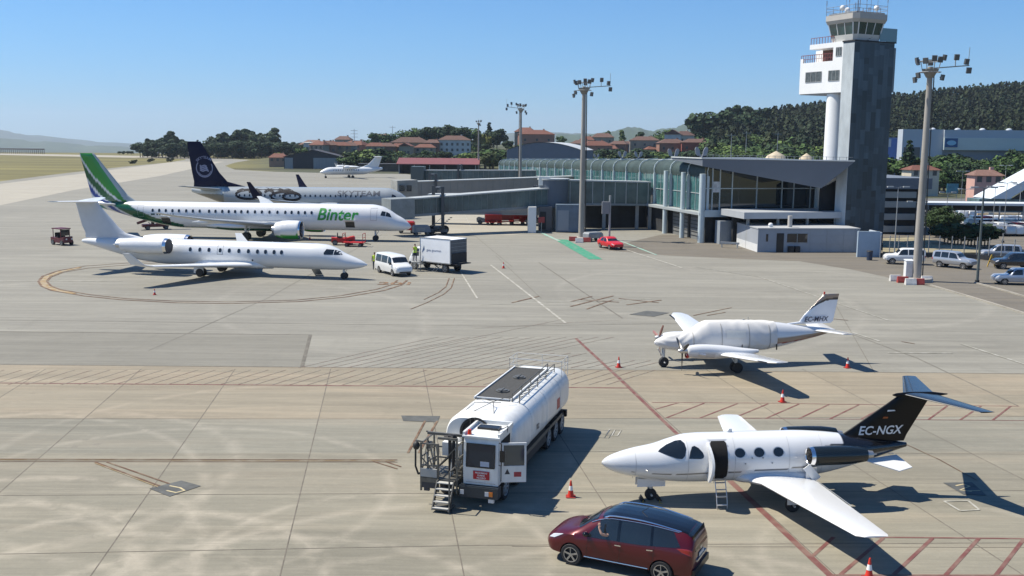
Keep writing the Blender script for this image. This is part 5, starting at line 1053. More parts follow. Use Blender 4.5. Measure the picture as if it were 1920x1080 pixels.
m = MB(); m.tube([(-.3, 1.2, 2.66), (-.3, 1.2, 2.85), (-.3, .9, 2.85)], .015); m.tube([(-1.0, 1.3, 2.6), (-.95, 1.34, 2.85), (-.3, 1.2, 2.85)], .015); m.build('lamp_bracket', mBlack, tk)
# open driver's door, swung out
A_, B_ = Vector((-.3, 1.3, 0)), Vector((-.62, 2.12, 0)); U_ = (B_ - A_).normalized(); N_ = Vector((U_.y, -U_.x, 0)) * .05
dm = MB(); pa = lambda t, z: A_ + (B_ - A_) * t + Vector((0, 0, z))
dm.extr([pa(0, .98), pa(1, .98), pa(1, 1.58), pa(0, 1.58)], N_); 
for a, b, c_, d2 in ((0, .08, 1.58, 2.42), (.92, 1, 1.58, 2.42), (.08, .92, 2.34, 2.42)): dm.extr([pa(a, c_), pa(b, c_), pa(b, d2), pa(a, d2)], N_)
do = dm.build('cab_door', mTk, tk); dm = MB(); dm.extr([pa(.09, 1.59), pa(.91, 1.59), pa(.91, 2.33), pa(.09, 2.33)], N_ * .5); dm.build('door_window', M('door_glass', (.05, .07, .08), .06, spec=.8), do)
dm = MB(); dm.extr([pa(.12, 1.28) + N_ * 1.05, pa(.34, 1.28) + N_ * 1.05, pa(.23, 1.48) + N_ * 1.05], N_ * .05); dm.build('door_emblem', M('decal_dark', (.03, .03, .04), .5), do)
dm = MB(); dm.extr([pa(.5, 1.18) + N_ * 1.05, pa(.8, 1.18) + N_ * 1.05, pa(.8, 1.36) + N_ * 1.05, pa(.5, 1.36) + N_ * 1.05], N_ * .05); dm.build('door_placard', M('placard_red', (.35, .04, .05), .5, var=.4, vs=14), do)
# driver inside: helmet-pale blur behind the glass is his head
MB().box(-1.2, -.8, .35, .85, 1.1, 1.9).build('driver_seat', mDark, cab)
# lift platform beside the cab
pt = MB(); pt.box(-1.3, .1, -1.62, -.2, .96, 1.02); pt.box(-.1, .12, -1.62, -.2, .84, 1.0); plo = pt.build('platform_deck', mGal, tk)
for x in (-1.28, -.6, .08):
    for y in (-1.6, -.95, -.24):
        if (x, y) != (-.6, -.95): MB().bar((x, y, .5), (x, y, 2.28 if y != -.24 else 2.55), .06).build('frame_post', mGal, plo)
fr = MB()
for z in (1.35, 1.75, 2.25):
    for y in (-1.6, -.24): fr.bar((-1.28, y, z), (.08, y, z), .045)
    fr.bar((-1.28, -1.6, z), (-1.28, -.24, z), .045)
for z in (1.45, 2.25): fr.bar((.08, -1.6, z), (.08, -.95, z), .045)
for a, b in (((-1.28, -1.6, 1.02), (-.6, -1.6, 2.25)), ((-.6, -1.6, 2.25), (.08, -1.6, 1.02)), ((.08, -1.6, 1.05), (.08, -.95, 1.75)), ((.08, -1.6, 1.75), (.08, -.95, 1.05)), ((-1.28, -.9, 1), (-1.28, -.3, 2.2)), ((.08, -.95, 1.45), (.08, -.24, 2.25))): fr.bar(a, b, .035)
fr.bar((.08, -.95, 2.5), (.08, -.24, 2.5), .08); fr.bar((-.6, -1.6, 2.45), (-.6, -.24, 2.45), .09); fr.box(-.75, -.45, -1.6, -1.45, 1.9, 2.1); fr.build('guard_frame', mGal, plo)
sc = MB()
for i in range(5):
    x = -1.2 + i * .25; sc.bar((x, -1.4, 1.1 + .2 * (i % 2)), (x + .25, -1.4, 1.9 - .2 * (i % 2)), .04); sc.bar((x, -.5, 1.9), (x + .25, -.5, 1.1), .04)
sc.build('lift_linkage', mSteel, plo)
ar = MB(); ar.bar((-.25, -.6, 1.0), (-.05, -.55, 2.6), .12); ar.bar((-.1, -.45, 1.3), (.0, -.38, 2.65), .1); ar.cyl((-.05, -.75, 2.5), (-.05, -.3, 2.5), .09, n=14); ar.build('lift_cylinder', mDark, plo, True)
hs = MB(); hs.tube([(.05, -1.72, 2.2), (.1, -1.8, 2.1), (.12, -1.8, 1.4), (.1, -1.7, 1.1), (.05, -1.55, 1.2)], .035, 10); hs.ball((.08, -1.78, 2.15), .13, .13, .16); hs.build('delivery_hose', M('hose_black', (.02, .02, .02), .6), tk, True)
hs = MB()
for k in range(5): hs.tube([(-.2 - .2 * k, -.3 - .12 * k, 1.02), (-.1 - .2 * k, -.45 - .1 * k, 1.5 + .1 * k), (-.35 - .15 * k, -.7, 1.7), (-.4 - .2 * k, -1.2, 1.2)], .032, 8)
hs.build('hose_bundle', mDark, plo, True)
pn = MB(); pn.box(.1, .16, -1.6, -.98, 1.05, 1.35); pn.build('control_panel', M('panel_pale', (.36, .36, .34), .5), plo)
pn = MB(); pn.box(-.05, .1, -1.6, -1.05, .62, .94); pn.box(-.02, .08, -1.5, -1.3, .5, .62); pn.build('lamp_box', M('lamp_box_dark', (.05, .05, .055), .6), plo)
tkw = MB(); tkw.box(-1.7, -.9, -1.15, -.35, 1.55, 2.05); tkw.ball((-1.3, -.75, 1.9), .42, .3, .32); tkw.build('filter_vessel', mTk, tk, True)
tr_ = MB(); tr_.box(.1, .75, -.92, -.3, .08, .12)
for k in range(5): 
    z = .95 - k * .19; x = .16 + k * .12; MB().box(x, x + .2, -.9, -.32, z - .03, z).build('stair_tread', M('tread_pale', (.42, .42, .4), .5), plo)
sd2 = MB(); sd2.extr([(.1, -.94, 1.0), (.3, -.94, 1.0), (.85, -.94, .1), (.65, -.94, .1)], (0, .04, 0)); sd2.extr([(.1, -.32, 1.0), (.3, -.32, 1.0), (.85, -.32, .1), (.65, -.32, .1)], (0, .04, 0)); sd2.bar((.75, -.3, .0), (.7, -.3, 1.5), .05); sd2.bar((.12, -.3, 1.5), (.7, -.3, 1.5), .04); sd2.build('stair_side', mGal, plo)
tr_.build('foot_plate', mGal, plo)
bw = MB(); bw.bar((-1.25, -1.55, 2.25), (-1.25, -1.9, 2.3), .05); bw.bar((.05, -1.55, 2.3), (-.05, -1.85, 2.3), .05); bw.build('outrigger', mGal, plo)
# ================================================================= LIGHT MASTS
mConc = M('mast_concrete', (.30, .28, .25), .8, var=.25, vs=.6, bump=.2, stretch=(1, 1, .25))
mst = root('light_mast', (*G(1718, 527), 0), 0, 'tall concrete floodlight mast nearest the camera, right of the tower', 'light mast', 'floodlight masts on the apron')
m = MB(); m.lathe([(0, .42), (20.2, .24)], 24, cap=True); m.v = [(y, z, x) for x, y, z in m.v]; pole = m.build('pole', mConc, mst, True)
m = MB(); m.tube([(.42, -.32, .3), (.28, -.2, 20)], .035); m.tube([(.55, -.1, .3), (.38, -.05, 20)], .035)
for k in range(44): z = .6 + k * .44; f = z / 20; m.bar((.42 - .14 * f, -.32 + .12 * f, z), (.55 - .17 * f, -.1 + .05 * f, z), .025)
m.build('ladder', M('ladder_dark', (.05, .045, .04), .7), pole)
m = MB(); m.lathe([(19.2, .34), (19.6, .55), (19.9, .75), (20.0, .75), (20.0, .3)], 24); m.v = [(y, z, x) for x, y, z in m.v]; m.build('head_platform', M('head_grey', (.22, .2, .17), .7, var=.2, vs=2), mst, True)
m = MB()
for r, z in ((.95, 20.7), (.95, 19.7)): m.tube([(r * math.cos(a), r * math.sin(a), z) for a in np.linspace(0, 2 * math.pi, 17)], .04)
for a in np.linspace(0, 2 * math.pi, 9)[:-1]: m.bar((.75 * math.cos(a), .75 * math.sin(a), 19.9), (.95 * math.cos(a), .95 * math.sin(a), 20.7), .05)
m.bar((0, 0, 20.05), (3.6, 0, 20.35), .1); m.bar((2.3, 0, 20.2), (2.3, 0, 21.0), .07); m.bar((3.5, 0, 20.3), (3.55, 0, 22.0), .04); m.build('ring_frame', mSteel, mst)
mFl = M('floodlight_grey', (.10, .105, .11), .45, metal=.3)
for x, y, z, a in ((-1.35, 0, 20.8, 180), (-1.3, -.4, 19.4, 195), (-.9, -1.0, 20.7, 225), (-.2, -1.35, 20.9, 260), (.4, -1.3, 20.8, 285), (.9, -1.0, 21.0, 310), (-.9, .9, 20.7, 135), (.5, 1.2, 20.7, 80), (.85, -.9, 19.2, 310), (-1.5, -.1, 19.0, 185), (2.3, -.1, 21.1, 270), (3.2, -.1, 20.7, 290), (3.5, -.1, 19.9, 270)):
    f = MB(); f.extr([(.0, -.22, -.26), (.0, .22, -.26), (.1, .22, .26), (.1, -.22, .26)], (.2, 0, -.05)); f.box(-.1, .02, -.05, .05, -.05, .05); fo = f.build('floodlight', mFl, mst); fo.location = (x * .85 if x < 2 else x, y * .85, z); fo.rotation_euler = (0, 0, R(a))
m = MB(); m.prism([(1.5 * math.cos(a), 1.5 * math.sin(a)) for a in np.linspace(0, 2 * math.pi, 13)[:-1]], 0, .35); m.build('footing', mConc, mst)
dup(mst, (*G(1090, 449), 0), 10, 'tall concrete floodlight mast in front of the terminal by the green ground stripe')
dup(mst, (*G(975, 377), 0), 195, 'slim floodlight mast rising behind the jet bridge, third nearest').scale = (.9, .9, 1)
dup(mst, (*G(897, 326), 0), 95, 'small farthest floodlight mast, left of the other masts').scale = (.9, .9, 1)
# bases: red and white barriers, cabinet
def barrier(loc, hd, lab, col, grp):
    t = root('barrier_block', (*loc, 0), hd, lab, 'barrier', grp); m = MB(); m.loft([[(-.5, -.22, 0), (.5, -.22, 0), (.5, .22, 0), (-.5, .22, 0)], [(-.5, -.22, .15), (.5, -.22, .15), (.5, .22, .15), (-.5, .22, .15)], [(-.5, -.08, .6), (.5, -.08, .6), (.5, .08, .6), (-.5, .08, .6)]]); m.build('body', col, t); MB().box(.5, .56, -.05, .05, .1, .5).build('link', mSteel, t)
bwp = M('barrier_white', (.6, .58, .55), .6, var=.15, vs=3); brd = M('barrier_red', (.33, .05, .04), .6, var=.2, vs=3)
for k, (px, py) in enumerate(((1678, 527), (1692, 530), (1707, 534), (1722, 534), (1737, 529))):
    barrier(G(px, py), 0, '%s barrier block %s round the foot of the nearest light mast' % (('white', 'red')[k % 2], ('leftmost', 'second from the left', 'in the middle', 'second from the right', 'rightmost')[k]), (bwp, brd)[k % 2], 'barrier blocks at the mast feet')
for k, (px, py) in enumerate(((1074, 452), (1086, 455), (1100, 454))):
    barrier(G(px, py), 0, '%s barrier block %s at the foot of the mast before the terminal' % (('red', 'white')[k % 2], ('leftmost', 'in the middle', 'rightmost')[k]), (brd, bwp)[k % 2], 'barrier blocks at the mast feet')
cb = root('electric_cabinet', (*G(1702, 526), 0), 0, 'white electric cabinet on the barriers left of the nearest light mast', 'cabinet'); m = MB(); m.box(-.35, .35, -.3, .3, .1, 1.9); m.extr([(-.4, -.35, 1.9), (.4, -.35, 1.9), (.4, .35, 2.0), (-.4, .35, 2.0)], (0, 0, .06)); m.build('housing', mWhite, cb); MB().box(-.28, .28, -.32, -.3, .3, 1.7).build('door', bwp, cb)
# ================================================================= TERMINAL (local x along the end front, y back along the pier)
tm = root('terminal_building', (24.84, 132.76, 0), 11.7, 'long glass fronted terminal with a curved ribbed roof and a wedge shaped grey canopy', 'terminal')
mTeal = M('column_teal_white', (.46, .53, .55), .45, var=.08, vs=1); mGT = M('terminal_glass', (.05, .13, .13), .05, spec=1, var=.5, vs=.35); mGT2 = M('end_glass', (.018, .028, .034), .04, spec=1, var=.3, vs=.2)
mRoofG = M('canopy_grey', (.13, .145, .17), .5, var=.05, vs=.4); mVault = M('vault_glass', (.045, .065, .06), .6, spec=.2, var=.3, vs=.6); mFr = M('frame_pale', (.38, .42, .42), .5); mShade = M('undercroft', (.02, .022, .025), .8, var=.5, vs=.6)  # mShade: near-black colour carries the shade of undercrofts and open bays
zz = lambda v, z: z * (1 - .00175 * max(0, v - 8)) if z > 0 else z
BAY = 6.84; NB = 21
def vault(v, off=0):
    return [(.75 - off, 8.6), (.68 - off, 9.3), (.85 - off, 9.9 + off * .3), (1.3 - off * .7, 10.35 + off * .7), (2.2 - off * .3, 10.66 + off), (3.6, 10.75 + off)]
m = MB(); vs = []
for v in (0, 40, 80, 120, NB * BAY): vs.append([(u, v, zz(v, z)) for u, z in vault(v)])
m.loft(vs, cap=False, closed=False); m.build('roof_vault', mVault, tm, True)
m = MB(); m.add([(3.6, 0, zz(0, 10.76)), (14, 0, zz(0, 10.76)), (14, NB * BAY, zz(NB * BAY, 10.76)), (3.6, NB * BAY, zz(NB * BAY, 10.76)), (3.6, 0, 10.5), (14, 0, 10.5), (14, NB * BAY, zz(NB * BAY, 10.5)), (3.6, NB * BAY, zz(NB * BAY, 10.5))], [(0, 1, 2, 3), (7, 6, 5, 4), (0, 4, 5, 1), (1, 5, 6, 2), (2, 6, 7, 3), (3, 7, 4, 0)]); m.build('roof', mGrey, tm)
m = MB(); m.bar((3.55, 0, 10.86), (3.55, NB * BAY, zz(NB * BAY, 10.86)), .16, .12); m.build('roof_edge', M('edge_pale', (.5, .53, .53), .5), tm)
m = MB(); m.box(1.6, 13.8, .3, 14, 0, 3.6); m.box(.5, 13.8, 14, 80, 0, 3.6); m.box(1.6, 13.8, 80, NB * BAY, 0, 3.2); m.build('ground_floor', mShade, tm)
m = MB(); m.add([(-.5, -.2, 3.6), (14, -.2, 3.6), (14, NB * BAY, 2.9), (-.5, NB * BAY, 2.9), (-.5, -.2, 3.95), (14, -.2, 3.95), (14, NB * BAY, 3.25), (-.5, NB * BAY, 3.25)], [(3, 2, 1, 0), (4, 5, 6, 7), (0, 1, 5, 4), (1, 2, 6, 5), (2, 3, 7, 6), (3, 0, 4, 7)]); m.build('floor_slab', M('slab_edge', (.30, .33, .34), .6), tm)
for k in range(NB):
    v0, v1 = k * BAY + .12, (k + 1) * BAY - .12; m = MB()
    m.add([(.8, v0, zz(v0, 3.97) if k < 3 else zz(v0, 4.0)), (.8, v1, zz(v1, 4.0)), (.8, v1, zz(v1, 8.6)), (.8, v0, zz(v0, 8.6)), (.9, v0, zz(v0, 4.0)), (.9, v1, zz(v1, 4.0)), (.9, v1, zz(v1, 8.6)), (.9, v0, zz(v0, 8.6))], [(0, 1, 2, 3), (7, 6, 5, 4), (0, 4, 5, 1), (1, 5, 6, 2), (2, 6, 7, 3), (3, 7, 4, 0)])
    w = m.build('window_bay', mGT, tm); m = MB()
    for f in (1 / 3, 2 / 3): vv = v0 + (v1 - v0) * f; m.bar((.76, vv, zz(vv, 4.0)), (.76, vv, zz(vv, 8.6)), .06)
    for z in (6.3,): m.bar((.75, v0, zz(v0, z)), (.75, v1, zz(v1, z)), .08)
    m.build('mullion', mFr, w)
for k in range(NB + 1):
    v = k * BAY; m = MB(); P = [(u - .12, v, zz(v, z + .04)) for u, z in vault(v, .06)]
    for a, b in zip(P[:-1], P[1:]): m.bar(a, b, .13, .12)
    m.bar((.62, v, zz(v, 3.9)), (.62, v, zz(v, 8.7)), .34, .26); m.build('rib', mTeal, tm)
for k in range(3):
    m = MB(); v = k * BAY; m.cyl((-.1, v, 0), (-.1, v, 9.0), .42 if k == 0 else .34, n=20); m.build('column', mTeal, tm, True)
for k in range(3, 15):
    m = MB(); m.box(-.2, .2, k * BAY - .2, k * BAY + .2, 0, 3.6); m.build('column', mSteel, tm)
for k in range(2):
    m = MB(); m.box(.9, 1.2, k * BAY + .5, k * BAY + 6.3, 0, 3.3); sh = m.build('roller_shutter', M('shutter_grey', (.17, .175, .17), .6, var=.15, vs=2), tm)
    m = MB(); [m.box(.84, .899, k * BAY + .5, k * BAY + 6.3, z, z + .07) for z in (.5, 1.0, 1.5, 2.0, 2.5, 3.0)]; m.build('slat_line', mDark, sh)
# end front: glass wall with frames
UE = 16.2
m = MB(); m.box(.2, UE, -.05, .05, 4.1, 9.9); eg = m.build('end_glazing', mGT2, tm)
m = MB()
def u_at(px, v=0): 
    t = (px - 960) / 1900; ca, sa = math.cos(R(11.7)), math.sin(R(11.7)); ox, oy = 24.84 - sa * v, 132.76 + ca * v; return (t * oy - ox) / (ca - t * sa)
for px in (1332, 1346, 1369, 1415, 1462, 1484, 1515): 
    u = u_at(px); m.bar((u, -.1, 4.1), (u, -.1, 9.9), .14, .12)
m.bar((.2, -.12, 7.1), (UE, -.12, 7.1), .12, .12); m.bar((.2, -.12, 4.15), (UE, -.12, 4.15), .16, .12); m.build('mullion', M('mullion_pale', (.45, .5, .5), .5), eg)
MB().box(.1, 4.2, -.5, -.2, 3.4, 4.3).build('sill_band', mTeal, tm)
MB().box(1.2, 2.2, -.16, -.14, 6.6, 8.0).build('window_notice', M('notice_white', (.5, .5, .5), .6, var=.4, vs=3), tm)
MB().cyl((UE - .3, -.6, 3.9), (UE - .3, -.6, 8), .35, n=16).build('column', mTeal, tm, True)
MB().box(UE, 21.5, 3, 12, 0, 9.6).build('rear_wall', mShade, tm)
MB().extr([(13.3, -6.2, 0), (16.9, -6.2, 0), (16.9, -6.2, 9.3), (14.6, -6.2, 7.9), (13.3, -6.2, 7.4)], (0, .25, 0)).build('shade_panel', M('undercroft_shade_black', (.012, .013, .016), .8), tm); MB().box(.6, 15, .3, 1.2, 0, 3.6).build('lower_wall', mShade, tm)  # black sheet under the wedge stands in for the undercroft's shade
m = MB()
for a, b, h in ((1.6, 3.4, 3.0), (3.6, 4.3, 2.9), (4.5, 6.6, 3.3)): m.box(a, b, -2.2, -.6, 0, h)
m.build('service_lobby', M('lobby_grey', (.24, .27, .30), .6, var=.1, vs=1), tm)
# wedge canopy
a0 = R(11.7); to_l = lambda p: ((p[0] - 24.84) * math.cos(a0) + (p[1] - 132.76) * math.sin(a0), -(p[0] - 24.84) * math.sin(a0) + (p[1] - 132.76) * math.cos(a0), p[2])
A = Vector((-.35, 11, 10.66)); Bp = to_l(W(1603, 303, 125.5)); C = to_l(W(1540, 353, 127)); C = Vector(C); Bp = Vector(Bp)
P1t = Vector((-.45, -.5, 10.95)); P1b = Vector((-.4, -.45, 10.0)); A2 = Vector((13.5, 16, 10.95)); B2 = Bp + Vector((0, 22, 0)); C2 = Vector((UE, 3, 9.2)); H = Vector((0, 0, .34)); A0 = A + Vector((0, 0, .25))
m = MB(); m.add([A0, P1t, Bp, C, P1b, A, A2, B2, C2], [(1, 4, 3, 2), (0, 5, 4, 1), (0, 1, 2, 7, 6), (2, 3, 8, 7), (3, 4, 5, 8), (5, 0, 6, 8), (6, 7, 8)]); m.build('wedge_canopy', mRoofG, tm)
A, Bq = A0, P1t; m = MB(); m.bar(A + Vector((0, 0, .08)), Bq + Vector((0, 0, .08)), .22, .14); m.bar(Bq + Vector((0, 0, .08)), Bp + Vector((0, 0, .08)), .22, .14); m.build('canopy_edge', MATS['edge_pale'], tm)
A = P1t
m = MB()
for k in range(24): p = A.lerp(Bp, k / 24) + Vector((0, .5, .1)); m.bar(p, p + Vector((0, 0, .45)), .05)
m.bar(A + Vector((0, .5, .5)), Bp + Vector((0, .5, .5)), .04); m.build('roof_safety_rail', mSteel, tm)
# flat porch slab
m = MB(); m.box(2.0, 15.9, -8.5, -1.2, 3.75, 4.55); m.build('porch_roof', M('porch_grey', (.36, .38, .40), .5, var=.05, vs=1), tm)
for u in (3.0, 7.0, 11.0, 15.0): MB().box(u - .15, u + .15, -7.6, -7.3, 0, 3.75).build('porch_post', mSteel, tm)
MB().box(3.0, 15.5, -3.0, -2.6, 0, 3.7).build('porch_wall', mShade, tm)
# roof vents shaped like a pair of leaves
for k, (px, Yv, sc_, lab) in enumerate(((1307, 141, 1.25, 'nearest'), (1255, 150, 1.15, 'second'), (1190, 164, .9, 'third'), (1160, 172, 1.0, 'fourth'), (1112, 186, .7, 'fifth'))):
    x, y, z = W(px, 297, Yv); t = root('roof_vent', (x + .6, y, z - .05), 11, 'pale twin leaf vent on the terminal roof edge, %s from the wedge canopy' % ('nearest' if not k else lab), 'roof vent', 'twin leaf roof vents')
    for sg in (1, -1):
        l = MB(); q = oval(0, .75, .38, .62, 14, 2); l.extr([(sg * (.42 + a * .9 + (b) * .22), 0, .25 + b) for a, b in q], (0, .12, 0)); l.build('leaf', M('vent_pale', (.3, .31, .33), .5), t)
    MB().bar((0, .05, 0), (.35, .05, .8), .14).bar((0, .05, 0), (-.35, .05, .8), .14).box(-.3, .3, -.2, .3, -.05, .12).build('stem', MATS['vent_pale'], t); t.scale = (sc_ * .8,) * 3
# ================================================================= LOW ANNEX, SCREEN WALL
an = root('annex_building', (29.52, 121.49, 0), 4.6, 'low flat grey service building with dark door and window beneath the porch', 'building')
mAn = M('annex_grey', (.30, .32, .35), .6, var=.08, vs=.6)
m = MB(); m.box(0, 12.6, 0, 8.5, 0, 2.8); m.build('wall', mAn, an); m = MB(); m.box(-.06, 12.66, -.06, 8.56, 2.8, 2.92); m.build('roof', M('annex_roof', (.34, .35, .36), .7), an)
MB().box(-.02, -.005, .05, 8.4, 0, .95).build('white_plinth', mWhite, an)
MB().box(2.3, 3.2, -.03, -.003, 0, 2.3).build('door', mBlack, an)
wn = MB().box(3.6, 6.1, -.03, -.003, 1.2, 2.25).build('window', mGlassD, an); MB().box(3.55, 6.15, -.06, -.03, 1.12, 1.2).box(4.8, 4.87, -.06, -.03, 1.2, 2.25).build('frame', mSteel, wn)
MB().box(1.0, 1.25, -.03, -.003, 1.3, 2.2).build('window', mGlassD, an)
for x in (3.7, 4.5): MB().box(x, x + .6, -.5, -.02, 0, .75).build('bin_box', mDark, an)
m = MB(); 
for x in (6.4, 8.5, 10.6, 12.0): m.box(x, x + .03, -.02, -.002, .05, 2.78)
for z in (1.0, 2.0): m.box(6.4, 12.6, -.018, -.003, z, z + .03)
m.build('panel_joint', mSteel, an)
MB().ball((2.0, 1.5, 3.2), .3, .3, .25).box(1.8, 2.2, 1.3, 1.7, 2.92, 3.1).build('roof_dome', mWhite, an, True); MB().cyl((4.4, 1.5, 2.92), (4.4, 1.5, 4.3), .28, n=14).build('chimney', M('flue_pale', (.45, .42, .38), .6), an, True)
sw = root('screen_wall', (*G(1607, 482), 0), 2, 'pale blue-grey free standing screen wall at the right end of the annex', 'wall'); MB().box(0, 2.55, 0, .3, 0, 3.0).build('panel', M('screen_blue', (.34, .42, .50), .5, var=.06, vs=1), sw); MB().box(2.56, 2.75, -.05, 3.4, 0, 2.9).build('side_panel', M('screen_pale', (.5, .55, .6), .5), sw)
bn = root('waste_bin', (*G(1630, 488), 0), 0, 'dark blue waste bin in front of the screen wall', 'bin'); MB().cyl((0, 0, 0), (0, 0, 1.0), .3, .34, n=16).build('bin_body', M('bin_blue', (.02, .035, .07), .5), bn, True); MB().cyl((0, 0, 1.0), (0, 0, 1.1), .36, .3, n=16).build('lid', mDark, bn, True)
bq = root('bench', (*G(1368, 465), 0), -30, 'low grey bench-like crash rail by the lobby wall', 'rail'); MB().box(-1.2, 1.2, -.12, .12, .5, .75).build('beam', mGrey, bq)
for x in (-1, 1): MB().box(x - .06, x + .06, -.1, .1, 0, .5).build('leg', mSteel, bq)
# ================================================================= CONTROL TOWER (local x along the dark face, y along the white face)
ct = root('control_tower', (*W(1583, 440, 127)[:2], 0), 26.7, 'tall control tower with dark clad shaft, white office box and glass cab', 'control tower')
mTD = M('dark_cladding', (.035, .05, .065), .3, spec=.6, var=.45, vs=.35, stretch=(1, 1, .4)); mTW = M('tower_white', (.74, .75, .75), .6, var=.04, vs=.6); mTS = M('tower_strip', (.40, .44, .46), .6, var=.25, vs=.6, stretch=(1, 1, .3))
m = MB(); m.box(0, 6.7, .02, 1.9, 0, 25.5); m.build('shaft', mTD, ct); m = MB(); cols = []; rd = random.Random(8)
for i in range(8):
    z = 0
    while z < 25.3:
        h_ = rd.choice((.8, 1.2, 1.8, 2.4)); z1 = min(25.4, z + h_); t_ = rd.choice((.55, .8, 1, 1, 1.25, 1.7)); x0 = .05 + i * .825; m.add([(x0, .0, z), (x0 + .8, .0, z), (x0 + .8, .0, z1 - .03), (x0, .0, z1 - .03)], [(0, 1, 2, 3)]); cols += [(.034 * t_, .05 * t_, .064 * t_)] * 4; z = z1
it_ = iter(cols); m.build('cladding', M('cladding_panels', vc=True, rough=.35, spec=.5, var=.3, vs=1.2, stretch=(1, 1, .2)), ct, colf=lambda p: next(it_)); m = MB(); m.box(-.06, -.0, .0, 1.85, 0, 25.3); m.build('shaft_edge', mTS, ct)
m = MB(); m.box(6.75, 7.3, .3, 1.7, 19.5, 25.0); m.build('rear_fin', M('fin_grey', (.16, .19, .21), .6), ct); MB().box(-.1, 6.9, -.1, 2.0, 25.5, 25.65).build('shaft_coping', mDark, ct)
MB().cyl((1.6, 4.0, 0), (1.6, 4.0, 19.5), 1.45, 1.38, n=28).build('white_column', mTW, ct, True); MB().box(2.5, 7.0, 1.9, 5.5, 0, 19.5).build('rear_shaft', mTW, ct)
m = MB(); m.box(0, 7.0, 1.9, 9.4, 19.4, 23.35); m.box(0, 7.0, 1.9, 3.6, 23.35, 25.6); m.box(2.2, 7.0, 3.6, 9.0, 23.35, 25.0); m.box(0, 7, 3.6, 7.8, 25.0, 25.6); m.box(0, .25, 8.9, 9.4, 23.35, 23.9); m.build('office_box', mTW, ct)
MB().box(.1, 6.9, 2.0, 9.3, 19.3, 19.39).build('office_soffit', M('soffit_grey', (.3, .31, .33), .7), ct)
m = MB(); m.box(2.16, 2.19, 3.7, 7.7, 23.4, 24.98); m.build('balcony_back', M('balcony_brown', (.10, .05, .04), .7, var=.4, vs=2), ct)
m = MB(); m.bar((.06, 3.7, 24.3), (.06, 9.3, 24.3), .07); m.bar((.06, 3.7, 23.8), (.06, 9.3, 23.8), .05)
for k in range(15): m.bar((.06, 3.7 + k * .4, 23.35), (.06, 3.7 + k * .4, 24.3), .05)
m.build('balcony_railing', M('rail_oxide', (.2, .05, .05), .6), ct)
m = MB(); m.bar((.1, 3.7, 26.4), (.1, 7.7, 26.4), .06); [m.bar((.1, 3.7 + k * .5, 25.6), (.1, 3.7 + k * .5, 26.4), .05) for k in range(9)]; m.build('roof_railing', MATS['rail_oxide'], ct)
for a, b, z0, z1 in ((2.3, 4.2, 20.9, 22.1), (5.4, 8.3, 20.9, 22.1), (2.1, 3.1, 23.9, 24.9)):
    w = MB().box(-.035, -.005, a, b, z0, z1).build('window', M('tower_window', (.08, .09, .09), .2, var=.5, vs=2), ct); m = MB()
    for f in (0, .33, .66, 1): m.box(-.06, -.036, a + (b - a - .06) * f, a + (b - a - .06) * f + .06, z0, z1)
    m.box(-.06, -.036, a, b, z0 - .06, z0); m.box(-.06, -.036, a, b, z1, z1 + .06); m.build('frame', mSteel, w)
def ring8(x0, x1, y0, y1, c, z): return [(x0 + c, y0, z), (x1 - c, y0, z), (x1, y0 + c, z), (x1, y1 - c, z), (x1 - c, y1, z), (x0 + c, y1, z), (x0, y1 - c, z), (x0, y0 + c, z)]
m = MB(); m.loft([ring8(.3, 4.6, .3, 4.6, .4, 25.6), ring8(.15, 4.75, .15, 4.75, .4, 26.4)]); cb_ = m.build('cab_base', M('cab_wall', (.5, .5, .48), .6), ct)
m = MB(); m.loft([ring8(.2, 4.7, .2, 4.7, .4, 26.4), ring8(-.1, 5.0, -.1, 5.0, .5, 27.8)]); cg = m.build('cab_glass', M('cab_glass_green', (.02, .06, .065), .05, spec=1, var=.5, vs=.5), ct)
m = MB(); a, b = ring8(.2, 4.7, .2, 4.7, .4, 26.4), ring8(-.11, 5.01, -.11, 5.01, .5, 27.8)
for i in range(8): m.bar(a[i], b[i], .12)
for i in (0, 2, 4, 6):
    for f in (.33, .66): m.bar(Vector(a[i]).lerp(Vector(a[i + 1]), f), Vector(b[i]).lerp(Vector(b[i + 1]), f), .08)
m.build('cab_mullion', mTW, cg)
m = MB(); m.loft([ring8(-.2, 5.1, -.2, 5.1, .5, 27.8), ring8(-.42, 5.32, -.42, 5.32, .6, 28.2), ring8(-.42, 5.32, -.42, 5.32, .6, 28.85)]); m.build('cab_roof', M('cab_roof_beige', (.42, .40, .37), .6, var=.05, vs=1), ct)
m = MB(); m.box(.1, 4.8, .1, 4.8, 28.85, 29.1); m.build('roof_plinth', mSteel, ct)
m = MB(); P = ring8(-.35, 5.25, -.35, 5.25, .5, 28.85)
for z in (.55, 1.0): m.tube([(x, y, q + z) for x, y, q in P + P[:1]], .025)
for i in range(8):
    for f in (0, .25, .5, .75): p = Vector(P[i]).lerp(Vector(P[(i + 1) % 8]), f); m.tube([p, p + Vector((0, 0, 1.0))], .02)
m.build('roof_guard_rail', M('rail_grey', (.2, .2, .22), .5), ct)
rnd = random.Random(3)
for k in range(20):
    p = Vector(P[k % 8]).lerp(Vector(P[(k + 1) % 8]), rnd.random()); h = 1.2 + rnd.random() * 1.5; m = MB(); m.tube([p, p + Vector((0, 0, h))], .022, 5); m.cyl(p + Vector((0, 0, h * .7)), p + Vector((0, 0, h)), .05, n=6); m.build('antenna', M('antenna_grey', (.2, .18, .2), .5), ct)
for x, y in ((.5, 2.9), (2.6, 4.2), (4.2, .9)): MB().cyl((x, y, 29.1), (x, y, 29.5), .05).ball((x, y, 29.75), .35).build('radome', mTW, ct, True)
m = MB(); 
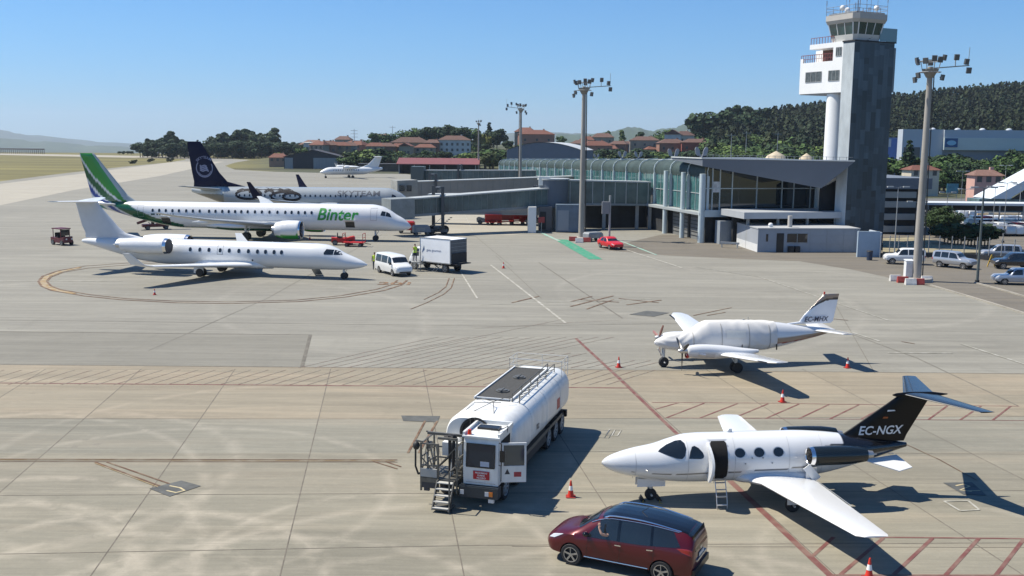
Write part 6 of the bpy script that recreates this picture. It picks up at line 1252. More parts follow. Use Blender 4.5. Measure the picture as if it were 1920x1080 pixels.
for x0, x1, y0, y1 in ((4.2, 7.1, .1, .14), (7.06, 7.1, .1, 1.8)): m.box(x0, x1, y0, y1, 25.7, 27.3)
m.build('glass_balustrade', M('balustrade_glass', (.12, .2, .22), .1, spec=.8), ct)
m = MB()
for k in range(8): m.box(2.2 + k * .28, 2.5 + k * .28, .2, 1.1, 25.7 + k * .2, 25.76 + k * .2)
m.bar((2.2, .2, 27.1), (4.6, .2, 27.9), .05); m.build('outside_stair', mGal, ct)
# ================================================================= JET BRIDGES AND GROUND CLUTTER
mBrL = M('bridge_light', (.36, .38, .38), .5, var=.08, vs=.5); mBrD = M('bridge_grey', (.17, .20, .22), .55, var=.15, vs=.5); mBrG = M('bridge_glass', (.07, .105, .11), .2, spec=.5, var=.4, vs=.4)
def seg(m, p, q, w, z0a, z1a, z0b, z1b, mi=0):
    p, q = Vector((p[0], p[1])), Vector((q[0], q[1])); d = (q - p).normalized(); n_ = Vector((-d.y, d.x)) * w / 2
    v = [(*(p + n_), z0a), (*(p - n_), z0a), (*(q - n_), z0b), (*(q + n_), z0b), (*(p + n_), z1a), (*(p - n_), z1a), (*(q - n_), z1b), (*(q + n_), z1b)]
    m.add(v, [(3, 2, 1, 0), (4, 5, 6, 7), (0, 1, 5, 4), (1, 2, 6, 5), (2, 3, 7, 6), (3, 0, 4, 7)], mi)
gw = root('gangway', (14, 153, 0), 0, 'glazed high walkway with pale roof joining the terminal side to the jet bridge', 'walkway')
o_ = lambda x, y, t: (x - t.location.x, y - t.location.y)
g0, g1 = o_(20.6, 154.5, gw), o_(7.0, 151.8, gw)
m = MB(); seg(m, g0, g1, 2.8, 6.95, 7.15, 7.25, 7.45); m.build('roof', mBrL, gw); m = MB(); m.add([(g0[0], g0[1] + 1.6, 0), (g0[0] - 9.5, g0[1] - .3, 0), (g0[0] - 9.5, g0[1] - .3, 3.4), (g0[0], g0[1] + 1.6, 3.4), (g0[0], g0[1] + 5, 0), (g0[0] - 9.5, g0[1] + 4, 0), (g0[0] - 9.5, g0[1] + 4, 3.4), (g0[0], g0[1] + 5, 3.4)], [(0, 1, 2, 3), (7, 6, 5, 4), (1, 5, 6, 2), (3, 2, 6, 7), (4, 0, 3, 7)]); m.build('undercroft_shade', mShade, gw); m = MB(); seg(m, g0, g1, 2.6, 3.5, 3.8, 3.7, 4.0); m.build('floor', mBrD, gw)  # near-black volume below the walkway is added to carry its shade
m = MB(); seg(m, g0, g1, 2.3, 3.8, 6.95, 4.0, 7.25); gz = m.build('glazing', mBrG, gw); m = MB()
for k in range(9): 
    p = Vector(g0).lerp(Vector(g1), k / 8); m.bar((p.x - .2, p.y - 1.22, 3.8), (p.x - .2, p.y - 1.22, 7.1), .1)
m.build('mullion', mBrL, gz)
for k in (1, 4, 7): p = Vector(g0).lerp(Vector(g1), k / 8); MB().box(p.x - .25, p.x + .25, p.y - .25, p.y + .25, 0, 3.6).build('column', mSteel, gw)
jb = root('jet_bridge', (6.0, 151, 0), 0, 'nearer jet bridge with pale roof reaching the nose of the green-tailed airliner', 'jet bridge', 'jet bridges')
def bridge(t, p0, p1, zr0, zr1, zf0, zf1, col_at, lab_glass=mBrG, w=2.6):
    p0, p1 = o_(*p0, t), o_(*p1, t); m = MB(); seg(m, p0, p1, w + .2, zr0 - .18, zr0, zr1 - .18, zr1); m.build('roof', mBrL, t)
    m = MB(); seg(m, p0, p1, w, zf0, zf0 + .35, zf1, zf1 + .35); m.build('floor', mBrD, t); m = MB(); seg(m, p0, p1, w - .15, zf0 + .35, zr0 - .18, zf1 + .35, zr1 - .18); tn = m.build('tunnel', lab_glass, t)
    P0, P1 = Vector(p0), Vector(p1); d = (P1 - P0).normalized(); n_ = Vector((-d.y, d.x)) * (w / 2 - .05); m = MB()
    for k in range(25):
        f = k / 24; p = P0.lerp(P1, f); a = zf0 + (zf1 - zf0) * f; b = zr0 + (zr1 - zr0) * f
        for s_ in (1, -1): q = p + n_ * s_; m.bar((q.x, q.y, a + .3), (q.x, q.y, b - .15), .05)
    m.build('mullion', M('bridge_frame', (.2, .23, .23), .5), tn)
    c = P0.lerp(P1, col_at); zc = zr0 + (zr1 - zr0) * col_at; m = MB()
    for s_ in (1, -1): q = c + n_ * 1.25 * s_; m.box(q.x - .22, q.x + .22, q.y - .22, q.y + .22, .8, zc + 1.3)
    m.box(c.x - .5, c.x + .5, c.y - 1.6, c.y + 1.6, .7, 1.1); m.box(c.x - .3, c.x + .3, c.y - 1.6, c.y + 1.6, zc + .9, zc + 1.2); cl = m.build('lift_column', M('lift_dark', (.06, .065, .07), .6), t)
    for s_ in (1, -1):
        for dx in (-.9, .9): MB().cyl((c.x + dx, c.y + s_ * .5 - .2, .6), (c.x + dx, c.y + s_ * .5 + .2, .6), .6, n=20).build('wheel', mTyre, cl, True)
    MB().box(c.x - 1.4, c.x + 1.4, c.y - .9, c.y + .9, .35, .8).build('bogie', M('bogie_grey', (.2, .2, .2), .6), cl)
    return P1, d
P1_, d_ = bridge(jb, (6.2, 151), (-14.6, 139.6), 6.35, 5.15, 3.5, 2.6, .80)
m = MB(); seg(m, P1_ - d_ * .5, P1_ + d_ * 3, 3.4, 2.5, 5.2, 2.4, 5.1); cbn = m.build('cab', M('cab_pale', (.20, .22, .22), .55, var=.2, vs=.9), jb); m = MB(); q = P1_ + d_ * 1.2; m.box(q.x - 1.2, q.x + .8, q.y - 2.6, q.y - 2.5, 3.5, 4.6); 
MB().cyl((P1_.x + 2.2, P1_.y - 2.1, 3.4), (P1_.x + 2.2, P1_.y - 2.06, 3.4), .01).build('lamp', mLampW, cbn)
cy = MB(); cy.cyl((0, 0, 0), (0, 0, 3.4), .7, n=18); cy.build('rotunda_column', mSteel, jb, True); cy = MB(); cy.cyl((0, 0, 3.3), (0, 0, 7.4), 2.2, n=24); cy.build('rotunda', M('rotunda_slate', (.09, .11, .14), .5), jb, True)
MB().cyl((0, 0, 7.4), (0, 0, 7.6), 2.4, n=24).build('rotunda_roof', mBrL, jb, True); MB().box(-2.2, -.6, -1.5, -.3, 6.6, 7.9).build('roof_unit', M('unit_white', (.6, .62, .6), .5), jb)
m = MB(); m.box(-14.3, -13.7, -10.6, -10.5, 1.6, 3.1); st_ = MB()
for k in range(10): st_.box(-17.2 + k * .28, -16.9 + k * .28, -11.2, -10.2, .25 + k * .24, .3 + k * .24)
st_.bar((-17.2, -11.2, 1.2), (-14.3, -11.2, 3.8), .05); st_.build('service_stair', mGal, jb)
j2 = root('jet_bridge', (4.0, 196, 0), 0, 'farther jet bridge of grey ribbed panels behind the nearer one', 'jet bridge', 'jet bridges')
mPan = M('panel_warm_grey', (.24, .235, .22), .6, var=.12, vs=.3)
P2_, d2_ = bridge(j2, (12.5, 201), (-18.5, 186), 6.4, 5.6, 3.1, 2.5, .88, mPan)
m = MB(); seg(m, P2_ - d2_ * .5, P2_ + d2_ * 3.4, 3.6, 2.3, 5.9, 2.3, 5.8); c3 = m.build('cab', M('cab_warm', (.27, .27, .25), .6, var=.2, vs=.6), j2)
q = P2_ + d2_ * 1.0
for dx in (-1.0, .3): MB().box(q.x + dx, q.x + dx + .9, q.y - 2.6, q.y - 2.45, 3.9, 5.0).build('window', mGlassD, c3)
j3 = root('jet_bridge', (0, 168, 0), 0, 'grey ribbed link corridor on stilts between the two jet bridges', 'jet bridge', 'jet bridges')
bridge(j3, (6.5, 158), (-13.2, 160.5), 5.0, 4.7, 1.7, 1.5, .15, M('corridor_grey', (.22, .23, .235), .6, var=.15, vs=.3))
for dx, dy in ((-12.4, -8.2), (-11.3, -8.25)): MB().box(dx, dx + .8, dy - .9, dy - .85, 2.9, 4.0).build('window', mGlassD, j3)
j4 = root('jet_bridge', (0, 236, 0), 0, 'farthest low jet bridge with dark roof line left of the second mast', 'jet bridge', 'jet bridges')
bridge(j4, (8, 232), (-21, 238), 6.6, 6.2, 3.0, 2.8, .7, mBrG)
MB().box(-23.6, -20.6, -1, 5, 2.6, 7.0).build('cab', M('cab_dark', (.07, .09, .09), .5), j4)
for k, (a, b, Yv, z1) in enumerate(((1008, 1032, 150.5, 3.6), (1040, 1082, 149.0, 4.0))):
    x0 = (a - 960) / 1900 * Yv; x1 = (b - 960) / 1900 * Yv; t = root('equipment_container', (x0, Yv - 3, 0), 0, ('grey-brown plant container under the jet bridge rotunda', 'blue-grey plant container beside the mast before the terminal')[k], 'container')
    MB().box(0, x1 - x0, 0, 2.4, .1, z1).build('body', (M('plant_brown', (.12, .11, .11), .6), M('plant_blue', (.10, .14, .19), .5, var=.2, vs=.8))[k], t); MB().box(.2, (x1 - x0) * .55, -.04, -.0, .3, z1 * .8).build('door', (mDark, M('plant_pale', (.22, .25, .29), .5))[k], t)
t = root('equipment_container', (*G(990, 437), 0), 0, 'tall white container with lit front under the near jet bridge', 'container'); MB().box(0, 1.15, 0, 4, .05, 3.7).build('body', mWhite, t); MB().box(-.03, 0, .3, 3.7, .2, 3.5).build('door', bwp, t)
for k, (px, py, h, lab) in enumerate(((1015, 437, 1.6, 'red fire hose box on a post under the jet bridge'), (1113, 425, 1.5, 'small dark red sign board on a post before the terminal undercroft'))):
    t = root('sign_post', (*G(px, py), 0), 0, lab, 'sign'); MB().cyl((0, 0, 0), (0, 0, h), .05, n=8).build('post', mSteel, t); MB().box(-.45, .45, -.06, .06, h - .1, h + .7).build('board', M('board_red', (.25, .03, .03), .6), t)
t = root('ground_sign', (*G(1142, 462), 0), 0, 'grey pole with hanging equipment box beside the small red car', 'pole'); MB().cyl((0, 0, 0), (0, 0, 6.4), .14, n=10).build('post', mSteel, t); MB().box(-1.0, -.1, -.3, .3, 4.1, 5.6).build('box', M('box_grey', (.2, .2, .21), .6), t)
for k, (px, py, z, c, lab) in enumerate(((763, 437, 1.5, 'red', 'red ground power cart beside the green-tailed airliner\'s nose'), (790, 441, 1.2, 'grey', 'grey ground power cart under the near jet bridge lift column'), (1112, 452, 1.0, 'grey', 'small grey equipment cart right of the mast before the terminal'))):
    t = root('power_cart', (*G(px, py), 0), 15 * k, lab, 'equipment cart'); mt = mRed if c == 'red' else mGrey; MB().loft([[(-1.2, -.7, .45), (1.2, -.7, .45), (1.2, .7, .45), (-1.2, .7, .45)], [(-1.2, -.7, z), (1.1, -.7, z), (1.1, .7, z), (-1.2, .7, z)], [(-1.0, -.6, z + .2), (.9, -.6, z + .2), (.9, .6, z + .2), (-1.0, .6, z + .2)]]).build('housing', mt, t)
    MB().box(-.8, .4, -.72, -.7, .6, z - .15).build('side_door', mSteel, t); MB().bar((1.2, 0, .4), (2.0, 0, .3), .06).build('drawbar', mDark, t)
    for x in (-.8, .8):
        for sg in (1, -1): wheel(t, x, sg * .62, .26, .16, 4, mSteel)
# vehicles seen beyond the undercroft
st = [(-2.5, .4, .8, .8, .9, 1.1, .88, 1.9, .78, 1.96), (-1, .3, .9, .8, .96, 1.12, .94, 2.0, .8, 2.08), (1.2, .3, .9, .8, .96, 1.1, .93, 1.9, .76, 1.98), (1.8, .3, .9, .75, .95, 1.05, .91, 1.2, .8, 1.28), (2.5, .42, .6, .6, .66, .7, .6, .72, .5, .74)]

# ================================================================= TREES
def crownmesh(kind, n, seed, leaf):
    r = random.Random(seed); vs = []; fs = []; cs = []; lumps = []
    if kind == 'broad':
        for i in range(11): a = r.random() * 6.28; q = r.random() ** .5 * .30; lumps.append((q * math.cos(a), q * math.sin(a), .42 + r.random() * .42, .13 + r.random() * .12))
    elif kind == 'tall':
        for i in range(13): a = r.random() * 6.28; z = .10 + .84 * i / 12; q = .12 * r.random(); lumps.append((q * math.cos(a), q * math.sin(a), z, (.17 - .09 * z) * (.75 + r.random() * .6)))
    elif kind == 'cone':
        for i in range(12): z = .12 + .84 * i / 11; lumps.append((r.uniform(-.02, .02), r.uniform(-.02, .02), z, .20 * (1.02 - z) + .012))
    for i in range(n):
        lx, ly, lz, lr = lumps[r.randrange(len(lumps))]
        while True:
            x, y, z = r.uniform(-1, 1), r.uniform(-1, 1), r.uniform(-1, 1); d = math.sqrt(x * x + y * y + z * z)
            if .05 < d < 1: break
        k = lr * (.55 + .45 * r.random() ** .5) / d; c = Vector((lx + x * k, ly + y * k, lz + z * k * (.8 if kind != 'cone' else .5))); nn = Vector((x, y, z)).normalized()
        nn = (nn + Vector((r.uniform(-.7, .7), r.uniform(-.7, .7), r.uniform(-.4, .9)))).normalized(); u = nn.orthogonal().normalized(); u.rotate(Matrix.Rotation(r.random() * 6.28, 3, nn)); t = nn.cross(u); s_ = leaf * (.6 + .8 * r.random())
        o = len(vs); vs += [c + u * s_, c + t * s_ * .8, c - u * s_ * .9, c - t * s_ * .7 + nn * s_ * .2]; fs.append((o, o + 1, o + 2, o + 3)); g = r.uniform(.65, 1.35); cs += [g] * 4
    return vs, fs, cs, lumps
mBark = M('bark', (.09, .07, .05), .9, var=.3, vs=3)
PROTO = {}
def proto(kind, col, n=900, leaf=.035, seed=1):
    key = (kind, col, seed)
    if key in PROTO: return PROTO[key]
    vs, fs, cs, lumps = crownmesh(kind, n, seed, leaf); me = bpy.data.meshes.new('crown'); me.from_pydata(vs, [], fs); a = me.color_attributes.new('Col', 'FLOAT_COLOR', 'POINT')
    a.data.foreach_set('color', [v for g in cs for v in (col[0] * g, col[1] * g, col[2] * g * .9, 1)]); me.materials.append(M('foliage', vc=True, rough=.8, spec=.25))
    t = MB(); t.cyl((0, 0, -.12), (0, 0, .45), .022, .014, 8); t.cyl((0, 0, .45), (.01, 0, .85), .014, .004, 6)
    for lx, ly, lz, lr in lumps[::2]: t.cyl((0, 0, max(.15, lz - .22)), (lx, ly, lz), .008, .003, 5)
    tmp = t.build('trunk', mBark); tme = tmp.data; bpy.data.objects.remove(tmp); PROTO[key] = (me, tme); return PROTO[key]
TN = [0]
def tree(px, ytop, Y, kind, col, label, w=1.0, grp='trees', z0=None, seed=None, n=900, leaf=.035):
    X = (px - 960) / 1900 * Y; zt = W(px, ytop, Y)[2]; X = W(px, ytop, Y)[0]; zb = Ht(X, Y) if z0 is None else z0; h = max(3, zt - zb); TN[0] += 1
    me, tme = proto(kind, col, n, leaf, seed if seed is not None else 1 + TN[0] % 4)
    r = root({'broad': 'broadleaf_tree', 'tall': 'eucalyptus_tree', 'cone': 'conifer_tree'}[kind], (X, Y, zb), (TN[0] * 77) % 360, label, 'tree', grp); r.scale = (h * w, h * w, h)
    for nm, m_ in (('crown', me), ('trunk', tme)): o = bpy.data.objects.new(nm, m_); COL.objects.link(o); o.parent = r
    return r
DK = (.022, .045, .020); MD = (.045, .085, .025); LT = (.085, .13, .035); YG = (.16, .17, .04)
rr = random.Random(11)
GL = 'dark trees on the far edge of the apron at left'
for i, (px, yt) in enumerate(((266, 264), (276, 260), (288, 263), (301, 256), (315, 247), (324, 254), (336, 259), (344, 262), (389, 266), (400, 255), (411, 252), (423, 249), (433, 251), (445, 244), (456, 243), (467, 244), (478, 247), (489, 250), (502, 246), (511, 241), (522, 263), (536, 268), (549, 267), (562, 268), (298, 268), (440, 262), (470, 263), (410, 266), (500, 262), (322, 268))):
    tree(px, yt, 700 + (i * 37 % 60), 'tall' if i % 3 else 'broad', DK, 'dark evergreen tree in the wooded clump around the navy tail fin', 1.35 if i % 3 else 1.1, GL, 0, n=1600, leaf=.05)
for i in range(44):
    px = 262 + (i * 6.9) % 300; tree(px, rr.uniform(262, 277), 690 + rr.uniform(-20, 20), 'broad', DK, 'low dark tree filling the foot of the wooded clump around the navy tail fin', 1.5, GL, 0, n=700, leaf=.06)
for px, yt in ((370, 262), (385, 268)): tree(px, yt, 690, 'cone', DK, 'pointed dark conifer in the gap right of the navy tail fin' , 1.3, GL, 0)
for px, yt in ((224, 283), (231, 285), (239, 284), (246, 283)): tree(px, yt, 790, 'broad', DK, 'tiny dark bush on the skyline left of the navy tail fin', 1.6, GL, 0, n=300, leaf=.07)
tree(522, 283, 520, 'broad', YG, 'yellow-green tree beside the small red roofed house at left', 1.2, None, 0)
GT = 'garden trees among the town houses'
def tl(px): return 'green garden tree %s' % ('near the dark hangar roof' if px < 690 else 'between the red roofed houses left of the masts' if px < 800 else 'above the white arcaded house' if px < 890 else 'behind the pale vaulted hall' if px < 1090 else 'on the slope above the terminal vault' if px < 1240 else 'beside the white gabled house on the hill')
for i in range(120):
    px = rr.choice((rr.uniform(560, 1000), rr.uniform(980, 1330))); yt = np.interp(px, [560, 620, 660, 700, 760, 800, 850, 900, 950, 1000, 1080, 1130, 1200, 1250, 1330], [262, 268, 264, 254, 250, 240, 240, 243, 252, 256, 252, 242, 246, 240, 246]) + rr.uniform(0, 34)
    Y = float(np.interp(yt, [236, 290], [720, 480])) + rr.uniform(-30, 30); tree(px, yt, Y, rr.choice(('broad', 'broad', 'tall')), rr.choice((DK, MD, MD, DK, LT)), tl(px), rr.uniform(1.0, 1.45), GT, n=600, leaf=.05)
for px, yt, c in ((848, 233, DK), (830, 237, DK), (808, 236, DK), (790, 240, DK), (780, 238, MD), (757, 243, MD), (706, 247, MD), (727, 246, MD), (868, 238, DK), (880, 240, MD), (915, 249, YG), (905, 252, YG), (932, 241, DK)): tree(px, yt, 600, 'broad', c, 'large round tree on the skyline left of the second mast' if c != YG else 'yellow-green tree between the small mast and the second mast', 1.25, GT, n=800, leaf=.04)
for px, yt in ((917, 229), (892, 240)): tree(px, yt, 620, 'cone', DK, 'pointed dark conifer on the skyline beside the small far mast', 1.4, GT)
for i in range(90):
    px = rr.choice((rr.uniform(640, 760), rr.uniform(600, 1000), rr.uniform(1090, 1340), rr.uniform(1090, 1340), rr.uniform(880, 960))); yt = rr.uniform(277, 294); Y = rr.uniform(425, 500); tree(px, yt, Y, 'broad', rr.choice((MD, DK, DK, LT, (.06, .08, .03))), 'low garden tree in front of the houses, ' + ('right of the dark hangar' if px < 780 else 'left of the second mast' if px < 1000 else 'above the terminal roof vents'), rr.uniform(1.3, 2.0), GT, n=450, leaf=.06)
GH = 'tall trees at the left foot of the forest hill'
for i, (px, yt) in enumerate(((1329, 210), (1345, 224), (1356, 212), (1366, 202), (1376, 206), (1386, 199), (1395, 201), (1404, 214), (1415, 209), (1425, 208), (1438, 204), (1340, 236), (1351, 232), (1300, 246), (1288, 249), (1310, 244), (1320, 248))):
    tree(px, yt, 640 + (i % 4) * 25, 'tall' if i % 4 else 'broad', DK, 'tall dark tree at the left foot of the wooded hill', 1.1 + .3 * (i % 3 == 0), GH, n=1000, leaf=.04)
GB = 'green scrub trees between terminal roof and forest'
for i in range(72):
    px = rr.uniform(1330, 1660); yt = rr.uniform(250, 288) - (6 if px < 1420 else 0); Y = float(np.interp(yt, [248, 290], [540, 400])); tree(px, yt, Y, 'broad', rr.choice((MD, LT, (.06, .10, .03), MD, DK)), 'leafy green tree in the scrub between the terminal roof and forest', rr.uniform(1.1, 1.7), GB, n=1500, leaf=.03)
GR = 'trees below the industrial hall at right'
for i in range(40):
    px = rr.uniform(1755, 1990); yt = rr.uniform(286, 326) - (10 if px > 1890 else 0); tree(px, yt, float(np.interp(yt, [280, 330], [325, 262])), 'broad', rr.choice((DK, DK, MD, MD, (.055, .085, .035))), 'dark leafy tree in the belt below the grey industrial hall', rr.uniform(.9, 1.4), GR, n=1500, leaf=.028)
tree(1706, 262, 285, 'cone', DK, 'dark conifer in front of the blue building and hall door', 1.25, None, n=1400)
for px, yt in ((1688, 283), (1700, 292), (1745, 300), (1735, 308)): tree(px, yt, 290, 'broad', MD, 'low green tree near the pale concrete road behind the tower', 1.5, GR, 0)
for i, (px, yt) in enumerate(((1748, 392), (1768, 384), (1786, 396), (1758, 400))): tree(px, yt, 146 - i, 'broad', (.03, .055, .02), 'dark spreading tree behind the parked off-road cars', 1.25, 'dark spreading trees behind the fence', 0, n=2200, leaf=.03)
for i in range(14): tree(1772 + i * 6.3, 436 + (i * 7 % 5), 131, 'broad', (.025, .045, .018), 'dark hedge bush behind the fence at right', 1.7, 'hedge bushes behind the fence', 0, n=500, leaf=.07)
# forest: one mass on the hill
def forest():
    r = np.random.RandomState(5); N = 5600; vs = []; fs = []; cs = []
    q = r.uniform(1325, 2500, N); Yd = 470 + 560 * r.rand(N) ** .8; X = (q - 960) / 1900 * Yd; base = np.array([Ht(a, b) for a, b in zip(X, Yd)])
    K = 56; V = np.zeros((N, K, 4, 3)); C = np.zeros((N, K, 4, 4)); H = r.uniform(10, 18, N); Wd = H * r.uniform(.16, .28, N); tone = r.uniform(.5, 1.3, N); hue = r.rand(N) ** 2
    for j in range(K):
        a = r.uniform(0, 6.28, N); f = r.rand(N); z = .2 + .8 * f; rad = Wd * np.sin(np.pi * np.clip(.25 + .72 * f, 0, 1)) * r.uniform(.5, 1.1, N); c = np.stack([X + rad * np.cos(a), Yd + rad * np.sin(a), base + H * z], 1)
        nn = np.stack([np.cos(a) + r.uniform(-.6, .6, N), np.sin(a) + r.uniform(-.6, .6, N), .3 + r.uniform(-.3, .9, N)], 1); nn /= np.linalg.norm(nn, axis=1)[:, None]
        u = np.cross(nn, r.normal(size=(N, 3))); u /= np.linalg.norm(u, axis=1)[:, None]; t = np.cross(nn, u); s_ = (H * r.uniform(.03, .08, N))[:, None]
        V[:, j, 0] = c + u * s_; V[:, j, 1] = c + t * s_; V[:, j, 2] = c - u * s_; V[:, j, 3] = c - t * s_
        g = (tone * r.uniform(.7, 1.3, N))[:, None]; C[:, j, :, :3] = (g * (np.array([.013, .026, .012]) + hue[:, None] * np.array([.014, .012, .0])))[:, None, :]; C[:, j, :, 3] = 1
    me = bpy.data.meshes.new('forest'); V = V.reshape(-1, 3); n = len(V); me.vertices.add(n); me.vertices.foreach_set('co', V.ravel()); me.loops.add(n); me.loops.foreach_set('vertex_index', np.arange(n)); me.polygons.add(n // 4)
    me.polygons.foreach_set('loop_start', np.arange(0, n, 4)); me.polygons.foreach_set('loop_total', np.full(n // 4, 4)); me.update(); a = me.color_attributes.new('Col', 'FLOAT_COLOR', 'POINT'); a.data.foreach_set('color', C.ravel()); me.materials.append(MATS['foliage'])
    o = bpy.data.objects.new('forest', me); COL.objects.link(o); tag(o, 'dark dense forest covering the hill at right', 'forest', None, 'stuff')
forest()

# ================================================================= BUILDINGS BEYOND
mWin = M('house_window', (.05, .055, .06), .25, spec=.6)
def wallm(c): return M('render_%02d%02d%02d' % tuple(int(v * 99) for v in c), c, .8, var=.1, vs=.4)
RED = (.13, .05, .034); RED2 = (.10, .053, .042)
def house(px, yb, Y, w, d, h, rh, hd, wc, rcol, label, name='house', roof='hip', nwin=3, storeys=None, cat='house', grp='houses of the town'):
    X, _, z = W(px, yb, Y); r = root(name, (X, Y, z), hd, label, cat, grp); m = MB(); m.box(-w / 2, w / 2, -d / 2, d / 2, -5, h); m.build('wall', wallm(wc), r); m = MB(); e = .5; q = w * .28 if roof == 'hip' else 0
    if roof == 'flat': m.box(-w / 2 - .2, w / 2 + .2, -d / 2 - .2, d / 2 + .2, h, h + rh)
    elif roof == 'shed': m.add([(-w / 2 - e, -d / 2 - e, h), (w / 2 + e, -d / 2 - e, h), (w / 2 + e, d / 2 + e, h + rh), (-w / 2 - e, d / 2 + e, h + rh), (-w / 2 - e, -d / 2 - e, h + .3), (w / 2 + e, -d / 2 - e, h + .3), (w / 2 + e, d / 2 + e, h + rh + .3), (-w / 2 - e, d / 2 + e, h + rh + .3)], [(3, 2, 1, 0), (4, 5, 6, 7), (0, 1, 5, 4), (1, 2, 6, 5), (2, 3, 7, 6), (3, 0, 4, 7)])
    else:
        a = w / 2 + e; b = d / 2 + e
        if roof == 'side': m.add([(-a, -b, h), (a, -b, h), (a, b, h), (-a, b, h), (0, -b, h + rh), (0, b, h + rh)], [(0, 3, 2, 1), (0, 1, 4), (1, 2, 5, 4), (2, 3, 5), (3, 0, 4, 5)])
        else: m.add([(-a, -b, h), (a, -b, h), (a, b, h), (-a, b, h), (-a + q, 0, h + rh), (a - q, 0, h + rh)], [(0, 3, 2, 1), (0, 1, 5, 4), (1, 2, 5), (2, 3, 4, 5), (3, 0, 4)])
    ro = m.build('roof', M('tiles_%d' % int(rcol[0] * 100), rcol, .85, var=.25, vs=1.5), r)
    if roof in ('hip', 'gable'): MB().box(w * .2, w * .2 + .8, .3, 1.1, h + rh * .3, h + rh + .6).build('chimney', wallm(wc), ro)
    for k in range(nwin):
        for s_ in range(storeys or (2 if h > 5 else 1)):
            x = -w / 2 + (k + .5) * w / nwin; z_ = 1.0 + s_ * 2.8
            if z_ + 1.3 < h: MB().box(x - .55, x + .55, -d / 2 - .05, -d / 2 - .01, z_, z_ + 1.3).build('window', mWin, r)
    return r
CR = (.33, .28, .21); PK = (.33, .17, .12); WH = (.5, .5, .48); OC = (.27, .19, .12); BR = (.25, .13, .09)
HS = [(523, 306, 480, 10, 9, 3.5, 2.2, 5, (.3, .2, .15), RED, 'small brick house with red hip roof left of the dark hangar'), (588, 286, 560, 16, 10, 5.5, 3, -12, (.30, .22, .17), (.16, .09, .07), 'brown roofed house behind the dark hangar'), (578, 284, 545, 5, 5, 6, .3, 0, WH, WH, 'white tower-like house end beside the brown roof'),
    (668, 292, 520, 14, 11, 7, 2.6, -20, PK, RED, 'salmon pink house with red hip roof above the distant white plane'), (690, 294, 530, 15, 10, 6, 2.6, 14, (.3, .13, .1), RED2, 'brick red house right of the salmon pink one'), (733, 296, 520, 13, 10, 6, 2.6, 0, (.3, .28, .25), RED2, 'grey walled house with dull red roof beside the brick red house'),
    (770, 282, 560, 26, 11, 5.5, 3.4, 8, OC, RED2, 'long ochre house with broad brown-red roof'), (762, 292, 500, 7, 8, 6, 1.8, -8, CR, RED, 'narrow cream two storey house before the long roof'), (618, 286, 600, 12, 9, 6, 2.6, 22, CR, RED, 'cream house with red roof half hidden by trees behind the hangar'),
    (645, 276, 640, 12, 9, 6, 2.6, -6, (.3, .28, .24), RED2, 'small house on the slope left of the salmon pink one'), (716, 272, 640, 14, 10, 6, 2.6, -15, CR, RED2, 'distant house with dull red roof under the tall pylon'), (1005, 268, 560, 24, 12, 6, 2.8, 4, PK, RED, 'broad orange-roofed house block left of the second mast'), (985, 262, 610, 14, 10, 6, 3, -14, CR, RED, 'pale house with orange roof behind the broad block'),
    (1118, 286, 520, 18, 10, 4.5, 2.8, 12, PK, RED, 'pink house with red roof just right of the mast before the terminal'), (1130, 270, 600, 16, 10, 5, 2.8, -8, CR, RED2, 'house with brown roof up the slope from the pink one'), (1208, 277, 540, 19, 10, 5, 2.4, -5, CR, RED2, 'cream house with long low tiled roof above the terminal vault'),
    (1174, 280, 560, 8, 7, 4, 1.5, 10, WH, RED2, 'tiny white cottage left of the long low tiled roof'), (1262, 268, 570, 11, 10, 6, 3.2, -15, WH, RED2, 'white gabled house standing highest on the slope'), (1282, 268, 575, 11, 9, 5.4, 2.8, 18, (.5, .45, .38), RED2, 'cream house adjoining the white gabled house'),
    (1258, 284, 520, 17, 10, 5.4, 2.4, 3, BR, RED2, 'dark red brick terrace below the white gabled house'), (1305, 283, 515, 19, 10, 5.4, 2.2, -4, (.3, .08, .06), RED2, 'red fronted house block right of the brick terrace'), (1100, 276, 560, 9, 9, 5, 2.4, 0, (.35, .3, .24), RED, 'small red roofed house behind the mast before the terminal'),
    (1725, 336, 262, 7.5, 6, 2.4, 1.4, 6, (.5, .45, .36), RED, 'cream cottage with red tiles behind the thick light mast'), (1845, 349, 236, 6.2, 6, 2.5, 1.5, -4, (.5, .30, .25), (.16, .09, .07), 'pink house with brown pyramid roof at right')]
for i in range(16):
    px = (600, 612, 636, 655, 704, 722, 748, 756, 798, 812, 826, 1090, 1145, 1160, 1225, 1240)[i]; yb = 286 + (i * 5 % 9) - 3
    HS.append((px, yb, 480 + i * 4, 9 + i % 3 * 2, 8, 3.6 + i % 2 * 1.6, 2, (i * 37) % 40 - 20, (CR, BR, OC, (.3, .28, .25))[i % 4], (RED, RED2)[i % 2], ('small %s house with %s roof tucked among the garden trees %s' % (('cream', 'brown', 'ochre', 'grey')[i % 4], ('red', 'dull brown-red')[i % 2], 'left of the masts' if px < 900 else 'above the terminal vault'))))
for h in HS: house(h[0], h[1], h[2], h[3] * (.8 if h[0] < 1400 else 1), h[4] * .85, h[5] * (.78 if h[0] < 1400 else 1), h[6] * .85, *h[7:11], roof='side' if h[0] in (1262, 762) else 'hip')
house(852, 287, 520, 16, 9, 6.6, 2.2, 6, WH, RED2, 'white house with two rows of arches between the masts', nwin=6)
t = house(762 if 0 else 765, 334, 470, 4, 4, 3, 1, 0, CR, RED, 'small cream hut with red roof behind the red roofed shed') if 0 else None
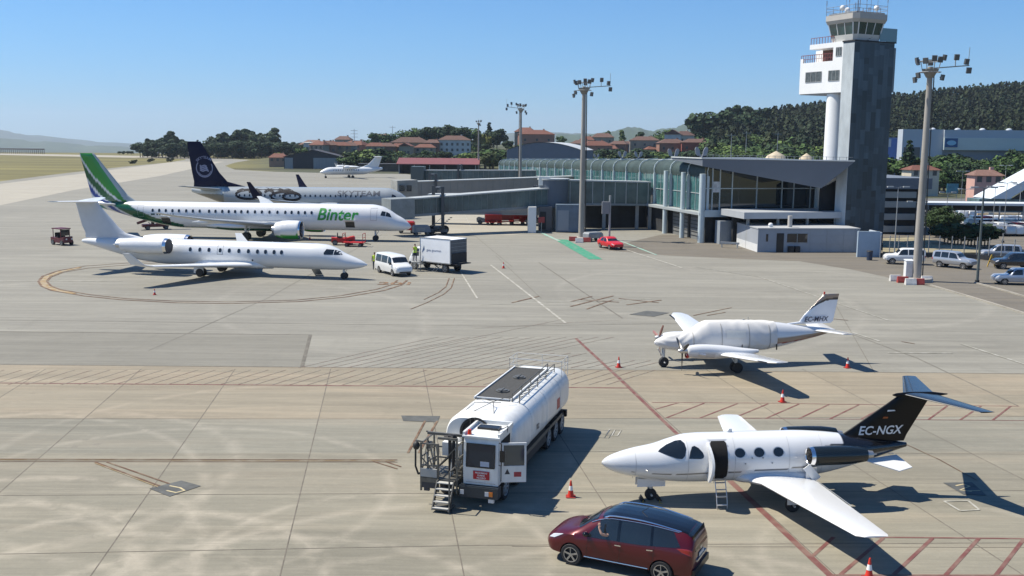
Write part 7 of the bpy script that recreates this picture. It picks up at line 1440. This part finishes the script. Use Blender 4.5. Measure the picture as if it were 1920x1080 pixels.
# dark hangar
hg = root('hangar', (*W(588, 322, 455)[:2], 0), 3, 'dark hangar with low gable roof and pale sliding doors left of the distant plane', 'hangar'); m = MB(); m.add([(-13, 0, 0), (13, 0, 0), (13, 0, 5.2), (0, 0, 8.2), (-13, 0, 5.2), (-13, 16, 0), (13, 16, 0), (13, 16, 5.2), (0, 16, 8.2), (-13, 16, 5.2)], [(0, 1, 2, 3, 4), (9, 8, 7, 6, 5), (0, 5, 6, 1), (1, 6, 7, 2), (4, 9, 5, 0)]); m.build('wall', M('hangar_dark', (.03, .032, .04), .7), hg)
m = MB(); m.add([(-13.4, -.5, 5.15), (0, -.5, 8.35), (0, 16.5, 8.35), (-13.4, 16.5, 5.15), (-13.4, -.5, 5.35), (0, -.5, 8.55), (0, 16.5, 8.55), (-13.4, 16.5, 5.35)], [(3, 2, 1, 0), (4, 5, 6, 7), (0, 1, 5, 4), (2, 3, 7, 6), (3, 0, 4, 7)]); m.add([(13.4, -.5, 5.15), (0, -.5, 8.35), (0, 16.5, 8.35), (13.4, 16.5, 5.15), (13.4, -.5, 5.35), (0, -.5, 8.55), (0, 16.5, 8.55), (13.4, 16.5, 5.35)], [(0, 1, 2, 3), (7, 6, 5, 4), (4, 5, 1, 0), (6, 7, 3, 2), (7, 4, 0, 3)]); m.build('roof', M('hangar_roof', (.05, .05, .06), .7), hg)
for a, b in ((0, 10.5), (-12.6, -9)): MB().box(a, b, -.2, -.05, 0, 4.9).build('sliding_door', M('hangar_door', (.25, .27, .28), .6, var=.15, vs=.6, stretch=(3, 1, .1)), hg)
# red roofed shed beyond the bridges
sh = root('shed', (*W(820, 328, 400)[:2], 0), 0, 'long open shed with red metal roof behind the jet bridges', 'shed'); m = MB(); m.box(-15, 16, 8, 9, 0, 3.4); m.box(-15, -14.6, 0, 8, 0, 4); m.build('wall', mShade, sh); m = MB(); m.add([(-16, -1, 3.6), (16.5, -1, 3.6), (16.5, 9, 5.8), (-16, 9, 5.8), (-16, -1, 3.9), (16.5, -1, 3.9), (16.5, 9, 6.1), (-16, 9, 6.1)], [(3, 2, 1, 0), (4, 5, 6, 7), (0, 1, 5, 4), (1, 2, 6, 5), (2, 3, 7, 6), (3, 0, 4, 7)]); m.build('roof', M('red_metal_roof', (.17, .05, .05), .6, var=.12, vs=.3), sh)
for x in (-15, -9, -3, 3, 9, 15): MB().box(x - .15, x + .15, -.2, .1, 0, 3.6).build('post', mSteel, sh)
sh = root('shed', (*W(700, 327, 425)[:2], 0), 2, 'low dark shed wall just right of the distant white plane', 'shed'); MB().box(-6, 13, 0, 6, 0, 3.0).build('wall', M('shed_dark', (.08, .07, .06), .8, var=.3, vs=.6), sh); MB().box(-6.3, 13.3, -.4, 6.3, 3.0, 3.3).build('roof', M('shed_roof', (.1, .1, .11), .7), sh)
# vaulted hall
vh = root('hall', (*W(1020, 297, 400)[:2], 0), -14, 'large grey hall with shallow vaulted roof and white side wall behind the terminal', 'hall'); z0 = W(1020, 297, 400)[2]
z0h = -6; m = MB(); R_ = []
for y in (0, 26): R_.append([(-15, y, 0)] + [(-15 + 30 * k / 16, y, 9.6 + 3.0 * math.sin(math.pi * (k / 16)) ** .9) for k in range(17)] + [(15, y, 0)])
m.loft(R_); m.build('wall', M('hall_slate', (.13, .15, .19), .6, var=.05, vs=.3), vh); m = MB(); R_ = [[(-15.2 + 30.4 * k / 16, y, 9.75 + 3.0 * math.sin(math.pi * (k / 16)) ** .9) for k in range(17)] for y in (-.3, 26.3)]; m.loft(R_, cap=False, closed=False); m.build('roof', M('hall_roof', (.45, .47, .48), .5), vh, True); MB().box(-15.12, -15.02, .3, 25.8, 3, 9.5).build('white_cladding', mWhite, vh)
vh.location.z = -.0
# industrial hall with blue emblem
ih = root('industrial_hall', (*W(1690, 297, 335)[:2], 0), -3, 'wide grey industrial hall with blue oval sign at the far right', 'hall'); mI1 = M('hall_grey', (.40, .44, .49), .6, var=.04, vs=.1); mI2 = M('hall_pale', (.52, .56, .53), .6, var=.06, vs=.1, stretch=(1, 1, 4)); mI3 = M('hall_dark', (.20, .23, .28), .6)
MB().box(0, 13, 0, 5, 0, 18.0).build('wall', mI1, ih); MB().box(13, 62, .5, 30, 0, 17.6).build('wall', mI3, ih); MB().box(13, 62, -1.2, .45, 11.4, 15.4).build('upper_band', mI2, ih); MB().box(13, 62, -.9, .45, 15.4, 17.9).build('parapet', mI1, ih)
MB().box(.6, 5.8, -.1, -.02, 5, 12.2).build('loading_door', M('door_brown_grey', (.13, .12, .11), .7), ih)
for x in (10.5, 18.5, 26.5, 35, 44): MB().ball((x, 3, 17.9), 1.0, 1.0, .7).build('roof_vent', mI1, ih, True)
sg_ = MB().box(13.2, 17.2, -1.5, -1.25, 12.3, 15.2).build('sign_board', M('sign_deep_blue', (.01, .07, .2), .4), ih); m = MB(); m.add([(x, -1.53, z) for x, z in oval(15.2, 13.7, 1.5, .8, 20, 2)], [tuple(range(20))]); m.build('oval_emblem', M('emblem_pale_blue', (.25, .5, .65), .5), sg_)
MB().box(15.4, 20, -.2, .4, 15.9, 17.2).build('wall_panel', mI2, ih)
bb = root('industrial_hall', (*W(1672, 297, 345)[:2], 0), 0, 'light blue industrial building behind the tower\'s right side', 'hall'); MB().box(-8, 3.4, 0, 20, 0, 15).build('wall', M('hall_blue', (.10, .20, .50), .5, var=.1, vs=.4), bb); MB().box(-4, -.6, -.2, -.02, 12.2, 14.9).build('white_panel', M('panel_light', (.5, .55, .6), .6), bb); MB().box(-8.2, 3.6, -.2, 20.2, 15, 15.3).build('roof', M('hall_blue_roof', (.16, .26, .5), .5), bb)
# pale road, car park structures
sheet('road', [(1655, 303), (1675, 303), (1712, 318), (1700, 325), (1660, 336), (1655, 334), (1690, 320), (1655, 308)], .02, mPale)
sheet('car_park', [(1655, 434), (1640, 372), (2100, 372), (2500, 470), (2500, 530), (1925, 492), (1760, 487), (1660, 484)], .006, M('car_park_asphalt', (.11, .11, .105), .9, var=.2, vs=.3))
mb_ = MB(); P = poly([(1655, 452), (1720, 449), (1790, 462), (1850, 474), (1850, 479), (1655, 478)])
mb_.prism(P, .01, .35); struct('grass_mound', mb_, M('mound_dry', (.25, .22, .14), .95, var=.25, vs=.5))
pk = root('parking_deck', (*W(1648, 438, 148)[:2], 0), 3, 'grey multi level car park with horizontal louvres just right of the tower', 'car park'); MB().box(0, 6.5, .5, 14, 0, 6.6).build('wall', mShade, pk); MB().box(-2, 7.3, -.4, 16, 6.6, 8.2).build('roof', M('deck_roof', (.13, .15, .18), .6), pk)
for z in (.3, 2.1, 3.9, 5.3): MB().box(0, 5.2, -.1, .3, z, z + .9).build('louvre', M('louvre_grey', (.30, .31, .30), .6), pk)
for x in (5.6,): MB().box(x, x + .9, -.2, .6, 0, 6.6).build('column', M('column_blue_grey', (.22, .30, .36), .5), pk)
cp = root('canopy', (*W(1745, 392, 155)[:2], 0), -2, 'long flat white canopy on thin posts across the car park', 'canopy'); MB().box(-8, 22, 0, 5, 3.9, 4.25).build('roof', M('canopy_white', (.55, .58, .6), .5), cp); MB().box(-8, 22, 2, 6, 3.0, 3.88).build('fascia', mShade, cp)
for k in range(9): MB().cyl((-7.5 + k * 3.6, .3, 0), (-7.5 + k * 3.6, .3, 3.9), .12, n=8).build('post', mSteel, cp)
tw = root('wall', (*G(1832, 419), 0), 0, 'sand coloured low wall beneath the white canopy at right', 'wall'); MB().box(0, 22, 0, .3, 0, 1.7).build('panel', M('sand_wall', (.50, .38, .22), .8, var=.1, vs=.5), tw)
for x in (1.8, 7.2, 14): MB().box(x, x + .8, -.1, -.01, 0, 1.9).build('pier', mBrD, tw)
rm = root('ramp_roof', (*W(1868, 365, 200)[:2], 0), 0, 'white sloping roof climbing out of the picture at the right edge', 'roof'); m = MB(); m.add([(-1, 0, 2.6), (2.6, 0, 2.6), (13, 0, 9.2), (13, 0, 10.6), (-1, 8, 2.6), (2.6, 8, 2.6), (13, 8, 9.2), (13, 8, 10.6)], [(0, 1, 2, 3), (7, 6, 5, 4), (0, 4, 5, 1), (1, 5, 6, 2), (2, 6, 7, 3), (3, 7, 4, 0)]); m.build('sloping_roof', M('ramp_white', (.55, .60, .64), .4), rm); m = MB(); m.box(-3, 13, .5, 6, 0, 2.5); m.build('glass_wall', M('ramp_glass', (.10, .16, .17), .3, var=.5, vs=.8), rm); MB().add([(3, .4, 2.5), (13, .4, 2.5), (13, .4, 8.9)], [(0, 1, 2)]).build('gable', mShade, rm)
bs = root('sign_board', (*G(1785, 372), 0), 0, 'teal blue roadside board above the canopy', 'sign'); MB().box(-1.4, 1.4, 0, .2, 1.2, 3.6).build('board', M('teal_board', (.06, .20, .26), .5, var=.4, vs=1), bs); MB().box(-1.1, -1, 0, .1, 0, 1.2).box(1, 1.1, 0, .1, 0, 1.2).build('post', mSteel, bs)
wv = root('wall', (*G(1865, 353), 0), 0, 'white boundary wall right of the pink house', 'wall'); MB().box(0, 16, 0, .3, 0, 1.9).build('panel', mWhite, wv)
wv = root('wall', (*G(1738, 338), 0), 0, 'white lorry-sized boundary wall beside the cream cottage', 'wall'); MB().box(0, 5, 0, .3, 0, 2.2).build('panel', mWhite, wv)
# car park rows
car0 = parked('parked_car', (*G(1812, 442), 0), 85, 'white parked car in the speckled rows behind the fence', mWhite, HAT, grp='rows of parked cars in the car park')
car0.children[0].name = 'body'
cc = [mWhite, mSil, mWhite, mBlk, mSil, mWhite, mCrim]
for r_, (py, x0, dx, n_) in enumerate(((428, 1818, 15.5, 7), (441, 1864, 17, 4), (410, 1800, 14, 3), (421, 1826, 14, 7), (435, 1850, 16, 5))):
    for k in range(n_):
        c = dup(car0, (*G(x0 + k * dx, py), 0), 80 + (k * 13 % 20)); pc = cc[(k * 3 + r_) % 7]; cname = {mWhite: 'white', mSil: 'silver', mBlk: 'black', mCrim: 'dark red'}[pc]
        c['label'] = '%s parked car in the speckled rows behind the fence' % cname
        b = [o for o in c.children if o.name.startswith('body')][0]; b.data = b.data.copy(); b.data.materials[0] = pc
# fence, rails, lamp posts at the right
fn = root('fence', (0, 0, 0), 0, 'tall dark wire fence with posts behind the parked off-road cars', 'fence'); fpx = [(1650, 484), (1700, 483), (1760, 484), (1830, 487), (1900, 492), (1990, 500)]
P = [Vector(G(*p)) for p in fpx]; n_ = 0; fm = MB(); fr_ = MB()
for a, b in zip(P[:-1], P[1:]):
    L_ = int((b - a).length / 1.6) + 1
    for k in range(L_):
        p = a.lerp(b, k / L_); MB().box(p.x - .04, p.x + .04, p.y - .04, p.y + .04, 0, 2.6).build('post', mSteel, fn)
    for z in np.arange(.15, 2.5, .28): fm.bar((*a, z), (*b, z), .018)
    fr_.bar((*a, .35), (*b, .35), .12, .5)
fm.build('wire', M('wire_grey', (.08, .085, .09), .6), fn); fr_.build('kick_board', M('kick_dark', (.03, .032, .035), .7), fn)
def lamp(px, py, h, lab, th=.07, col=None):
    t = root('street_lamp', (*G(px, py), 0), 0, lab, 'street lamp', 'thin lamp posts at right'); MB().cyl((0, 0, 0), (0, 0, h), th * 1.3, th * .7, 8).build('post', col or mSteel, t); MB().bar((0, 0, h), (-.9, 0, h + .1), .06).bar((0, 0, h), (.9, 0, h + .1), .06).build('arm', mSteel, t)
    for x in (-.9, .9): MB().box(x - .35, x + .35, -.14, .14, h, h + .14).build('lamp_head', mBrL, t)
    MB().cyl((0, 0, 0), (0, 0, .25), .2, n=10).build('base', mDark, t)
lamp(1676, 487, 8.2, 'thin lamp post left of the thick light mast', .06); lamp(1832, 530, 9.0, 'dark slim lamp post on the kerb between the silver cars', .11, M('post_green_grey', (.08, .1, .1), .6)); lamp(1714, 470, 6, 'thin lamp post right behind the thick light mast', .05)
for k, (px, py, h) in enumerate(((1772, 437, 6), (1806, 425, 6), (1860, 440, 7), (1880, 455, 8), (1908, 430, 7), (1880, 395, 9), (1800, 400, 8))): lamp(px, py, h, 'thin pale lamp post in the car park, %s' % ('over the dark tree', 'left of the sand wall', 'before the sand wall', 'before the rows of cars', 'at the right edge', 'by the white sloping roof', 'left of the teal board')[k], .05)
gp = root('guard_post', (*G(1858, 500), 0), 0, 'small yellow striped frame beside the black car at right', 'frame'); MB().bar((-.4, 0, 0), (0, 0, 1.3), .09).bar((.4, 0, 0), (0, 0, 1.3), .09).box(-.3, .3, -.04, .04, .5, .6).build('frame', M('guard_yellow', (.5, .33, .05), .6), gp)
# skyline poles and pylons
def pylon(px, yt, Y, lab, arms=2):
    X, _, z = W(px, yt, Y); zb = Ht(X, Y); t = root('utility_pole', (X, Y, zb), 0, lab, 'pole'); h = z - zb; MB().cyl((0, 0, 0), (0, 0, h), .22, .12, 6).build('post', mSteel, t); m = MB()
    for k in range(arms): m.bar((-1.8, 0, h - .8 - 1.6 * k), (1.8, 0, h - .8 - 1.6 * k), .16)
    m.build('crossarm', mSteel, t)
pylon(664, 242, 520, 'tall utility pole with crossarms above the salmon pink house', 3); pylon(736, 236, 600, 'slim mast with round head on the skyline between trees', 1); pylon(1459, 248, 430, 'thin pole rising from the green scrub, right of three', 1); pylon(1400, 246, 430, 'thin pole rising from the green scrub, middle of three', 1); pylon(1372, 250, 425, 'thin pole rising from the green scrub, left of three', 1)
# sand heap behind the terminal roof
for px, y0, w_, lab in ((1455, 283, 5.0, 'pale sand heap showing above the terminal roof'), (1512, 287, 3.6, 'smaller tan earth heap beside the white tower column')):
    X, _, z = W(px, 295, 300); t = root('sand_heap', (X, 300, 0), 0, lab, 'heap'); zt = W(px, y0, 300)[2]; rg = []
    for k in range(9):
        f = k / 8; f2 = math.sqrt(max(0, 1 - f * f)); rg.append([(w_ * f2 * (1 + .12 * math.sin(3 * a + k)) * math.cos(a) + .01, w_ * f2 * math.sin(a) * (1 + .1 * math.cos(2 * a + k)), zt * (f if k else 0)) for a in np.linspace(0, 2 * math.pi, 25)[:-1]])
    MB().loft(rg).build('heap', M('sand', (.45, .38, .28), .95, var=.2, vs=1), t, True)
# low approach structure far left on the grass
ap = root('approach_light_gantry', (*W(38, 288, 800)[:2], 0), 0, 'long low brownish lattice structure on the skyline at the far left', 'gantry'); m = MB()
for k in range(26): m.box(-19 + k * 1.5, -18.6 + k * 1.5, 0, .4, 0, 3.6)
m.build('post_row', M('gantry_brown', (.22, .17, .15), .8), ap); MB().box(-19.2, 19, 0, .6, 3.3, 4.1).build('beam', MATS['gantry_brown'], ap)
for k, (px, py) in enumerate(((251, 307), (283, 304), (319, 303))):
    t = root('shrub', (*G(px, py), 0), 0, 'dark shrub on the dry grass, %s of three beside the navy tail' % ('leftmost', 'middle', 'rightmost')[k], 'shrub', 'shrubs on the dry grass'); vs, fs, cs, l_ = crownmesh('broad', 260, 9 + k, .09); mm = MB(); mm.add([(x * 5, y * 5, (z - .3) * 3.4) for x, y, z in vs], fs); mm.build('foliage', M('shrub_green', (.04, .05, .02), .9, var=.3, vs=1), t, fixn=False)
# ================================================================= HAZE: pale air in one closed box round the whole scene
hz = MB(); hz.box(-13500, 13500, -13000, 13500, -200, 330); hm = bpy.data.materials.new('haze'); hm.use_nodes = True; n = hm.node_tree; n.nodes.clear()
pv = n.nodes.new('ShaderNodeVolumePrincipled'); pv.inputs['Color'].default_value = (.72, .85, 1, 1); pv.inputs['Density'].default_value = .000075; pv.inputs['Anisotropy'].default_value = .2
ou = n.nodes.new('ShaderNodeOutputMaterial'); n.links.new(pv.outputs[0], ou.inputs['Volume'])
ho = hz.build('haze', hm); ho['kind'] = 'stuff'; ho['label'] = 'thin blue summer haze over the whole airfield'; ho['category'] = 'haze'
